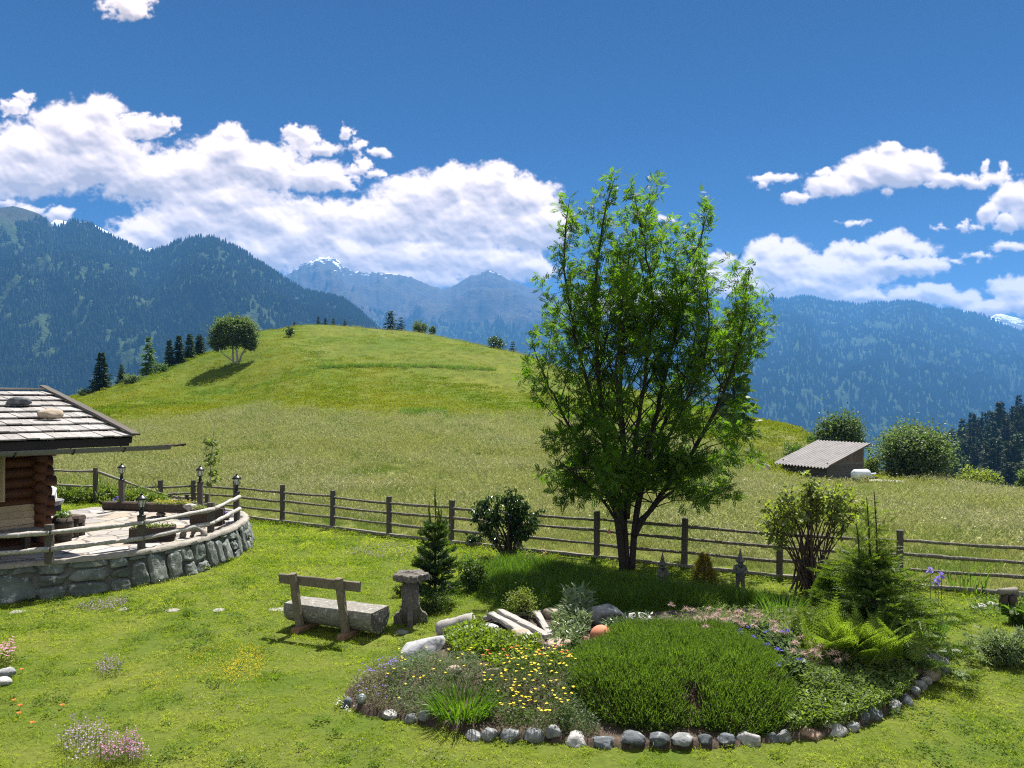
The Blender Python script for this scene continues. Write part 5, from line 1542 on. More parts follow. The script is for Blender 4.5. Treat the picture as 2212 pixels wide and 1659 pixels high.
def rowan():
    c = hit(1352, 1232); Y = c[1]
    w = thing('rowan_tree', c, 'tall many stemmed rowan tree with feathery leaves standing before the rail fence', 'tree')
    def line(pts, dep):
        n = len(pts)
        out = []
        for k, (a, b) in enumerate(pts):
            y = Y+dep*(k/(n-1))**1.1; out.append([(a-CX)/F*Y, y, max(H-(b-HOR)/F*Y, -.05)])
        return out
    stems = [
     (line([(1346,1238),(1337,1130),(1318,1030),(1300,900),(1288,760),(1284,600),(1298,480),(1324,392)], -.25), .080),
     (line([(1354,1238),(1351,1100),(1353,980),(1345,850),(1352,700),(1376,560),(1408,440),(1427,388)], .9), .068),
     (line([(1364,1238),(1373,1120),(1392,1020),(1420,900),(1452,760),(1484,620),(1522,500),(1542,446)], .35), .070),
     (line([(1345,1150),(1336,1050),(1285,900),(1248,760),(1218,620),(1214,520),(1226,446)], -.6), .055),
     (line([(1370,1160),(1390,1115),(1440,1048),(1500,960),(1556,840),(1588,720),(1597,590)], -.7), .058),
     (line([(1340,1130),(1310,1060),(1270,990),(1220,900),(1172,800),(1148,715)], .8), .05),
     (line([(1355,1120),(1370,950),(1388,800),(1402,650),(1372,520),(1350,440)], -1.2), .05),
     (line([(1372,1130),(1400,1010),(1460,880),(1520,740),(1535,600),(1540,520)], 1.2), .05),
     (line([(1340,1140),(1300,1075),(1240,1020),(1180,975)], -1.0), .035),
     (line([(1374,1130),(1440,1075),(1520,1020),(1585,960)], .6), .038),
     (line([(1356,1080),(1340,960),(1318,820),(1325,690),(1340,560)], -1.6), .04),
     (line([(1368,1080),(1420,980),(1470,860),(1505,760),(1490,640)], -1.5), .04)]
    tr = MB(); br = MB(); twig_p = []; twig_d = []
    zk = H-(np.array([420,450,550,650,750,850,950,1030,1090,1130])-HOR)/F*Y
    rk = np.array([90,165,205,245,268,272,262,215,150,90])*Y/F
    Rz = lambda z: np.interp(-z, -zk, rk)
    cx0 = (1385-CX)/F*Y
    for si, (pts, r0) in enumerate(stems):
        p, L = interp_line(pts, 26)
        p[3:-1] += rng.normal(0, .012, p[3:-1].shape)
        t = np.linspace(0, 1, len(p))
        tr.tube(p, r0*(1-t)**.8+.006, 9, wob=.07)
        tn = nrm(np.gradient(p, axis=0))
        nb = int(L*6.0)
        for b in range(nb):
            u = .10+.87*((b+rng.uniform(0, 1))/nb)**1.15
            q = np.array([np.interp(u, t, p[:, k]) for k in range(3)])
            if q[2] < 1.4: continue
            az = rng.uniform(0, 2*PI); el = rng.uniform(.25, .95) if q[2] > 2.6 else rng.uniform(-.12, .5)
            d = nrm(np.array([math.cos(az)*math.cos(el), math.sin(az)*math.cos(el), math.sin(el)])+.35*tn[int(u*25)])
            off = np.array([q[0]-cx0, q[1]-Y]); hd = d[:2]; rr = Rz(q[2]+.3)
            bq = off@hd; cc = off@off-rr*rr
            disc = bq*bq-(hd@hd)*cc
            lim = (-bq+math.sqrt(disc))/(hd@hd+1e-6) if disc > 0 else .3
            ln = min(lim*rng.uniform(.60, 1.06), rng.uniform(.6, 2.0)*(1.15-u*.55)*(1.5 if q[2] < 5 else 1.0), 2.6)
            if u > .6: ln *= 1.0-.45*min(1, (u-.6)/.3)
            ln = max(ln, .20)
            m = 6; tt = np.linspace(0, 1, m)[:, None]
            bend = np.array([0, 0, (.22 if q[2] > 3 else -.26)*ln])
            bp = q+d*ln*tt+bend*tt*tt+rng.normal(0, .02*ln, (m, 3))*tt
            br.tube(bp, (.004+.007*ln)*(1-tt[:, 0]*.85), 5, caps=False)
            bd = nrm(np.gradient(bp, axis=0))
            k = max(2, int(ln/.15))
            for j in range(k):
                f0 = min(.62, .12+.28*ln); f = f0+(1-f0)*(j+.5)/k
                o = np.array([np.interp(f, tt[:, 0], bp[:, a]) for a in range(3)])
                dd = nrm(bd[min(int(f*m), m-1)]*.7+rdirs(1)[0]*.8+np.array([0, 0, .12]))
                tl = rng.uniform(.10, .32)
                br.tube([o, o+dd*tl], [.0035, .002], 4, caps=False)
                for e in range(3):
                    twig_p.append(o+dd*tl*(.35+.33*e)); twig_d.append(dd)
            twig_p.append(bp[-1]); twig_d.append(bd[-1])
        for e in range(int(16*L/6)):                                # leading shoot, leafy to its tip
            u = 1-.42*(e/(16*L/6)); q = np.array([np.interp(u, t, p[:, k]) for k in range(3)])
            if q[2] < 3.2: continue
            for _ in range(3):
                twig_p.append(q+rng.normal(0, .05, 3)); twig_d.append(nrm(tn[-1]*.6+rdirs(1)[0]))
    tp = np.array(twig_p); td = np.array(twig_d)
    rep_ = 1
    kp = rng.uniform(0, 1, len(tp)) < .80; tp, td = tp[kp], td[kp]
    tp = np.repeat(tp, 2, 0)+rng.normal(0, .03, (2*len(tp), 3)); td = np.repeat(td, 2, 0)
    ld = nrm(td*.55+rdirs(len(tp))*.8+np.array([0, 0, -.08]))
    fr = frames(ld, rng.normal(0, .55, len(tp)))
    cr = MB().rep(*PINN, tp, fr, rng.uniform(.14, .225, len(tp)))
    tr.build('trunk', TRUNKM, w, True)
    br.build('branches', TRUNKM, w, True)
    cr.build('crown', ROWAN, w)
    print('rowan leaves', len(tp))
rowan()

def leafcloud(mb, ctr, rad, nclump, per, size, tmpl=LEAF, spread=.22, droop=0.0, shell=.55, zmin=-1.0, m=0, skew=None):
    """leaves gathered in clumps through an ellipsoid"""
    ctr = np.asarray(ctr, float); rad = np.asarray(rad, float)
    d = rdirs(nclump, zmin, 1); r = (shell+(1-shell)*rng.uniform(0, 1, nclump))*rng.uniform(.78, 1.1, nclump)
    cc = ctr+d*rad*r[:, None]
    n = nclump*per; k = np.repeat(np.arange(nclump), per)
    cs = rng.uniform(.6, 1.3, nclump)[k]
    p = cc[k]+rng.normal(0, 1, (n, 3))*spread*rad.min()*cs[:, None]
    ld = nrm(rdirs(n)+d[k]*.7+np.array([0, 0, -droop]))
    mb.rep(*tmpl, p, frames(ld, rng.normal(0, .7, n)), rng.uniform(size*.7, size*1.25, n), m)
    return cc
def bush(base, w_, d_, h, label, name='round_bush', cat='bush', mat=MIDLEAF, size=.14, nclump=150, per=26, lift=.0, group=None, trunkm=STEMM, stems=5, tmpl=LEAF, shell=.5, lobes=3):
    base = np.asarray(base, float)
    t = thing(name, base, label, cat, group)
    cr = MB(); st = MB(); ends = []
    ch = h*(1-lift); c0 = base+np.array([0, 0, h*lift+ch*.5])
    for k in range(lobes):
        o = np.array([rng.uniform(-.22, .22)*w_, rng.uniform(-.2, .2)*d_, rng.uniform(-.08, .08)*ch]) if lobes > 1 else 0
        f = 1.0 if lobes == 1 else rng.uniform(.72, .86)
        ends.append(leafcloud(cr, c0+o*(1 if k else .2), np.array([w_*.5, d_*.5, ch*.5])*(f if k else .95), nclump//lobes, per, size, tmpl, shell=shell))
    e = np.concatenate(ends)
    for k in range(stems):
        q = e[rng.randint(len(e))]; b = base+np.array([rng.uniform(-.06, .06)*w_, rng.uniform(-.06, .06)*d_, -.1])
        mid = (b*.45+q*.55)*np.array([1, 1, 1])+np.array([0, 0, .12*h]); mid[:2] = b[:2]*.6+q[:2]*.4
        p, L = interp_line([b, mid, q], 8)
        st.tube(p, np.linspace(.016*h**.9+.01, .008, 8), 6, caps=False)
    for q in e[::3]:
        b = base+np.array([0, 0, h*(lift+.15)]); p, L = interp_line([b, (b+q)/2+np.array([0, 0, .05*h]), q], 5)
        st.tube(p, np.linspace(.006*h+.003, .003, 5), 4, caps=False)
    st.build('trunk', trunkm, t, True); cr.build('crown', mat, t)
    return t
def top_h(b, py): return H-(py-HOR)/F*b[1]-b[2]
def bush_at(px, py0, py1, wpx, Y, label, **k):
    b = np.array([(px-CX)/F*Y, Y, 0.0]); b[2] = min(float(gz(b[0], Y)), H-(py1-HOR)/F*Y)
    W = wpx*Y/F
    return bush(b, W, W*k.pop('dk', .9), top_h(b, py0), label, **k)

# around the shed
bush_at(1810, 880, 985, 98, 56, 'round leafy tree rising directly behind the corrugated shed roof', name='round_tree', cat='tree', mat=SILVER, size=.21, nclump=330, per=26, shell=.4)
bush_at(1716, 953, 1012, 52, 50, 'small dark bush at the left end of the meadow shed', mat=MIDLEAF, size=.15, nclump=90, per=20)
bush_at(1754, 935, 985, 30, 53, 'little green bush between the shed and the round tree behind it', mat=MIDLEAF, size=.15, nclump=50, per=20)
bush_at(1984, 917, 1050, 168, 49, 'large round pale topped bush standing right of the shed', mat=SILVER, size=.22, nclump=520, per=28, shell=.45, lobes=4)
bush_at(1880, 988, 1024, 44, 50, 'low bright green bush between the shed and the large round bush', mat=LIMELEAF, size=.13, nclump=60, per=20)
bush_at(2110, 1014, 1062, 96, 46, 'low bright green bush below the dark conifer wood', mat=LIMELEAF, size=.17, nclump=110, per=20)
bush_at(2218, 1000, 1066, 42, 44, 'pale green bush cut by the right picture edge', mat=SILVER, size=.15, nclump=60, per=20)
# on the hill
def hill_tree():
    b = hit(511, 786, 60, 140); Y = b[1]
    w = thing('hill_tree', b, 'lone silvery round crowned tree standing on the green hillside', 'tree')
    tr = MB(); cr = MB(); k = Y/F
    q = lambda px, py, dy=0: np.array([(px-CX)*k, Y+dy, H-(py-HOR)*k])
    for pts, r0 in (([(506,786),(502,772),(497,748),(485,722)], .16), ([(512,786),(512,765),(508,735),(510,705)], .17), ([(516,786),(519,766),(530,745),(536,722)], .14), ([(508,784),(494,772),(480,760),(472,742)], .09), ([(517,778),(528,756),(545,740),(548,726)], .09)):
        p, L = interp_line([q(a, c_, rng.uniform(-.6, .6)*i) for i, (a, c_) in enumerate(pts)], 9); p[0][2] -= .3
        tr.tube(p, np.linspace(r0, .03, 9), 7, wob=.08)
    e = []
    for (a, c_, rx, rz) in ((505,712,46,26),(478,722,24,22),(534,722,22,24),(505,735,40,16),(470,742,16,14),(540,742,15,13),(490,700,24,14),(524,702,22,15)):
        e.append(leafcloud(cr, q(a, c_), np.array([rx*k, rx*k*.9, rz*k]), 70, 28, .28, spread=.26, shell=.3))
    tr.build('trunk', BIRCHM, w, True); cr.build('crown', SILVER, w)
hill_tree()
b_ = hit(624, 728, 60, 140); bush(b_, 1.25, 1.1, 1.5, 'small dark bush near the top of the green hill', size=.14, nclump=50, per=24, mat=DARKLEAF)
p_ = hit(636, 703, 60, 140)
tag(MB().beam(p_-np.array([0, 0, .2]), p_+np.array([0, 0, .75]), .22, .22, 2, .01).build('wooden_post', DARKW, base=p_), 'tiny dark post on the crest of the hill', 'post')

def conifer(base, h, r, label, name='conifer', cat='tree', group=None, whorls=24, mat=NEEDLE, droop=.25, z0=.10, gap=.0, seed=0, per=8, trunkr=None, power=.85, irr=.25):
    base = np.asarray(base, float)
    w = thing(name, base, label, cat, group)
    z = np.array([0, 0, 1.])
    tr = MB().tube([base-z*.3, base+z*h*.5, base+z*h*.97], [trunkr or h*.017, h*.010, .01], 7)
    cr = MB()
    V1, F1 = np.array([[0, 0, 0], [.5, .35, -.04], [.34, .75, -.08], [0, 1, -.1], [-.34, .75, -.08], [-.5, .35, -.04]]), np.array([[0, 1, 2, 3], [0, 3, 4, 5]])
    P_, D_, S_ = [], [], []
    for k in range(whorls):
        u = (k+rng.uniform(-.3, .3))/whorls
        zz = z0+(1-z0)*u
        rr = r*(1-u)**power*rng.uniform(1-irr, 1+irr*.5)+.02*h*(1-u*.5)
        n = max(4, int(per*(1-.45*u))); a0 = rng.uniform(0, 6)
        for j in range(n):
            if rng.uniform() < gap: continue
            a = a0+2*PI*j/n+rng.normal(0, .2); ln = rr*rng.uniform(.7, 1.12)
            d = np.array([math.cos(a), math.sin(a), -droop+.55*u*u])
            o = base+z*h*zz
            m = max(3, int(ln/(h*.026)))
            for e in range(m):
                f = (e+.6)/m
                q = o+d*ln*f*np.array([1, 1, .8+.4*f])
                for s in (-1, 1):
                    dd = nrm(d*np.array([1, 1, .6])+s*np.array([-d[1], d[0], 0])*rng.uniform(.5, 1.0)+rng.normal(0, .15, 3)+z*rng.uniform(-.75, .25))
                    P_.append(q); D_.append(dd); S_.append(rng.uniform(.7, 1.25)*h*.070*(1.1-.4*f))
    cr.rep(V1*np.array([.62, 1, 1]), F1, P_, frames(np.array(D_), rng.uniform(0, 6.28, len(P_))), S_)
    tr.build('trunk', TRUNKM, w, True); cr.build('crown', mat, w)
    return w
def conifer_at(px, py0, py1, wpx, label, dY=None, Y=None, **k):
    if Y is None: Y = crest(px)*(1.0+(dY or .02))
    x = (px-CX)/F*Y
    zb = min(float(gz(x, Y)), H-(py1-HOR)/F*Y)
    ht = H-(py0-HOR)/F*Y-zb
    return conifer((x, Y, zb), ht, wpx*Y/F*.5, label, **k)
conifer_at(219, 760, 855, 56, 'dark spruce standing alone at the left foot of the green hill', dY=-.02, whorls=26)
conifer_at(263, 787, 830, 34, 'short dark conifer right of the tall spruce at the hill foot', dY=.03, whorls=18)
conifer_at(322, 728, 808, 44, 'feathery larch like conifer with gaps on the left hill shoulder', dY=.03, whorls=23, gap=.25, mat=NEEDLEM, per=7)
conifer_at(366, 732, 796, 30, 'slim conifer at the left of the dense dark row on the hill', dY=.03, whorls=23)
conifer_at(387, 724, 790, 30, 'tallest conifer in the dense dark row on the hill shoulder', dY=.035, whorls=23, per=9, power=.6)
conifer_at(410, 721, 782, 32, 'broad conifer in the middle of the dense dark row on the hill', dY=.03, whorls=23, per=9, power=.55)
conifer_at(431, 722, 772, 34, 'rounded conifer at the right end of the dense dark row on the hill', dY=.035, whorls=22, per=9, power=.5)
bush_at(284, 806, 836, 36, 96, 'low grey green bush between the conifers at the hill foot', mat=GREYGREEN, size=.22, nclump=60, per=22)
bush_at(345, 778, 812, 34, 104, 'low dark bush under the conifers on the hill shoulder', mat=MIDLEAF, size=.22, nclump=50, per=22)
bush_at(183, 838, 862, 26, 100, 'low pale bush at the foot of the lone spruce', mat=GREYGREEN, size=.2, nclump=40, per=20)
conifer_at(844, 670, 716, 46, 'spreading dark pine on the skyline of the hill', dY=.01, whorls=14, gap=.15, power=.5, per=7)
conifer_at(866, 684, 716, 30, 'shorter leaning pine right of the skyline pine', dY=.015, whorls=12, gap=.15, power=.5, per=7)
bush_at(908, 693, 724, 34, 129, 'pale green bush right of the pines on the skyline', mat=SILVER, size=.26, nclump=60, per=22)
bush_at(932, 704, 726, 18, 128, 'smallest pale bush on the skyline right of the pines', mat=SILVER, size=.24, nclump=26, per=22)
for px, a, b, ww, l in ((688,681,706,15,'leftmost little conifer peeping over the hill crest'),(703,684,706,16,'second little conifer peeping over the hill crest'),(720,686,706,16,'third little conifer peeping over the hill crest'),(745,689,708,15,'little conifer standing apart on the hill crest')):
    conifer_at(px, a, b, ww, l, dY=.03, whorls=12, group='little conifers behind the hill crest')
bush_at(1078, 724, 768, 44, 119, 'dark tangled bush on the hill skyline left of the rowan', mat=DARKLEAF, size=.25, nclump=80, per=20)
conifer_at(1108, 735, 772, 30, 'dark little spruce on the hill skyline beside the rowan crown', dY=.02, whorls=10)
# conifer hidden behind the rowan's right side
conifer_at(1585, 668, 960, 120, 'dark larch rising behind the right side of the rowan', Y=66, whorls=20, gap=.1, mat=NEEDLEM, per=8)

# the dark wood on the right slope
WOODSLOPE = None
def wood():
    px = np.linspace(2000, 2700, 60); t = np.linspace(0, 1, 24)
    PX, T = np.meshgrid(px, t, indexing='ij')
    topy = np.interp(PX, [2000, 2050, 2120, 2212, 2400, 2700], [1075, 1000, 950, 915, 860, 800])
    Yn = 170+T*260; PY = 1150+(topy-1150)*T**.8
    X = (PX-CX)/F*Yn; Z = H-(PY-HOR)/F*Yn+3*fbm(X/20, Yn/20, 0, 3, 3)
    n, k = X.shape; i = np.arange(n-1)[:, None]*k; j = np.arange(k-1)[None]
    tag(MB().add(np.stack([X, Yn, Z], -1).reshape(-1, 3), np.stack([i+j, i+k+j, i+k+j+1, i+j+1], -1).reshape(-1, 4)).build('hillside', GM[3], smooth=True), kind='structure')
    # six kinds of tree, then copies
    protos = []
    for s in range(6):
        o = conifer((0, 0, 0), 1.0*18, 18*(.17+.05*(s % 3)), 'dark conifer in the wood on the right valley slope', name='wood_conifer', group='conifers of the wood on the right slope', whorls=21, per=7, gap=.05, power=(.8, .6, .45)[s % 3], z0=.12, mat=NEEDLE if s % 2 else NEEDLEW)
        protos.append(o)
    spots = []
    for k in range(120):
        a = rng.uniform(2030, 2290); tt = rng.uniform(0, 1)**.8
        spots.append((a, tt))
    for a in np.linspace(2044, 2280, 24): spots.append((a+rng.normal(0, 4), rng.uniform(.93, 1.0)))
    used = 0
    for (a, tt) in spots:
        ty = np.interp(a, [2000, 2050, 2120, 2212, 2400], [1075, 1000, 950, 915, 860])
        Yn = 170+tt*260; py = 1150+(ty-1150)*tt**.8; x = (a-CX)/F*Yn
        sc = rng.uniform(.62, 1.2)*(.72+.28*tt)
        loc = (x, Yn, H-(py-HOR)/F*Yn-.8)
        if used < 6:
            o = protos[used]; o.location = loc; o.scale = (sc, sc, sc); o.rotation_euler = (0, 0, rng.uniform(0, 6))
        else: copy_tree(protos[rng.randint(6)], loc, rng.uniform(0, 6), sc)
        used += 1
NEEDLEW = leafmat('wood_needles', (.018, .030, .010), (.055, .068, .022), .15, (1.3, 1.3, .7), .7, spec=.1)
wood()

# ---------------------------------------------------------------- garden shrubs
def many_stem(base, tips, name, label, cat, mat, stemm, size, per, spread, r0=.02, tmpl=LEAFW, droop=.3, crook=.05, leaf_from=.72, basew=.08, extra=0):
    base = np.asarray(base, float)
    w = thing(name, base, label, cat)
    st = MB(); cr = MB(); P_ = []
    for tp in tips:
        tp = np.asarray(tp, float)
        b = base+np.array([rng.normal(0, basew), rng.normal(0, basew), -.03])
        v = tp-b
        m1 = b+v*np.array([.22, .22, .36])+rng.normal(0, crook, 3); m2 = b+v*np.array([.6, .6, .72])+rng.normal(0, crook, 3)
        p, L = interp_line([b, m1, m2, tp], 14)
        st.tube(p, np.linspace(r0*rng.uniform(.8, 1.2), .004, 14), 6, caps=False, wob=.08)
        for k in range(int(9+extra)):
            u = rng.uniform(leaf_from, 1.0); o = p[min(int(u*13), 13)]
            d = nrm(rdirs(1)[0]+np.array([0, 0, .25])); ln = rng.uniform(.6, 1.4)*spread
            st.tube([o, o+d*ln*.5+np.array([0, 0, .02]), o+d*ln], [.005, .003, .002], 4, caps=False)
            P_ += [o+d*ln*f for f in rng.uniform(.25, 1.05, per)]
    P_ = np.array(P_); n = len(P_)
    P_ = P_+rng.normal(0, size*.35, P_.shape)
    ld = nrm(rdirs(n)+np.array([0, 0, -droop]))
    cr.rep(*tmpl, P_, frames(ld, rng.normal(0, .8, n)), rng.uniform(size*.65, size*1.2, n))
    st.build('stems', stemm, w, True); cr.build('foliage', mat, w)
    return w
def tips_at(Y, pts, dep=.5):
    return [P(a, b, Y+rng.uniform(-dep, dep)) for a, b in pts]
YB = hit(1096, 1207)[1]
many_stem(hit(1096, 1207), tips_at(YB, [(1030,1085),(1022,1110),(1040,1130),(1050,1068),(1075,1066),(1085,1075),(1100,1058),(1112,1070),(1120,1064),(1140,1085),(1150,1100),(1165,1110),(1160,1135),(1145,1150),(1060,1100),(1095,1100),(1125,1105),(1130,1130),(1055,1150),(1015,1100),(1168,1096)], .45),
          'gnarled_shrub', 'dark gnarled shrub with drooping leaves on bare crooked stems before the fence', 'shrub', DARKLEAF, TRUNKM, .095, 11, .15, .035, LEAF, .9, .09, .62, .07, 9)
YR = hit(1748, 1278)[1]
tp = []
for k in range(46):
    a = rng.uniform(1646, 1895); b = np.interp(a, [1640, 1670, 1720, 1770, 1830, 1890], [1110, 1075, 1040, 1028, 1050, 1085])+rng.uniform(-4, 55)
    tp.append((a, b))
many_stem(hit(1750, 1280), tips_at(YR, tp, .55), 'tall_shrub', 'tall fan shaped shrub of bare brown stems topped with pale lime leaves', 'shrub', LIMELEAF2 if 'LIMELEAF2' in globals() else LIMELEAF, STEMM, .10, 4, .26, .022, LEAFW, .25, .05, .80, .17, 2)
# sapling by the terrace
def sapling():
    b = np.array([-8.9, 22.3, .55]); Y = b[1]
    w = thing('birch_sapling', b, 'thin young sapling with sparse round leaves growing behind the terrace', 'sapling')
    p, L = interp_line([b, P(455, 1000, Y), P(460, 950, Y), P(467, 882, Y)], 12)
    st = MB().tube(p, np.linspace(.022, .004, 12), 6); Q = []
    for k in range(26):
        u = rng.uniform(.30, .72); o = p[int(u*11)]; a = rng.uniform(0, 6.3); ln = rng.uniform(.15, .55)*(1.2-u)
        d = np.array([math.cos(a), math.sin(a), rng.uniform(.2, .9)])
        st.tube([o, o+d*ln], [.005, .002], 4, caps=False); Q += [o+d*ln*f for f in rng.uniform(.2, 1.05, 9)]
    Q = np.array(Q)
    st.build('trunk', BIRCHM, w, True)
    MB().rep(*LEAFW, Q+rng.normal(0, .03, Q.shape), frames(nrm(rdirs(len(Q))+np.array([0, 0, -.4])), rng.normal(0, .8, len(Q))), rng.uniform(.075, .125, len(Q))).build('crown', LIMELEAF, w)
sapling()
# juniper hedge behind the terrace
def juniper_bank():
    b = np.array([-14.0, 24.9, .6])
    w = thing('juniper_hedge', b, 'low spreading bright green juniper hedge behind the hut terrace', 'hedge')
    cr = MB()
    for k, x in enumerate(np.linspace(-16.2, -11.6, 9)):
        leafcloud(cr, (x, 24.1+.2*(k % 2), .70-.06*max(0, x+13)), (.75, .65, .42-.07*max(0, x+13)), 34, 34, .17, LEAFN, .24, -.2, .4, -.2)
    cr.build('foliage', NEEDLE2J, w)
    st = MB()
    for x in np.linspace(-16, -12, 9):
        st.tube([(x, 24.2, .4), (x+.2, 24.1, .65), (x+.5, 24.0, .85)], [.03, .02, .01], 5)
    st.build('stems', STEMM, w)
NEEDLE2J = leafmat('juniper_spray', (.07, .12, .02), (.21, .27, .04), .35, (1.3, 1.4, .5), .6)
juniper_bank()

def spray(n=9, nl=.26):
    V, Fc = [], []
    L1, F1 = leafshape(.34, .0, 1)
    for k in range(n):
        y = .05+.9*k/n
        for s in (-1, 1):
            a = s*rng.uniform(.55, .95); ln = nl*(1-.45*y)
            c, q = math.cos(a), math.sin(a)
            V.append(np.stack([L1[:, 0]*ln*c+L1[:, 1]*ln*q, -L1[:, 0]*ln*q+L1[:, 1]*ln*c+y, L1[:, 2]*0+rng.uniform(-.12, .22)*L1[:, 1]*ln*3], 1)); Fc.append(F1+4*(len(V)-1))
    V.append(np.array([[-.018, 0, 0], [.018, 0, 0], [.008, 1, 0], [-.008, 1, 0]])); Fc.append(np.array([[0, 1, 2, 3]])+4*(len(V)-1))
    V.append(L1*.3+np.array([0, .9, 0])); Fc.append(F1+4*(len(V)-1))
    return np.concatenate(V), np.concatenate(Fc)
SPRAY = spray()
SPRAYP = spray(12, .42)
def near_conifer(base, h, r, name, label, mat, tipm, whorls=22, per=9, sp=.15, tmpl=SPRAY, power=.8, droop=.12, z0=.06, leaders=((0, 0, 1.0),), tipshare=.22, up=.0):
    base = np.asarray(base, float); w = thing(name, base, label, 'conifer'); z = np.array([0, 0, 1.])
    tr = MB(); P_, D_, S_, M_ = [], [], [], []
    for li, (ox, oy, hf) in enumerate(leaders):
        o0 = base+np.array([ox*.25, oy*.25, 0]); top = base+np.array([ox, oy, h*hf])
        axis, _ = interp_line([o0-z*.05, (o0+top)/2, top], 20)
        tr.tube(axis, np.linspace(.030*h**.6, .006, 20), 7)
        for k in range(whorls):
            u = (k+rng.uniform(-.25, .25))/whorls; u = min(max(u, 0), .98); f = z0+(1-z0)*u
            if li and f < .45: continue
            o = axis[min(int(f*19), 19)]
            rr = r*(1-u)**power*rng.uniform(.75, 1.1)+.03
            n = max(4, int(per*(1-.4*u)))
            for j in range(n):
                a = 2*PI*j/n+rng.uniform(0, 1)*.8+k; ln = rr*rng.uniform(.7, 1.15)
                d = np.array([math.cos(a), math.sin(a), -droop+.5*u+up])
                tr.tube([o, o+d*ln*.5, o+d*ln], [.007, .005, .002], 4, caps=False)
                m = max(3, int(ln/(sp*.30)))
                for e in range(m):
                    q_ = o+d*ln*(e+.5)/m
                    for s in (-1, 1, 0):
                        if s == 0 and e < m-1: continue
                        P_.append(q_); D_.append(nrm(d+s*np.array([-d[1], d[0], 0])*rng.uniform(.7, 1.1)+z*rng.uniform(-.6, .35+up)+rng.normal(0, .08, 3)))
                        S_.append(sp*rng.uniform(.7, 1.15)); M_.append(1 if (e >= m-2 and rng.uniform() < tipshare*2) or rng.uniform() < tipshare*.4 else 0)
    P_, D_, S_, M_ = map(np.array, (P_, D_, S_, M_))
    for m, nm, mt in ((0, 'foliage', mat), (1, 'new_growth', tipm)):
        k = M_ == m
        if k.any(): MB().rep(*tmpl, P_[k], frames(D_[k], rng.uniform(0, 6.28, k.sum())), S_[k]).build(nm, mt, w)
    tr.build('trunk', TRUNKM, w, True)
    return w
bs = hit(1895, 1392)
ws_ = near_conifer(bs, top_h(bs, 1185), 1.12, 'young_spruce', 'bushy young spruce with two thin bare leaders right of the tall shrub', NEEDLEM, NEEDLE2, 15, 15, .19, SPRAY, .72, .02, .03, ((-.1, 0, 1.0),), .8, .05)
def spires(w, base):
    tr = MB(); P_, D_, S_ = [], [], []
    for (a, b, dx) in ((1872, 1075, .0), (1888, 1062, .1), (1850, 1130, -.2)):
        top = P(a, b, base[1]+dx); bot = P(a+6, 1230, base[1]+dx)
        ax, L = interp_line([bot, (bot+top)/2+np.array([.02, 0, 0]), top], 16)
        tr.tube(ax, np.linspace(.016, .007, 16), 6)
        for k in range(9):
            o = ax[int(15*k/9)]
            for j in range(5):
                an = rng.uniform(0, 6.28); d = np.array([math.cos(an), math.sin(an), rng.uniform(.0, .7)]); ln = (.34*(1-k/9.)+.05)*rng.uniform(.5, 1.1)
                for f in np.arange(0, ln, .09):
                    P_.append(o+d*f); D_.append(nrm(d+rng.normal(0, .35, 3))); S_.append(rng.uniform(.11, .17))
    tr.build('leader', TRUNKM, w, True)
    MB().rep(*SPRAY, P_, frames(np.array(D_), rng.uniform(0, 6.28, len(P_))), S_).build('leader_needles', NEEDLE2, w)
spires(ws_, bs)
bp = hit(940, 1306)
def candles(w, base, h, r, n):
    cd = MB(); z = np.array([0, 0, 1.])
    for k in range(n):
        u = rng.uniform(.42, 1); a = rng.uniform(0, 6.3); rr = r*(1-u)**.7*rng.uniform(.4, 1.1)
        o = base+np.array([math.cos(a)*rr, math.sin(a)*rr, h*(.30+.52*u)]); ln = rng.uniform(.12, .26)*(.7+.5*u)
        cd.tube([o, o+z*ln*.6+rng.normal(0, .01, 3), o+z*ln], [.013, .012, .004], 5)
    o = base+z*h*.84; cd.tube([o, o+z*h*.08, o+z*h*.17], [.016, .013, .004], 5)
    cd.build('candles', NEEDLE2, w, True)
wp_ = near_conifer(bp, top_h(bp, 1120), .42, 'young_pine', 'young dark pine with upright light green candles beside the pedestal', NEEDLE, NEEDLEM, 10, 8, .15, SPRAYP, .45, -.15, .12, ((0, 0, 1.0),), .25, .25)
candles(wp_, bp, top_h(bp, 1046), .45, 34)
CONEM = leafmat('cone_needles', (.045, .10, .014), (.10, .175, .025), .3, (1.4, 1.6, .5), .6, spec=.15)
def dwarf(px, py, py1, wpx, label, mat=NEEDLEM, tipm=NEEDLE2, name='dwarf_conifer', sp=.07, dens=900, blunt=.75):
    b = hit(px, py); h = top_h(b, py1); r = wpx*b[1]/F*.5
    w = thing(name, b, label, 'conifer')
    n = dens; u = rng.uniform(0, 1, n)**1.25; a = rng.uniform(0, 6.28, n)
    rr = r*(1-u**1.3)**blunt*(1+.12*np.sin(a*3+u*7))*rng.uniform(.8, 1.03, n)
    p = b+np.stack([rr*np.cos(a), rr*np.sin(a), u*h*.97], -1)
    d = nrm(np.stack([np.cos(a), np.sin(a), .35+1.2*u], -1)+rng.normal(0, .3, (n, 3)))
    k = rng.uniform(0, 1, n) < .35
    MB().tube([b, b+np.array([0, 0, h*.5]), b+np.array([0, 0, h*.9])], [.03, .02, .005], 6).build('trunk', TRUNKM, w)
    MB().rep(*SPRAY, p[~k], frames(d[~k], rng.uniform(0, 6, (~k).sum())), rng.uniform(sp, sp*1.6, (~k).sum())).build('foliage', mat, w)
    MB().rep(*SPRAY, p[k]+d[k]*sp*.3, frames(d[k], rng.uniform(0, 6, k.sum())), rng.uniform(sp*.8, sp*1.3, k.sum())).build('new_growth', tipm, w)
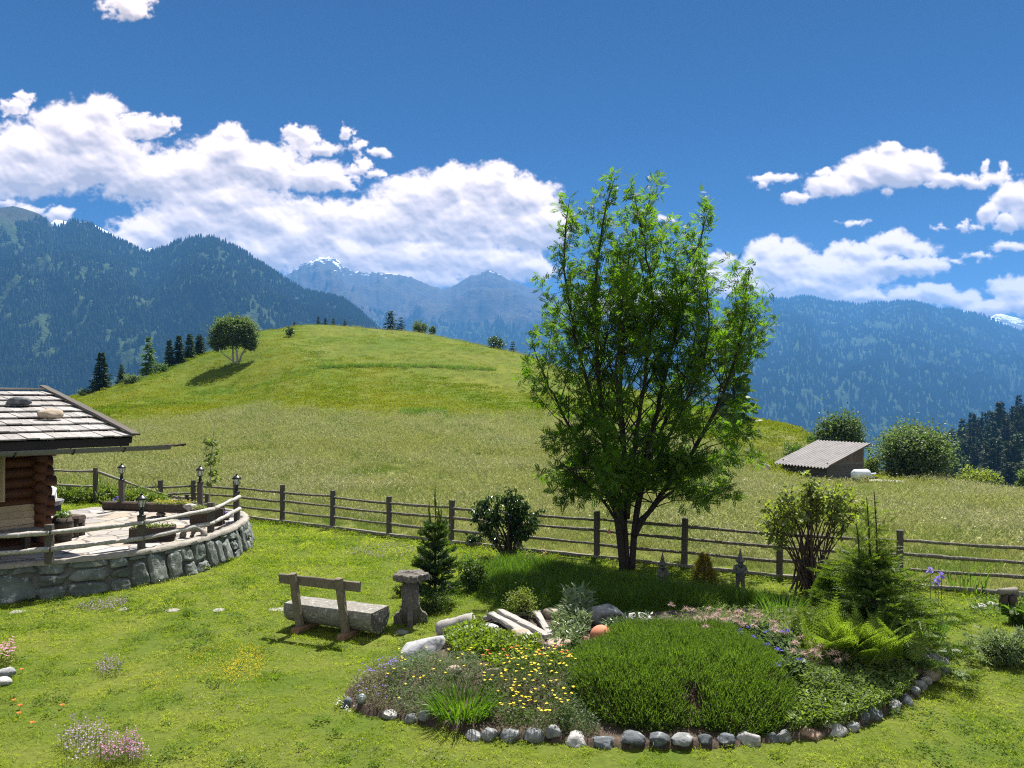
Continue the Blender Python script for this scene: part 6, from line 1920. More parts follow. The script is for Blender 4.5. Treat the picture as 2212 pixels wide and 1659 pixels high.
dwarf(1792, 1352, 1229, 92, 'dense little cone shaped conifer in front of the young spruce', dens=5200, sp=.062, mat=CONEM)
dwarf(1748, 1388, 1322, 66, 'low bright cushion conifer beside the fern', mat=NEEDLE2, dens=2200, blunt=.4)
dwarf(1521, 1266, 1200, 42, 'small golden conifer standing between the two stone gnomes', mat=GOLDN, tipm=GOLDN, name='golden_conifer', dens=1500)
def fern():
    c = hit(1848, 1436)
    w = thing('fern_clump', c, 'big bright green fern clump spreading before the conifers', 'fern')
    fr = MB(); st = MB(); L1, F1 = leafshape(.22, .02, 1)
    for k in range(70):
        a = rng.uniform(0, 6.28); lean = rng.uniform(.12, .62); ln = rng.uniform(.62, 1.0)
        hd = np.array([math.cos(a), math.sin(a), 0]); b = c+np.array([rng.normal(0, .26), rng.normal(0, .14), 0])
        t = np.linspace(0, 1, 20)
        p = b+hd*(ln*lean*t[:, None]*(.6+.6*t[:, None]))+np.array([0, 0, 1])*(ln*(t-.40*lean*t*t*1.3)*(1.05-.25*lean))[:, None]
        tn = nrm(np.gradient(p, axis=0))
        st.tube(p[::3], np.linspace(.006, .002, len(p[::3])), 4, caps=False)
        for i in range(3, 20):
            pl = .17*math.sin(PI*(t[i]**.75))*(1.1-.2*t[i])+.012
            sd = nrm(np.cross(tn[i], [0, 0, 1]))
            for s in (-1, 1):
                d = nrm(sd*s+tn[i]*.55+np.array([0, 0, -.12]))
                for q in range(4):
                    pass
                P0 = p[i]; m = 5
                base_ = np.stack([P0+d*pl*(e+.3)/m for e in range(m)])
                ss = nrm(np.cross(d, np.cross(sd, tn[i])))
                for s2 in (-1, 1):
                    dd = nrm(d*.8+ss*s2)
                    fr.rep(L1*np.array([2.6, 1.1, 1]), F1, base_, frames(np.repeat(dd[None], m, 0), rng.normal(0, .25, m), up=tuple(np.cross(sd, tn[i])*-1)), pl*.30*(1-.14*np.arange(m)))
    st.build('stems', FERNM, w); fr.build('fronds', FERNM, w)
fern()
def low_bush(px, py, wpx, hpx, label, mat, size, n=40, per=26, tmpl=LEAF, name='low_shrub', dk=.8):
    b = hit(px, py); W = wpx*b[1]/F; hh = hpx*b[1]/F
    return bush(b, W, W*dk, hh, label, name=name, cat='shrub', mat=mat, size=size, nclump=n, per=per, tmpl=tmpl, shell=.35, lobes=2, stems=5)
low_bush(925, 1322, 105, 52, 'low dark dome shrub growing against the pedestal foot', GREYGREEND, .035, 90, 34, LEAFN) if 'GREYGREEND' in globals() else low_bush(925, 1322, 105, 52, 'low dark dome shrub growing against the pedestal foot', MIDLEAF, .04, 90, 34, LEAFN)
low_bush(1012, 1276, 74, 84, 'leafy shrub with small white flowers right of the young pine', MIDLEAF, .06, 80, 26)
low_bush(862, 1290, 26, 30, 'small yellow green plant peeping out left of the pedestal', LIMELEAF, .06, 16, 16)
low_bush(1128, 1334, 84, 62, 'yellow flowering spurge bush at the back of the flower bed', SPURGE, .035, 110, 22) if 'SPURGE' in globals() else low_bush(1128, 1334, 84, 62, 'yellow green spurge bush at the back of the flower bed', LIMELEAF, .035, 110, 22)
low_bush(2150, 1432, 165, 74, 'spreading grey green juniper at the right edge of the lawn', GREYGREEN, .07, 170, 30, LEAFN, dk=.6)
low_bush(2205, 1352, 56, 56, 'broad leaved plant above the spreading juniper', MIDLEAF, .13, 18, 12, LEAFW)
low_bush(1030, 1178, 60, 26, 'dark low bush growing through the fence behind the gnarled shrub', DARKLEAF, .06, 30, 24)
# ---------------------------------------------------------------- flower bed: soil mound, rocks, edging, plants
def bed_soil():
    lo, hi = BED.min(0)-.15, BED.max(0)+.15
    nx, ny = 170, 120
    gx, gy = np.meshgrid(np.linspace(lo[0], hi[0], nx), np.linspace(lo[1], hi[1], ny), indexing='ij')
    z = bedz(gx, gy); inside = inpoly(gx, gy, BED)
    z = np.where(inside, z+.008+.02*fbm(gx*6, gy*6, 0, 3, 2), -.03)
    i = np.arange(nx-1)[:, None]*ny; j = np.arange(ny-1)[None]
    q = np.stack([i+j, i+ny+j, i+ny+j+1, i+j+1], -1).reshape(-1, 4)
    keep = inside.ravel()[q].any(1)
    tag(MB().add(np.stack([gx, gy, z], -1).reshape(-1, 3), q[keep]).build('soil', SOIL, smooth=True), kind='structure')
bed_soil()
def stone(px, py, wpx, hk, mat, lab, seed, group=None, name='stone', dk=.8, chop=3, rz=None, rough=.2, sink=.25, tilt=0.0, sub=4):
    """(px, py) is the middle of the stone as seen; it sits on the ground just below"""
    g = hit(px, py+wpx*hk*.38); k = g[1]/F
    W = wpx*k*(.95 if group and 'edging' in group else 1); sz = (W, W*dk, W*hk*1.08)
    c = g+np.array([0, W*dk*.28, sz[2]*(.5-sink)])
    mb = rock(c, sz, seed, rough, chop, sub, rng.uniform(-.4, .4) if rz is None else rz, tilt)
    o = mb.build(name, mat, base=g, smooth=True)
    return tag(o, lab, 'stone' if name == 'stone' else 'rock', group)
EDGE = [ # px, py, width, height ratio, material, description
 (748,1518,28,.95,ROCKD,'small dark round stone at the far left tip of the bed edging'),
 (949-0,1543-6,0,0,None,''),
 (840,1542,38,.8,ROCKW,'white stone in the bed edging left of the day lily'),
 (884,1551,36,.8,ROCKG,'grey stone in the bed edging next to the white one on its left'),
 (916,1548,32,.8,ROCKG,'grey stone half hidden by the day lily leaves'),
 (1022,1586,38,.95,ROCKG,'grey edging stone below the right side of the day lily'),
 (1059,1587,40,.9,ROCKG,'grey edging stone second from the day lily'),
 (1102,1588,50,.75,ROCKG,'wide grey edging stone under the yellow flowers'),
 (1151,1588,52,.8,ROCKG,'largest grey edging stone under the yellow flowers'),
 (1195,1592,38,.8,ROCKG,'pointed grey edging stone under the right of the yellow flowers'),
 (1247,1597,66,.55,ROCKW,'long white edging stone between yellow flowers and lavender'),
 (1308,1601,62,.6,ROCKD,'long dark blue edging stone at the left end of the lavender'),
 (1368,1606,60,.5,ROCKD,'flat edging stone darkened for shade beneath the left half of the lavender'),  # dark rock colour stands in for the lavender's shade on this stone
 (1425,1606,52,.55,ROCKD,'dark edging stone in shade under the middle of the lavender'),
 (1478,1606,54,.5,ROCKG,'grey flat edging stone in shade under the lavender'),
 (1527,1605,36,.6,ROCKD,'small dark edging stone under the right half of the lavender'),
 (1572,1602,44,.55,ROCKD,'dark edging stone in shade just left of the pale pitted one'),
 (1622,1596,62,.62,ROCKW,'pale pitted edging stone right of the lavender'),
 (1671,1592,34,.85,ROCKD,'dark stone between the pale pitted stone and the round grey one'),
 (1698,1590,36,1.0,ROCKG,'round grey edging stone left of the red brown slab'),
 (1751,1584,64,.5,ROCKB,'flat red brown edging slab'),
 (1808,1576,54,.6,ROCKW,'pale edging stone right of the red brown slab'),
 (1845,1569,36,.85,ROCKG,'rounded grey edging stone before the greenish one'),
 (1871,1556,30,.85,ROCKD,'small green tinted edging stone'),
 (1893,1543,38,.95,ROCKD,'upright green grey edging stone'),
 (1937,1525,36,1.0,ROCKW,'pale rounded edging stone low on the right curve of the bed'),
 (1960,1511,34,1.0,ROCKG,'round grey edging stone in the right curve of the bed'),
 (1977,1491,28,.9,ROCKG,'small grey edging stone stacked in the right curve'),
 (1990,1479,34,.75,ROCKG,'flat grey edging stone in the right curve'),
 (2004,1467,24,.85,ROCKW,'small pale edging stone under the tan boulder'),
 (2018,1458,42,.75,ROCKT,'smooth tan edging boulder near the angular rock'),
 (1987,1450,24,.7,ROCKT,'little tan stone left of the smooth tan boulder'),
]
for i, (a, b, ww, hk, mt, lab) in enumerate(EDGE):
    if mt is None: continue
    stone(a, b, ww, hk, mt, lab, 100+i*7, 'edging stones of the flower bed', dk=.85, chop=4+i % 4, rough=.22+.04*(i % 3), sink=.30+.05*(i % 3))
stone(904, 1405, 118, .42, ROCKL, 'big pale slab of rock sloping out of the bed on the left', 301, name='rock', dk=.9, chop=5, rough=.15, tilt=-.38, sink=.3)
stone(1005, 1366, 62, .55, ROCKL, 'pale grey rock beside the cut log in the bed', 302, name='rock', chop=5)
stone(1310, 1332, 98, .52, ROCKG, 'large grey and white boulder at the back of the bed', 303, name='rock', chop=5, tilt=.25)
stone(1200, 1327, 58, .5, ROCKT, 'flat pale rock behind the hellebores', 304, name='rock')
stone(1094, 1330, 28, .75, ROCKB, 'small brown rock behind the bleached planks', 305, name='rock')
stone(1057, 1366, 52, .7, ROCKL, 'grey rock leaning under the bleached planks', 306, name='rock', chop=5)
stone(1088, 1384, 34, .75, ROCKW, 'round white rock among the strawberry leaves', 307, name='rock')
stone(1122, 1377, 60, .6, ROCKT, 'tan rock lying across the bleached planks', 308, name='rock', chop=4)
stone(1206, 1400, 70, .55, ROCKT, 'gnarled brown root like rock left of the terracotta ball', 309, name='rock', rough=.55, chop=1)
stone(980, 1452, 38, .75, ROCKT, 'small pinkish rock amid the low grey plants', 310, name='rock')
stone(1062, 1458, 42, .95, ROCKT, 'upright brown rock behind the day lily', 311, name='rock')
stone(1382, 1337, 60, .35, ROCKW, 'low white rock right of the grey boulder', 312, name='rock')
stone(1258, 1385, 36, .55, ROCKB, 'little brown rock touching the terracotta ball', 313, name='rock')
stone(2018, 1428, 98, .5, ROCKG, 'large angular grey rock at the right end of the bed', 314, name='rock', chop=8, rough=.08, tilt=.2, dk=.7)
stone(2044, 1418, 34, .7, ROCKG, 'grey stone behind the angular rock', 315, name='rock')
stone(2069, 1411, 26, .7, ROCKW, 'white stone right of the angular rock', 316, name='rock')
stone(1940, 1428, 52, .4, ROCKL, 'flat pale stone under the fern', 317, name='rock')
stone(6, 1456, 44, .6, ROCKG, 'grey stone at the left picture edge above another', 318, name='rock')
stone(0, 1474, 40, .5, ROCKW, 'pale stone at the left picture edge', 319, name='rock')
for i, (a, b, ww, lab) in enumerate([(2119,1311,34,'flat white stone at the lawn edge left of the log stump'),(2148,1307,30,'white stone touching the log stump pile'),(2172,1317,26,'small white stone under the log stump'),(1640,1011,0,'')]):
    if ww: stone(a, b, ww, .4, ROCKW, lab, 330+i, 'white stones by the log stump')
g = hit(1645, 1017, 20, 80)
tag(rock(g+np.array([0, 0, .15]), (1.0, .7, .6), 340, .2, 4, 3).build('rock', ROCKL, base=g, smooth=True), 'pale rock lying in the meadow left of the shed', 'rock')
ROCKT2 = stonemat('worn_flagstone', (.20, .20, .17), (.38, .37, .33), (.13, .16, .06), 7)
# stepping stones in the lawn
for i, (a, b, ww, lab) in enumerate([(604,1317,62,'pale stepping stone in the lawn touching the bench'),(474,1318,30,'worn stepping stone midway between bench and terrace'),(372,1319,32,'narrow stepping stone in the lawn below the terrace'),(268,1316,26,'half overgrown stepping stone by the heather tuft'),(35,1322,44,'stepping stone at the left picture edge'),(868,1365,32,'small stepping stone between bench and pedestal')]):
    g = gpt(a, b); W = ww*g[1]/F
    tag(rock(g+np.array([0, 0, -.005]), (W, .26, .06), 360+i, .18, 2, 3, 0).build('stepping_stone', ROCKT2, base=g, smooth=True), lab, 'stepping stone', 'stepping stones across the lawn')
# weathered timbers
def plank(a, b, wd, th, lab, mat=PALEW, name='plank', lift=.05):
    A = hit(*a)+np.array([0, 0, lift]); B = hit(*b)+np.array([0, 0, lift])
    tag(MB().beam(A, B, wd, th, 10, .006).build(name, mat, base=(A+B)/2), lab, 'plank', 'bleached planks in the flower bed')
plank((1012,1352),(1168,1336), .07, .06, 'thin bleached plank lying level along the back of the bed', lift=.10)
plank((1060,1344),(1150,1398), .13, .08, 'bleached plank slanting down, left of a pair', lift=.13)
plank((1080,1342),(1184,1400), .12, .07, 'longest bleached plank slanting down, right of a pair', lift=.16)
plank((1160,1338),(1194,1394), .10, .10, 'short curved bleached limb right of the slanting planks', lift=.08)
def cutlog():
    A, B = hit(948, 1382), hit(1012, 1366)
    c = (A+B)/2; d = nrm(B-A); w = thing('cut_log', c, 'short weathered log with a dark sawn end in the bed', 'log')
    t = np.linspace(0, 1, 12)[:, None]
    MB().tube(A+(B-A)*t*1.15+np.array([0, .1, .12]), .135*(1+.04*np.sin(t[:, 0]*9)), 16, wob=.06).build('log', PALEW, w, True)
    a = np.linspace(0, 6.283, 17)[:-1]; fr = frames(d[None])[0]; e = A+np.array([0, .1, .12])-d*.004
    V = np.vstack([e+np.outer(np.cos(a), fr[:, 0])*.128+np.outer(np.sin(a), fr[:, 2])*.128, e])
    MB().add(V, np.array([[i, (i+1) % 16, 16] for i in range(16)])).build('end_grain', ENDW, w)
cutlog()
TERRA = plainmat('terracotta', (.50, .20, .115), .8, 0, .2, .18, 5)
g = hit(1300, 1402); r_ = 24*g[1]/F
V_, F_ = icosphere(4)
tag(MB().add(V_*r_+g+np.array([0, .1, r_*.95]), F_).build('terracotta_ball', TERRA, base=g, smooth=True), 'plain terracotta ball lying in the middle of the flower bed', 'ball')
# ceramic snail like ball at the left tip
g = hit(782, 1520)
w_ = thing('glazed_ball', g, 'little glazed grey ball with a spiral at the left tip of the bed edging', 'ornament')
MB().add(V_*np.array([.06, .05, .065])+g+np.array([0, 0, .06]), F_).build('ball', plainmat('grey_glaze', (.20, .25, .27), .25, 0, .6), w_, True)
a_ = np.linspace(0, 9, 30)
MB().tube([g+np.array([.012+.0045*q*math.cos(q), -.052+.0006*q, .068+.0045*q*math.sin(q)]) for q in a_], .004, 5).build('spiral', plainmat('pale_glaze', (.6, .62, .6), .3), w_, True)
# log stump pile on the right
def stump():
    g = hit(2185, 1322)
    w = thing('stump_pile', g, 'stack of short log stumps standing at the right lawn edge', 'log pile')
    for (x, y, h, r, tl) in ((-.12, .05, .36, .075, .05), (.06, 0, .30, .07, -.15), (.28, -.05, .16, .08, .5), (.42, .05, .14, .07, 1.2)):
        o = g+np.array([x, y, 0]); d = np.array([math.sin(tl), 0, math.cos(tl)])
        l = MB().tube([o, o+d*h*.5, o+d*h], r, 11, wob=.08).build('log', BARKM, w, True)
    MB().tube([g+np.array([-.22, 0, .36]), g+np.array([.12, .05, .38])], .06, 10, wob=.08).build('log', GREYW, w, True)
stump()

# ---------------------------------------------------------------- bed plants
def region(pts, n, inset=0.0):
    """random ground points inside an outline given by bearings"""
    poly = np.array([hit(a, b)[:2] for a, b in pts]); lo, hi = poly.min(0), poly.max(0)
    out = np.zeros((0, 2))
    while len(out) < n:
        q = np.stack([rng.uniform(lo[0], hi[0], n*3), rng.uniform(lo[1], hi[1], n*3)], 1)
        out = np.vstack([out, q[inpoly(q[:, 0], q[:, 1], poly)]])
    q = out[:n]
    return np.column_stack([q, surf(q[:, 0], q[:, 1])])
LAVM = leafmat('lavender_stalk', (.040, .080, .016), (.125, .185, .040), .45, (1.5, 1.7, .5), .6, spec=.12)
LAVD = leafmat('dead_lavender', (.06, .035, .022), (.12, .08, .05), .2, (1, 1, 1), .8)
def lavender():
    c = hit(1480, 1530); c = np.array([2.26, 9.85, .16])
    w = thing('lavender_bush', c, 'broad dark green lavender hummock filling the front of the flower bed', 'lavender')
    H_ = [(1.40,9.60,.66,.98,.36),(2.16,9.85,.84,1.26,.41),(2.84,9.75,.66,1.15,.37),(1.66,9.20,.62,.64,.31),(2.55,9.20,.72,.68,.31),(2.0,10.6,.8,.7,.36),(2.75,10.6,.7,.6,.33)]
    def dome(x, y):
        z = np.zeros_like(x)
        for (cx_, cy_, rx, ry, hh) in H_:
            q = ((x-cx_)/rx)**2+((y-cy_)/ry)**2
            z = np.maximum(z, hh*np.sqrt(np.clip(1-q, 0, 1)))
        return z*(.88+.34*fbm(x*2.6, y*2.6, 0, 3, 19))
    n = 62000
    x = rng.uniform(.5, 4.0, n); y = rng.uniform(8.45, 11.7, n)
    z = dome(x, y); ok = z > .05
    x, y, z = x[ok], y[ok], z[ok]
    # brown gaps
    holes = [(1497,1470,.13),(1560,1500,.07),(1540,1432,.09),(1606,1530,.15),(1470,1440,.06)]
    keep = np.ones(len(x), bool)
    for (a, b, r) in holes:
        hy = (H-.55)*F/(b-HOR); hx = (a-CX)/F*hy
        keep &= np.hypot((x-hx), (y-hy)*.7) > r*rng.uniform(.5, 1.1, len(x))
    cl = fbm(x*3.2, y*3.2, 0, 3, 9)
    keep &= rng.uniform(0, 1, len(x)) < .62+cl
    dx_, dy_, dz_ = x[~keep], y[~keep], z[~keep]
    x, y, z, cl = x[keep], y[keep], z[keep], cl[keep]
    dep = rng.uniform(0, .5, len(x))**1.5
    b = np.stack([x, y, bedz(x, y)+z*(1-dep)-.06], -1)
    e = .05; gx = (dome(x+e, y)-dome(x-e, y))/(2*e); gy = (dome(x, y+e)-dome(x, y-e))/(2*e)
    d = nrm(np.stack([-np.clip(gx, -2, 2)*.42, -np.clip(gy, -2, 2)*.42, np.ones_like(x)], -1)+rng.normal(0, .24, b.shape))
    L = rng.uniform(.07, .20, len(x))*(1+.8*cl)
    fo = MB().blades(b, d, L, rng.uniform(.006, .011, len(x)), 2, .12)
    # leaf pairs low on the stalks
    m = len(x); k = np.repeat(np.arange(m), 2); ld = nrm(d[k]+rdirs(len(k))*.8)
    fo.rep(*LEAFN, b[k]+d[k]*L[k, None]*rng.uniform(.05, .75, (len(k), 1)), frames(ld, rng.uniform(0, 6, len(k))), rng.uniform(.025, .05, len(k)))
    # the steep outer face, down to the edging
    n = 26000; hi = rng.randint(0, len(H_), n); HH = np.array(H_)[hi]
    th = rng.uniform(-PI, PI, n); ph = np.arcsin(rng.uniform(.02, .97, n))
    fx = HH[:, 0]+HH[:, 2]*np.cos(th)*np.cos(ph); fy = HH[:, 1]+HH[:, 3]*np.sin(th)*np.cos(ph); fz = HH[:, 4]*np.sin(ph)
    fy = np.maximum(fy, 8.52+.05*np.abs(rng.normal(0, 1, n)))
    ok = (fz > dome(fx, fy)*.80) & (fy < 11.6)
    for (a, b, r) in holes:
        hy = (H-.55)*F/(b-HOR); hx = (a-CX)/F*hy
        ok &= np.hypot((fx-hx), (fy-hy)*.7) > r*1.3*rng.uniform(.5, 1.1, len(fx))
    fx, fy, fz, th, ph = fx[ok], fy[ok], fz[ok], th[ok], ph[ok]
    fb = np.stack([fx, fy, bedz(fx, fy)+fz-.07], -1)
    fd = nrm(np.stack([np.cos(th)*.5, np.sin(th)*.5-.1, .75+.5*np.sin(ph)], -1)+rng.normal(0, .25, fb.shape))
    fo.blades(fb, fd, rng.uniform(.08, .21, len(fb)), rng.uniform(.006, .011, len(fb)), 2, .12)
    k = np.repeat(np.arange(len(fb)), 2)
    fo.rep(*LEAFN, fb[k]+fd[k]*rng.uniform(.0, .14, (len(k), 1)), frames(nrm(fd[k]+rdirs(len(k))*.9), rng.uniform(0, 6, len(k))), rng.uniform(.025, .05, len(k)))
    fo.build('foliage', LAVM, w)
    hb = np.stack([dx_, dy_, bedz(dx_, dy_)+dz_*.45], -1)
    s = rng.choice(len(dx_), min(2600, len(dx_)), replace=False)
    MB().blades(hb[s], nrm(rng.normal(0, .35, (len(s), 3))+np.array([0, 0, 1])), rng.uniform(.12, .26, len(s)), .010, 2, .2).build('dead_stalks', LAVD, w)
lavender()
def clump_blades(px, py, lab, name, mat, n, r, h0, h1, w0, w1, tilt, droop, cat='plant', parts=None):
    c = hit(px, py); w = thing(name, c, lab, cat)
    a = rng.uniform(0, 6.28, n); q = r*np.sqrt(rng.uniform(0, 1, n))
    b = c+np.stack([q*np.cos(a), q*np.sin(a), 0*a-.02], -1)
    tl = tilt*(q/r*.8+.2)
    d = np.stack([np.cos(a)*tl, np.sin(a)*tl, np.ones(n)], -1)+rng.normal(0, .08, (n, 3))
    MB().blades(b, d, rng.uniform(h0, h1, n), rng.uniform(w0, w1, n), 5, rng.uniform(.2, droop, n)).build('leaves', mat, w)
    return w, c
LILYM = leafmat('day_lily_leaf', (.06, .125, .012), (.165, .25, .03), .5, (1.3, 1.5, .5), .45)
IRISL = leafmat('iris_leaf', (.06, .13, .02), (.14, .22, .04), .5, (1.3, 1.5, .5), .45)
clump_blades(1000, 1538, 'big arching day lily clump of strap leaves at the front of the bed', 'day_lily', LILYM, 640, .34, .26, .56, .008, .016, .55, 1.1)
clump_blades(2012, 1384, 'sword leaved iris clump without flowers right of the young spruce', 'iris_clump', IRISL, 90, .16, .35, .62, .022, .034, .35, .4)
clump_blades(1690, 1332, 'tall narrow leaved lily clump left of the dwarf conifer', 'lily_clump', IRISL, 120, .30, .35, .60, .010, .018, .35, .5)
clump_blades(585, 1462, 'dark green grass tuft in the yellow flowering lawn patch', 'grass_tuft', DARKG, 60, .12, .08, .20, .008, .014, .9, 1.0)
clump_blades(2090, 1275, 'tall leafy weed stems growing at the fence on the right', 'tall_weed', IRISL, 70, .35, .4, .85, .012, .02, .2, .4)

def leafy_patch(pts, n, size, hgt, mat, lab, name, tmpl=LEAF, cat='plant', flowers=None, fsize=.03, nf=0, fh=.06, up=.4, group=None, fname='blossoms'):
    p = region(pts, n); c = p.mean(0); c[2] = surf(c[0], c[1])
    w = thing(name, c, lab, cat, group)
    hh = hgt*(.55+.9*np.clip(.5+fbm(p[:, 0]*2.6, p[:, 1]*2.6, 0, 3, 12), 0, 1))
    q = p+np.stack([0*hh, 0*hh, hh*rng.uniform(.05, 1, n)**.7], -1)
    fo = MB().rep(*tmpl, q, frames(nrm(rdirs(n, -.3, .6)+np.array([0, 0, up])), rng.normal(0, .7, n)), rng.uniform(size*.6, size*1.3, n))
    s = rng.choice(n, n//3, replace=False)
    fo.blades(p[s], nrm(q[s]-p[s]+rng.normal(0, .015, (len(s), 3))+np.array([0, 0, .02])), np.maximum(.03, np.linalg.norm(q[s]-p[s], axis=1)), .005, 2, .1)
    fo.build('foliage', mat, w)
    if flowers is not None:
        s = rng.choice(n, nf, replace=False); f = q[s].copy(); f[:, 2] = p[s][:, 2]+hh[s]+rng.uniform(0, fh, nf)
        fb = MB()
        for k in range(5):                                          # five petals each
            a = k*2*PI/5+rng.uniform(0, .3, nf); tl = rng.uniform(.1, .6, nf)
            d = nrm(np.stack([np.cos(a), np.sin(a), tl], -1)); fb.rep(*leafshape(.8, .05, 1), f, frames(d), rng.uniform(fsize*.8, fsize*1.2, nf))
        o = fb.build(fname, flowers, w)
        o['kind'] = 'stuff'
    return w
STRAW = leafmat('strawberry_leaf', (.10, .16, .015), (.20, .26, .03), .5, (1.3, 1.4, .5), .5)
ROCKROSE = leafmat('rock_rose_leaf', (.05, .10, .02), (.14, .17, .05), .35, (1.3, 1.4, .6), .6)
HELLE = leafmat('hellebore_leaf', (.05, .095, .03), (.19, .24, .12), .3, (1.3, 1.4, .7), .4, spec=.4)
LIGHTLEAF = leafmat('light_leaf', (.085, .135, .028), (.21, .26, .075), .42, (1.4, 1.6, .6), .5)
HEATH = leafmat('heather', (.085, .10, .04), (.23, .22, .11), .25, (1.1, 1.1, .8), .7)
leafy_patch([(960,1392),(1000,1362),(1060,1380),(1110,1395),(1172,1408),(1160,1428),(1060,1428),(980,1420)], 2200, .075, .19, STRAW, 'bright yellow green strawberry plants spreading below the bleached planks', 'strawberry_patch')
leafy_patch([(1195,1412),(1190,1370),(1215,1340),(1262,1340),(1275,1370),(1250,1412)], 800, .11, .26, HELLE, 'pale leaved hellebore left of the terracotta ball', 'hellebore', leafshape(.3, .05, 2))
leafy_patch([(1215,1334),(1225,1318),(1262,1316),(1285,1332),(1270,1350),(1225,1350)], 420, .13, .42, HELLE, 'tallest hellebore rising before the grey boulder', 'hellebore', leafshape(.3, .05, 2))
leafy_patch([(1320,1402),(1300,1376),(1330,1352),(1400,1352),(1420,1368),(1400,1398)], 700, .10, .20, HELLE, 'hellebore spreading right of the terracotta ball', 'hellebore', leafshape(.3, .05, 2))
leafy_patch([(850,1440),(950,1428),(1030,1432),(1045,1475),(960,1500),(935,1566),(850,1550),(835,1490)], 4600, .042, .17, GREYGREEN, 'low grey green rock plants in the left of the bed', 'cushion_plants', LEAFN, flowers=YELLOW, nf=26, fsize=.022)
leafy_patch([(752,1500),(790,1462),(840,1440),(868,1450),(850,1500),(842,1546),(785,1540)], 3600, .034, .16, HEATH, 'brownish purple heather at the left tip of the bed', 'heather', LEAFN, flowers=PURPLE, nf=60, fsize=.016)
leafy_patch([(1040,1475),(1100,1440),(1200,1440),(1244,1462),(1240,1575),(1180,1592),(1085,1590),(1055,1560)], 5200, .045, .22, ROCKROSE, 'mass of yellow flowered rock rose at the front of the bed', 'rock_rose', LEAFN, flowers=YELLOW, nf=120, fsize=.024)
leafy_patch([(1040,1440),(1130,1425),(1230,1430),(1240,1455),(1100,1452),(1050,1458)], 900, .06, .16, STRAW, 'low yellow green leaves with orange flowers above the rock rose', 'avens', LEAF, flowers=ORANGE, nf=18, fsize=.028)
leafy_patch([(1200,1548),(1240,1520),(1285,1560),(1300,1592),(1215,1590)], 1100, .04, .16, SILVER, 'small pale cushion between rock rose and lavender', 'cushion_plant', LEAFN)
leafy_patch([(1410,1372),(1430,1350),(1470,1350),(1475,1370)], 500, .04, .16, GREYGREEN, 'silvery grey tuft behind the lavender', 'silver_tuft', LEAFN)
leafy_patch([(1560,1372),(1640,1372),(1720,1425),(1745,1470),(1700,1500),(1690,1440),(1610,1395)], 1800, .085, .22, SILVER, 'pale leaved cornflower bank along the right of the lavender', 'cornflower_bank', LEAF)
leafy_patch([(1720,1490),(1745,1450),(1800,1450),(1850,1455),(1960,1455),(1985,1475),(1950,1520),(1880,1552),(1800,1578),(1705,1588)], 5200, .058, .18, LIGHTLEAF, 'mixed low green plants at the right end of the bed', 'ground_cover', LEAF)
leafy_patch([(1720,1548),(1760,1535),(1800,1545),(1790,1572),(1725,1575)], 520, .065, .15, STRAW, 'yellow leaved plant above the red brown edging slab', 'golden_plant', LEAF)
leafy_patch([(1730,1480),(1780,1462),(1860,1470),(1900,1500),(1830,1520),(1750,1520)], 900, .05, .20, GREYGREEN, 'grey green cushion below the fern', 'cushion_plant', LEAFN)
leafy_patch([(1050,1270),(1100,1262),(1140,1272),(1130,1292),(1060,1296)], 300, .05, .25, MIDLEAF, 'leafy weeds at the edge of the tall grass', 'weed_patch', LEAF)
leafy_patch([(0,1425),(28,1405),(38,1430),(22,1455),(0,1450)], 500, .04, .20, SEDUM, 'flowering rockery cushion cut by the left picture edge', 'rockery_cushion', LEAF, flowers=PINKP, nf=40, fsize=.025)
leafy_patch([(2090,1318),(2130,1300),(2212,1300),(2212,1330),(2130,1340)], 420, .06, .14, MIDLEAF, 'low weeds around the log stump pile', 'weed_patch', LEAF)
leafy_patch([(1060,1235),(1080,1205),(1130,1200),(1160,1215),(1140,1240)], 420, .06, .28, MIDLEAF, 'leafy plants under the gnarled shrub', 'weed_patch', LEAF)

leafy_patch([(1430,1350),(1560,1333),(1700,1333),(1775,1372),(1720,1412),(1600,1374),(1470,1374)], 2600, .06, .20, LIGHTLEAF, 'feathery low leaves between the tall grass and the lavender', 'pasqueflower_leaves', LEAFN)
leafy_patch([(1280,1400),(1240,1440),(1215,1440),(1200,1415),(1260,1405)], 420, .05, .14, MIDLEAF, 'small green weeds left of the lavender top', 'weed_patch', LEAF)
def stalked(px, py, z_top_py, make_head, w, stem_mat, lean=.03, r=.003):
    """one flower on its stalk; the stalk starts on the ground at (px, py)"""
    g = hit(px, py); t = np.array([g[0]+rng.normal(0, lean), g[1]+rng.normal(0, lean), H-(z_top_py-HOR)/F*g[1]])
    fl = MB()
    fl.tube([g, g*.4+t*.6+rng.normal(0, .008, 3), t], [r, r, r*.8], 4, caps=False, m=0)
    make_head(fl, t)
    return fl
STALK = leafmat('flower_stalk', (.06, .10, .03), (.13, .16, .06), .3)
PLUME = leafmat('seed_plume', (.38, .26, .22), (.60, .47, .42), .5, (1.1, 1.05, 1.0), .8)
BLUEP = leafmat('cornflower_petal', (.13, .12, .52), (.26, .22, .68), .35, (1, 1, 1), .6)
IRISP = leafmat('iris_petal', (.18, .13, .52), (.34, .27, .70), .4, (1, 1, 1), .5)
LUPIN = leafmat('lupin_petal', (.52, .23, .20), (.66, .38, .32), .35, (1, 1, 1), .6)
def plume_head(fl, t):
    n = 34; d = rdirs(n, -.35, 1)
    fl.blades(np.repeat(t[None], n, 0), d, rng.uniform(.05, .082, n), .008, 2, .3, m=1)
    fl.rep(*DIAM, np.repeat(t[None], 8, 0), frames(rdirs(8)), .025*np.ones(8), 1)
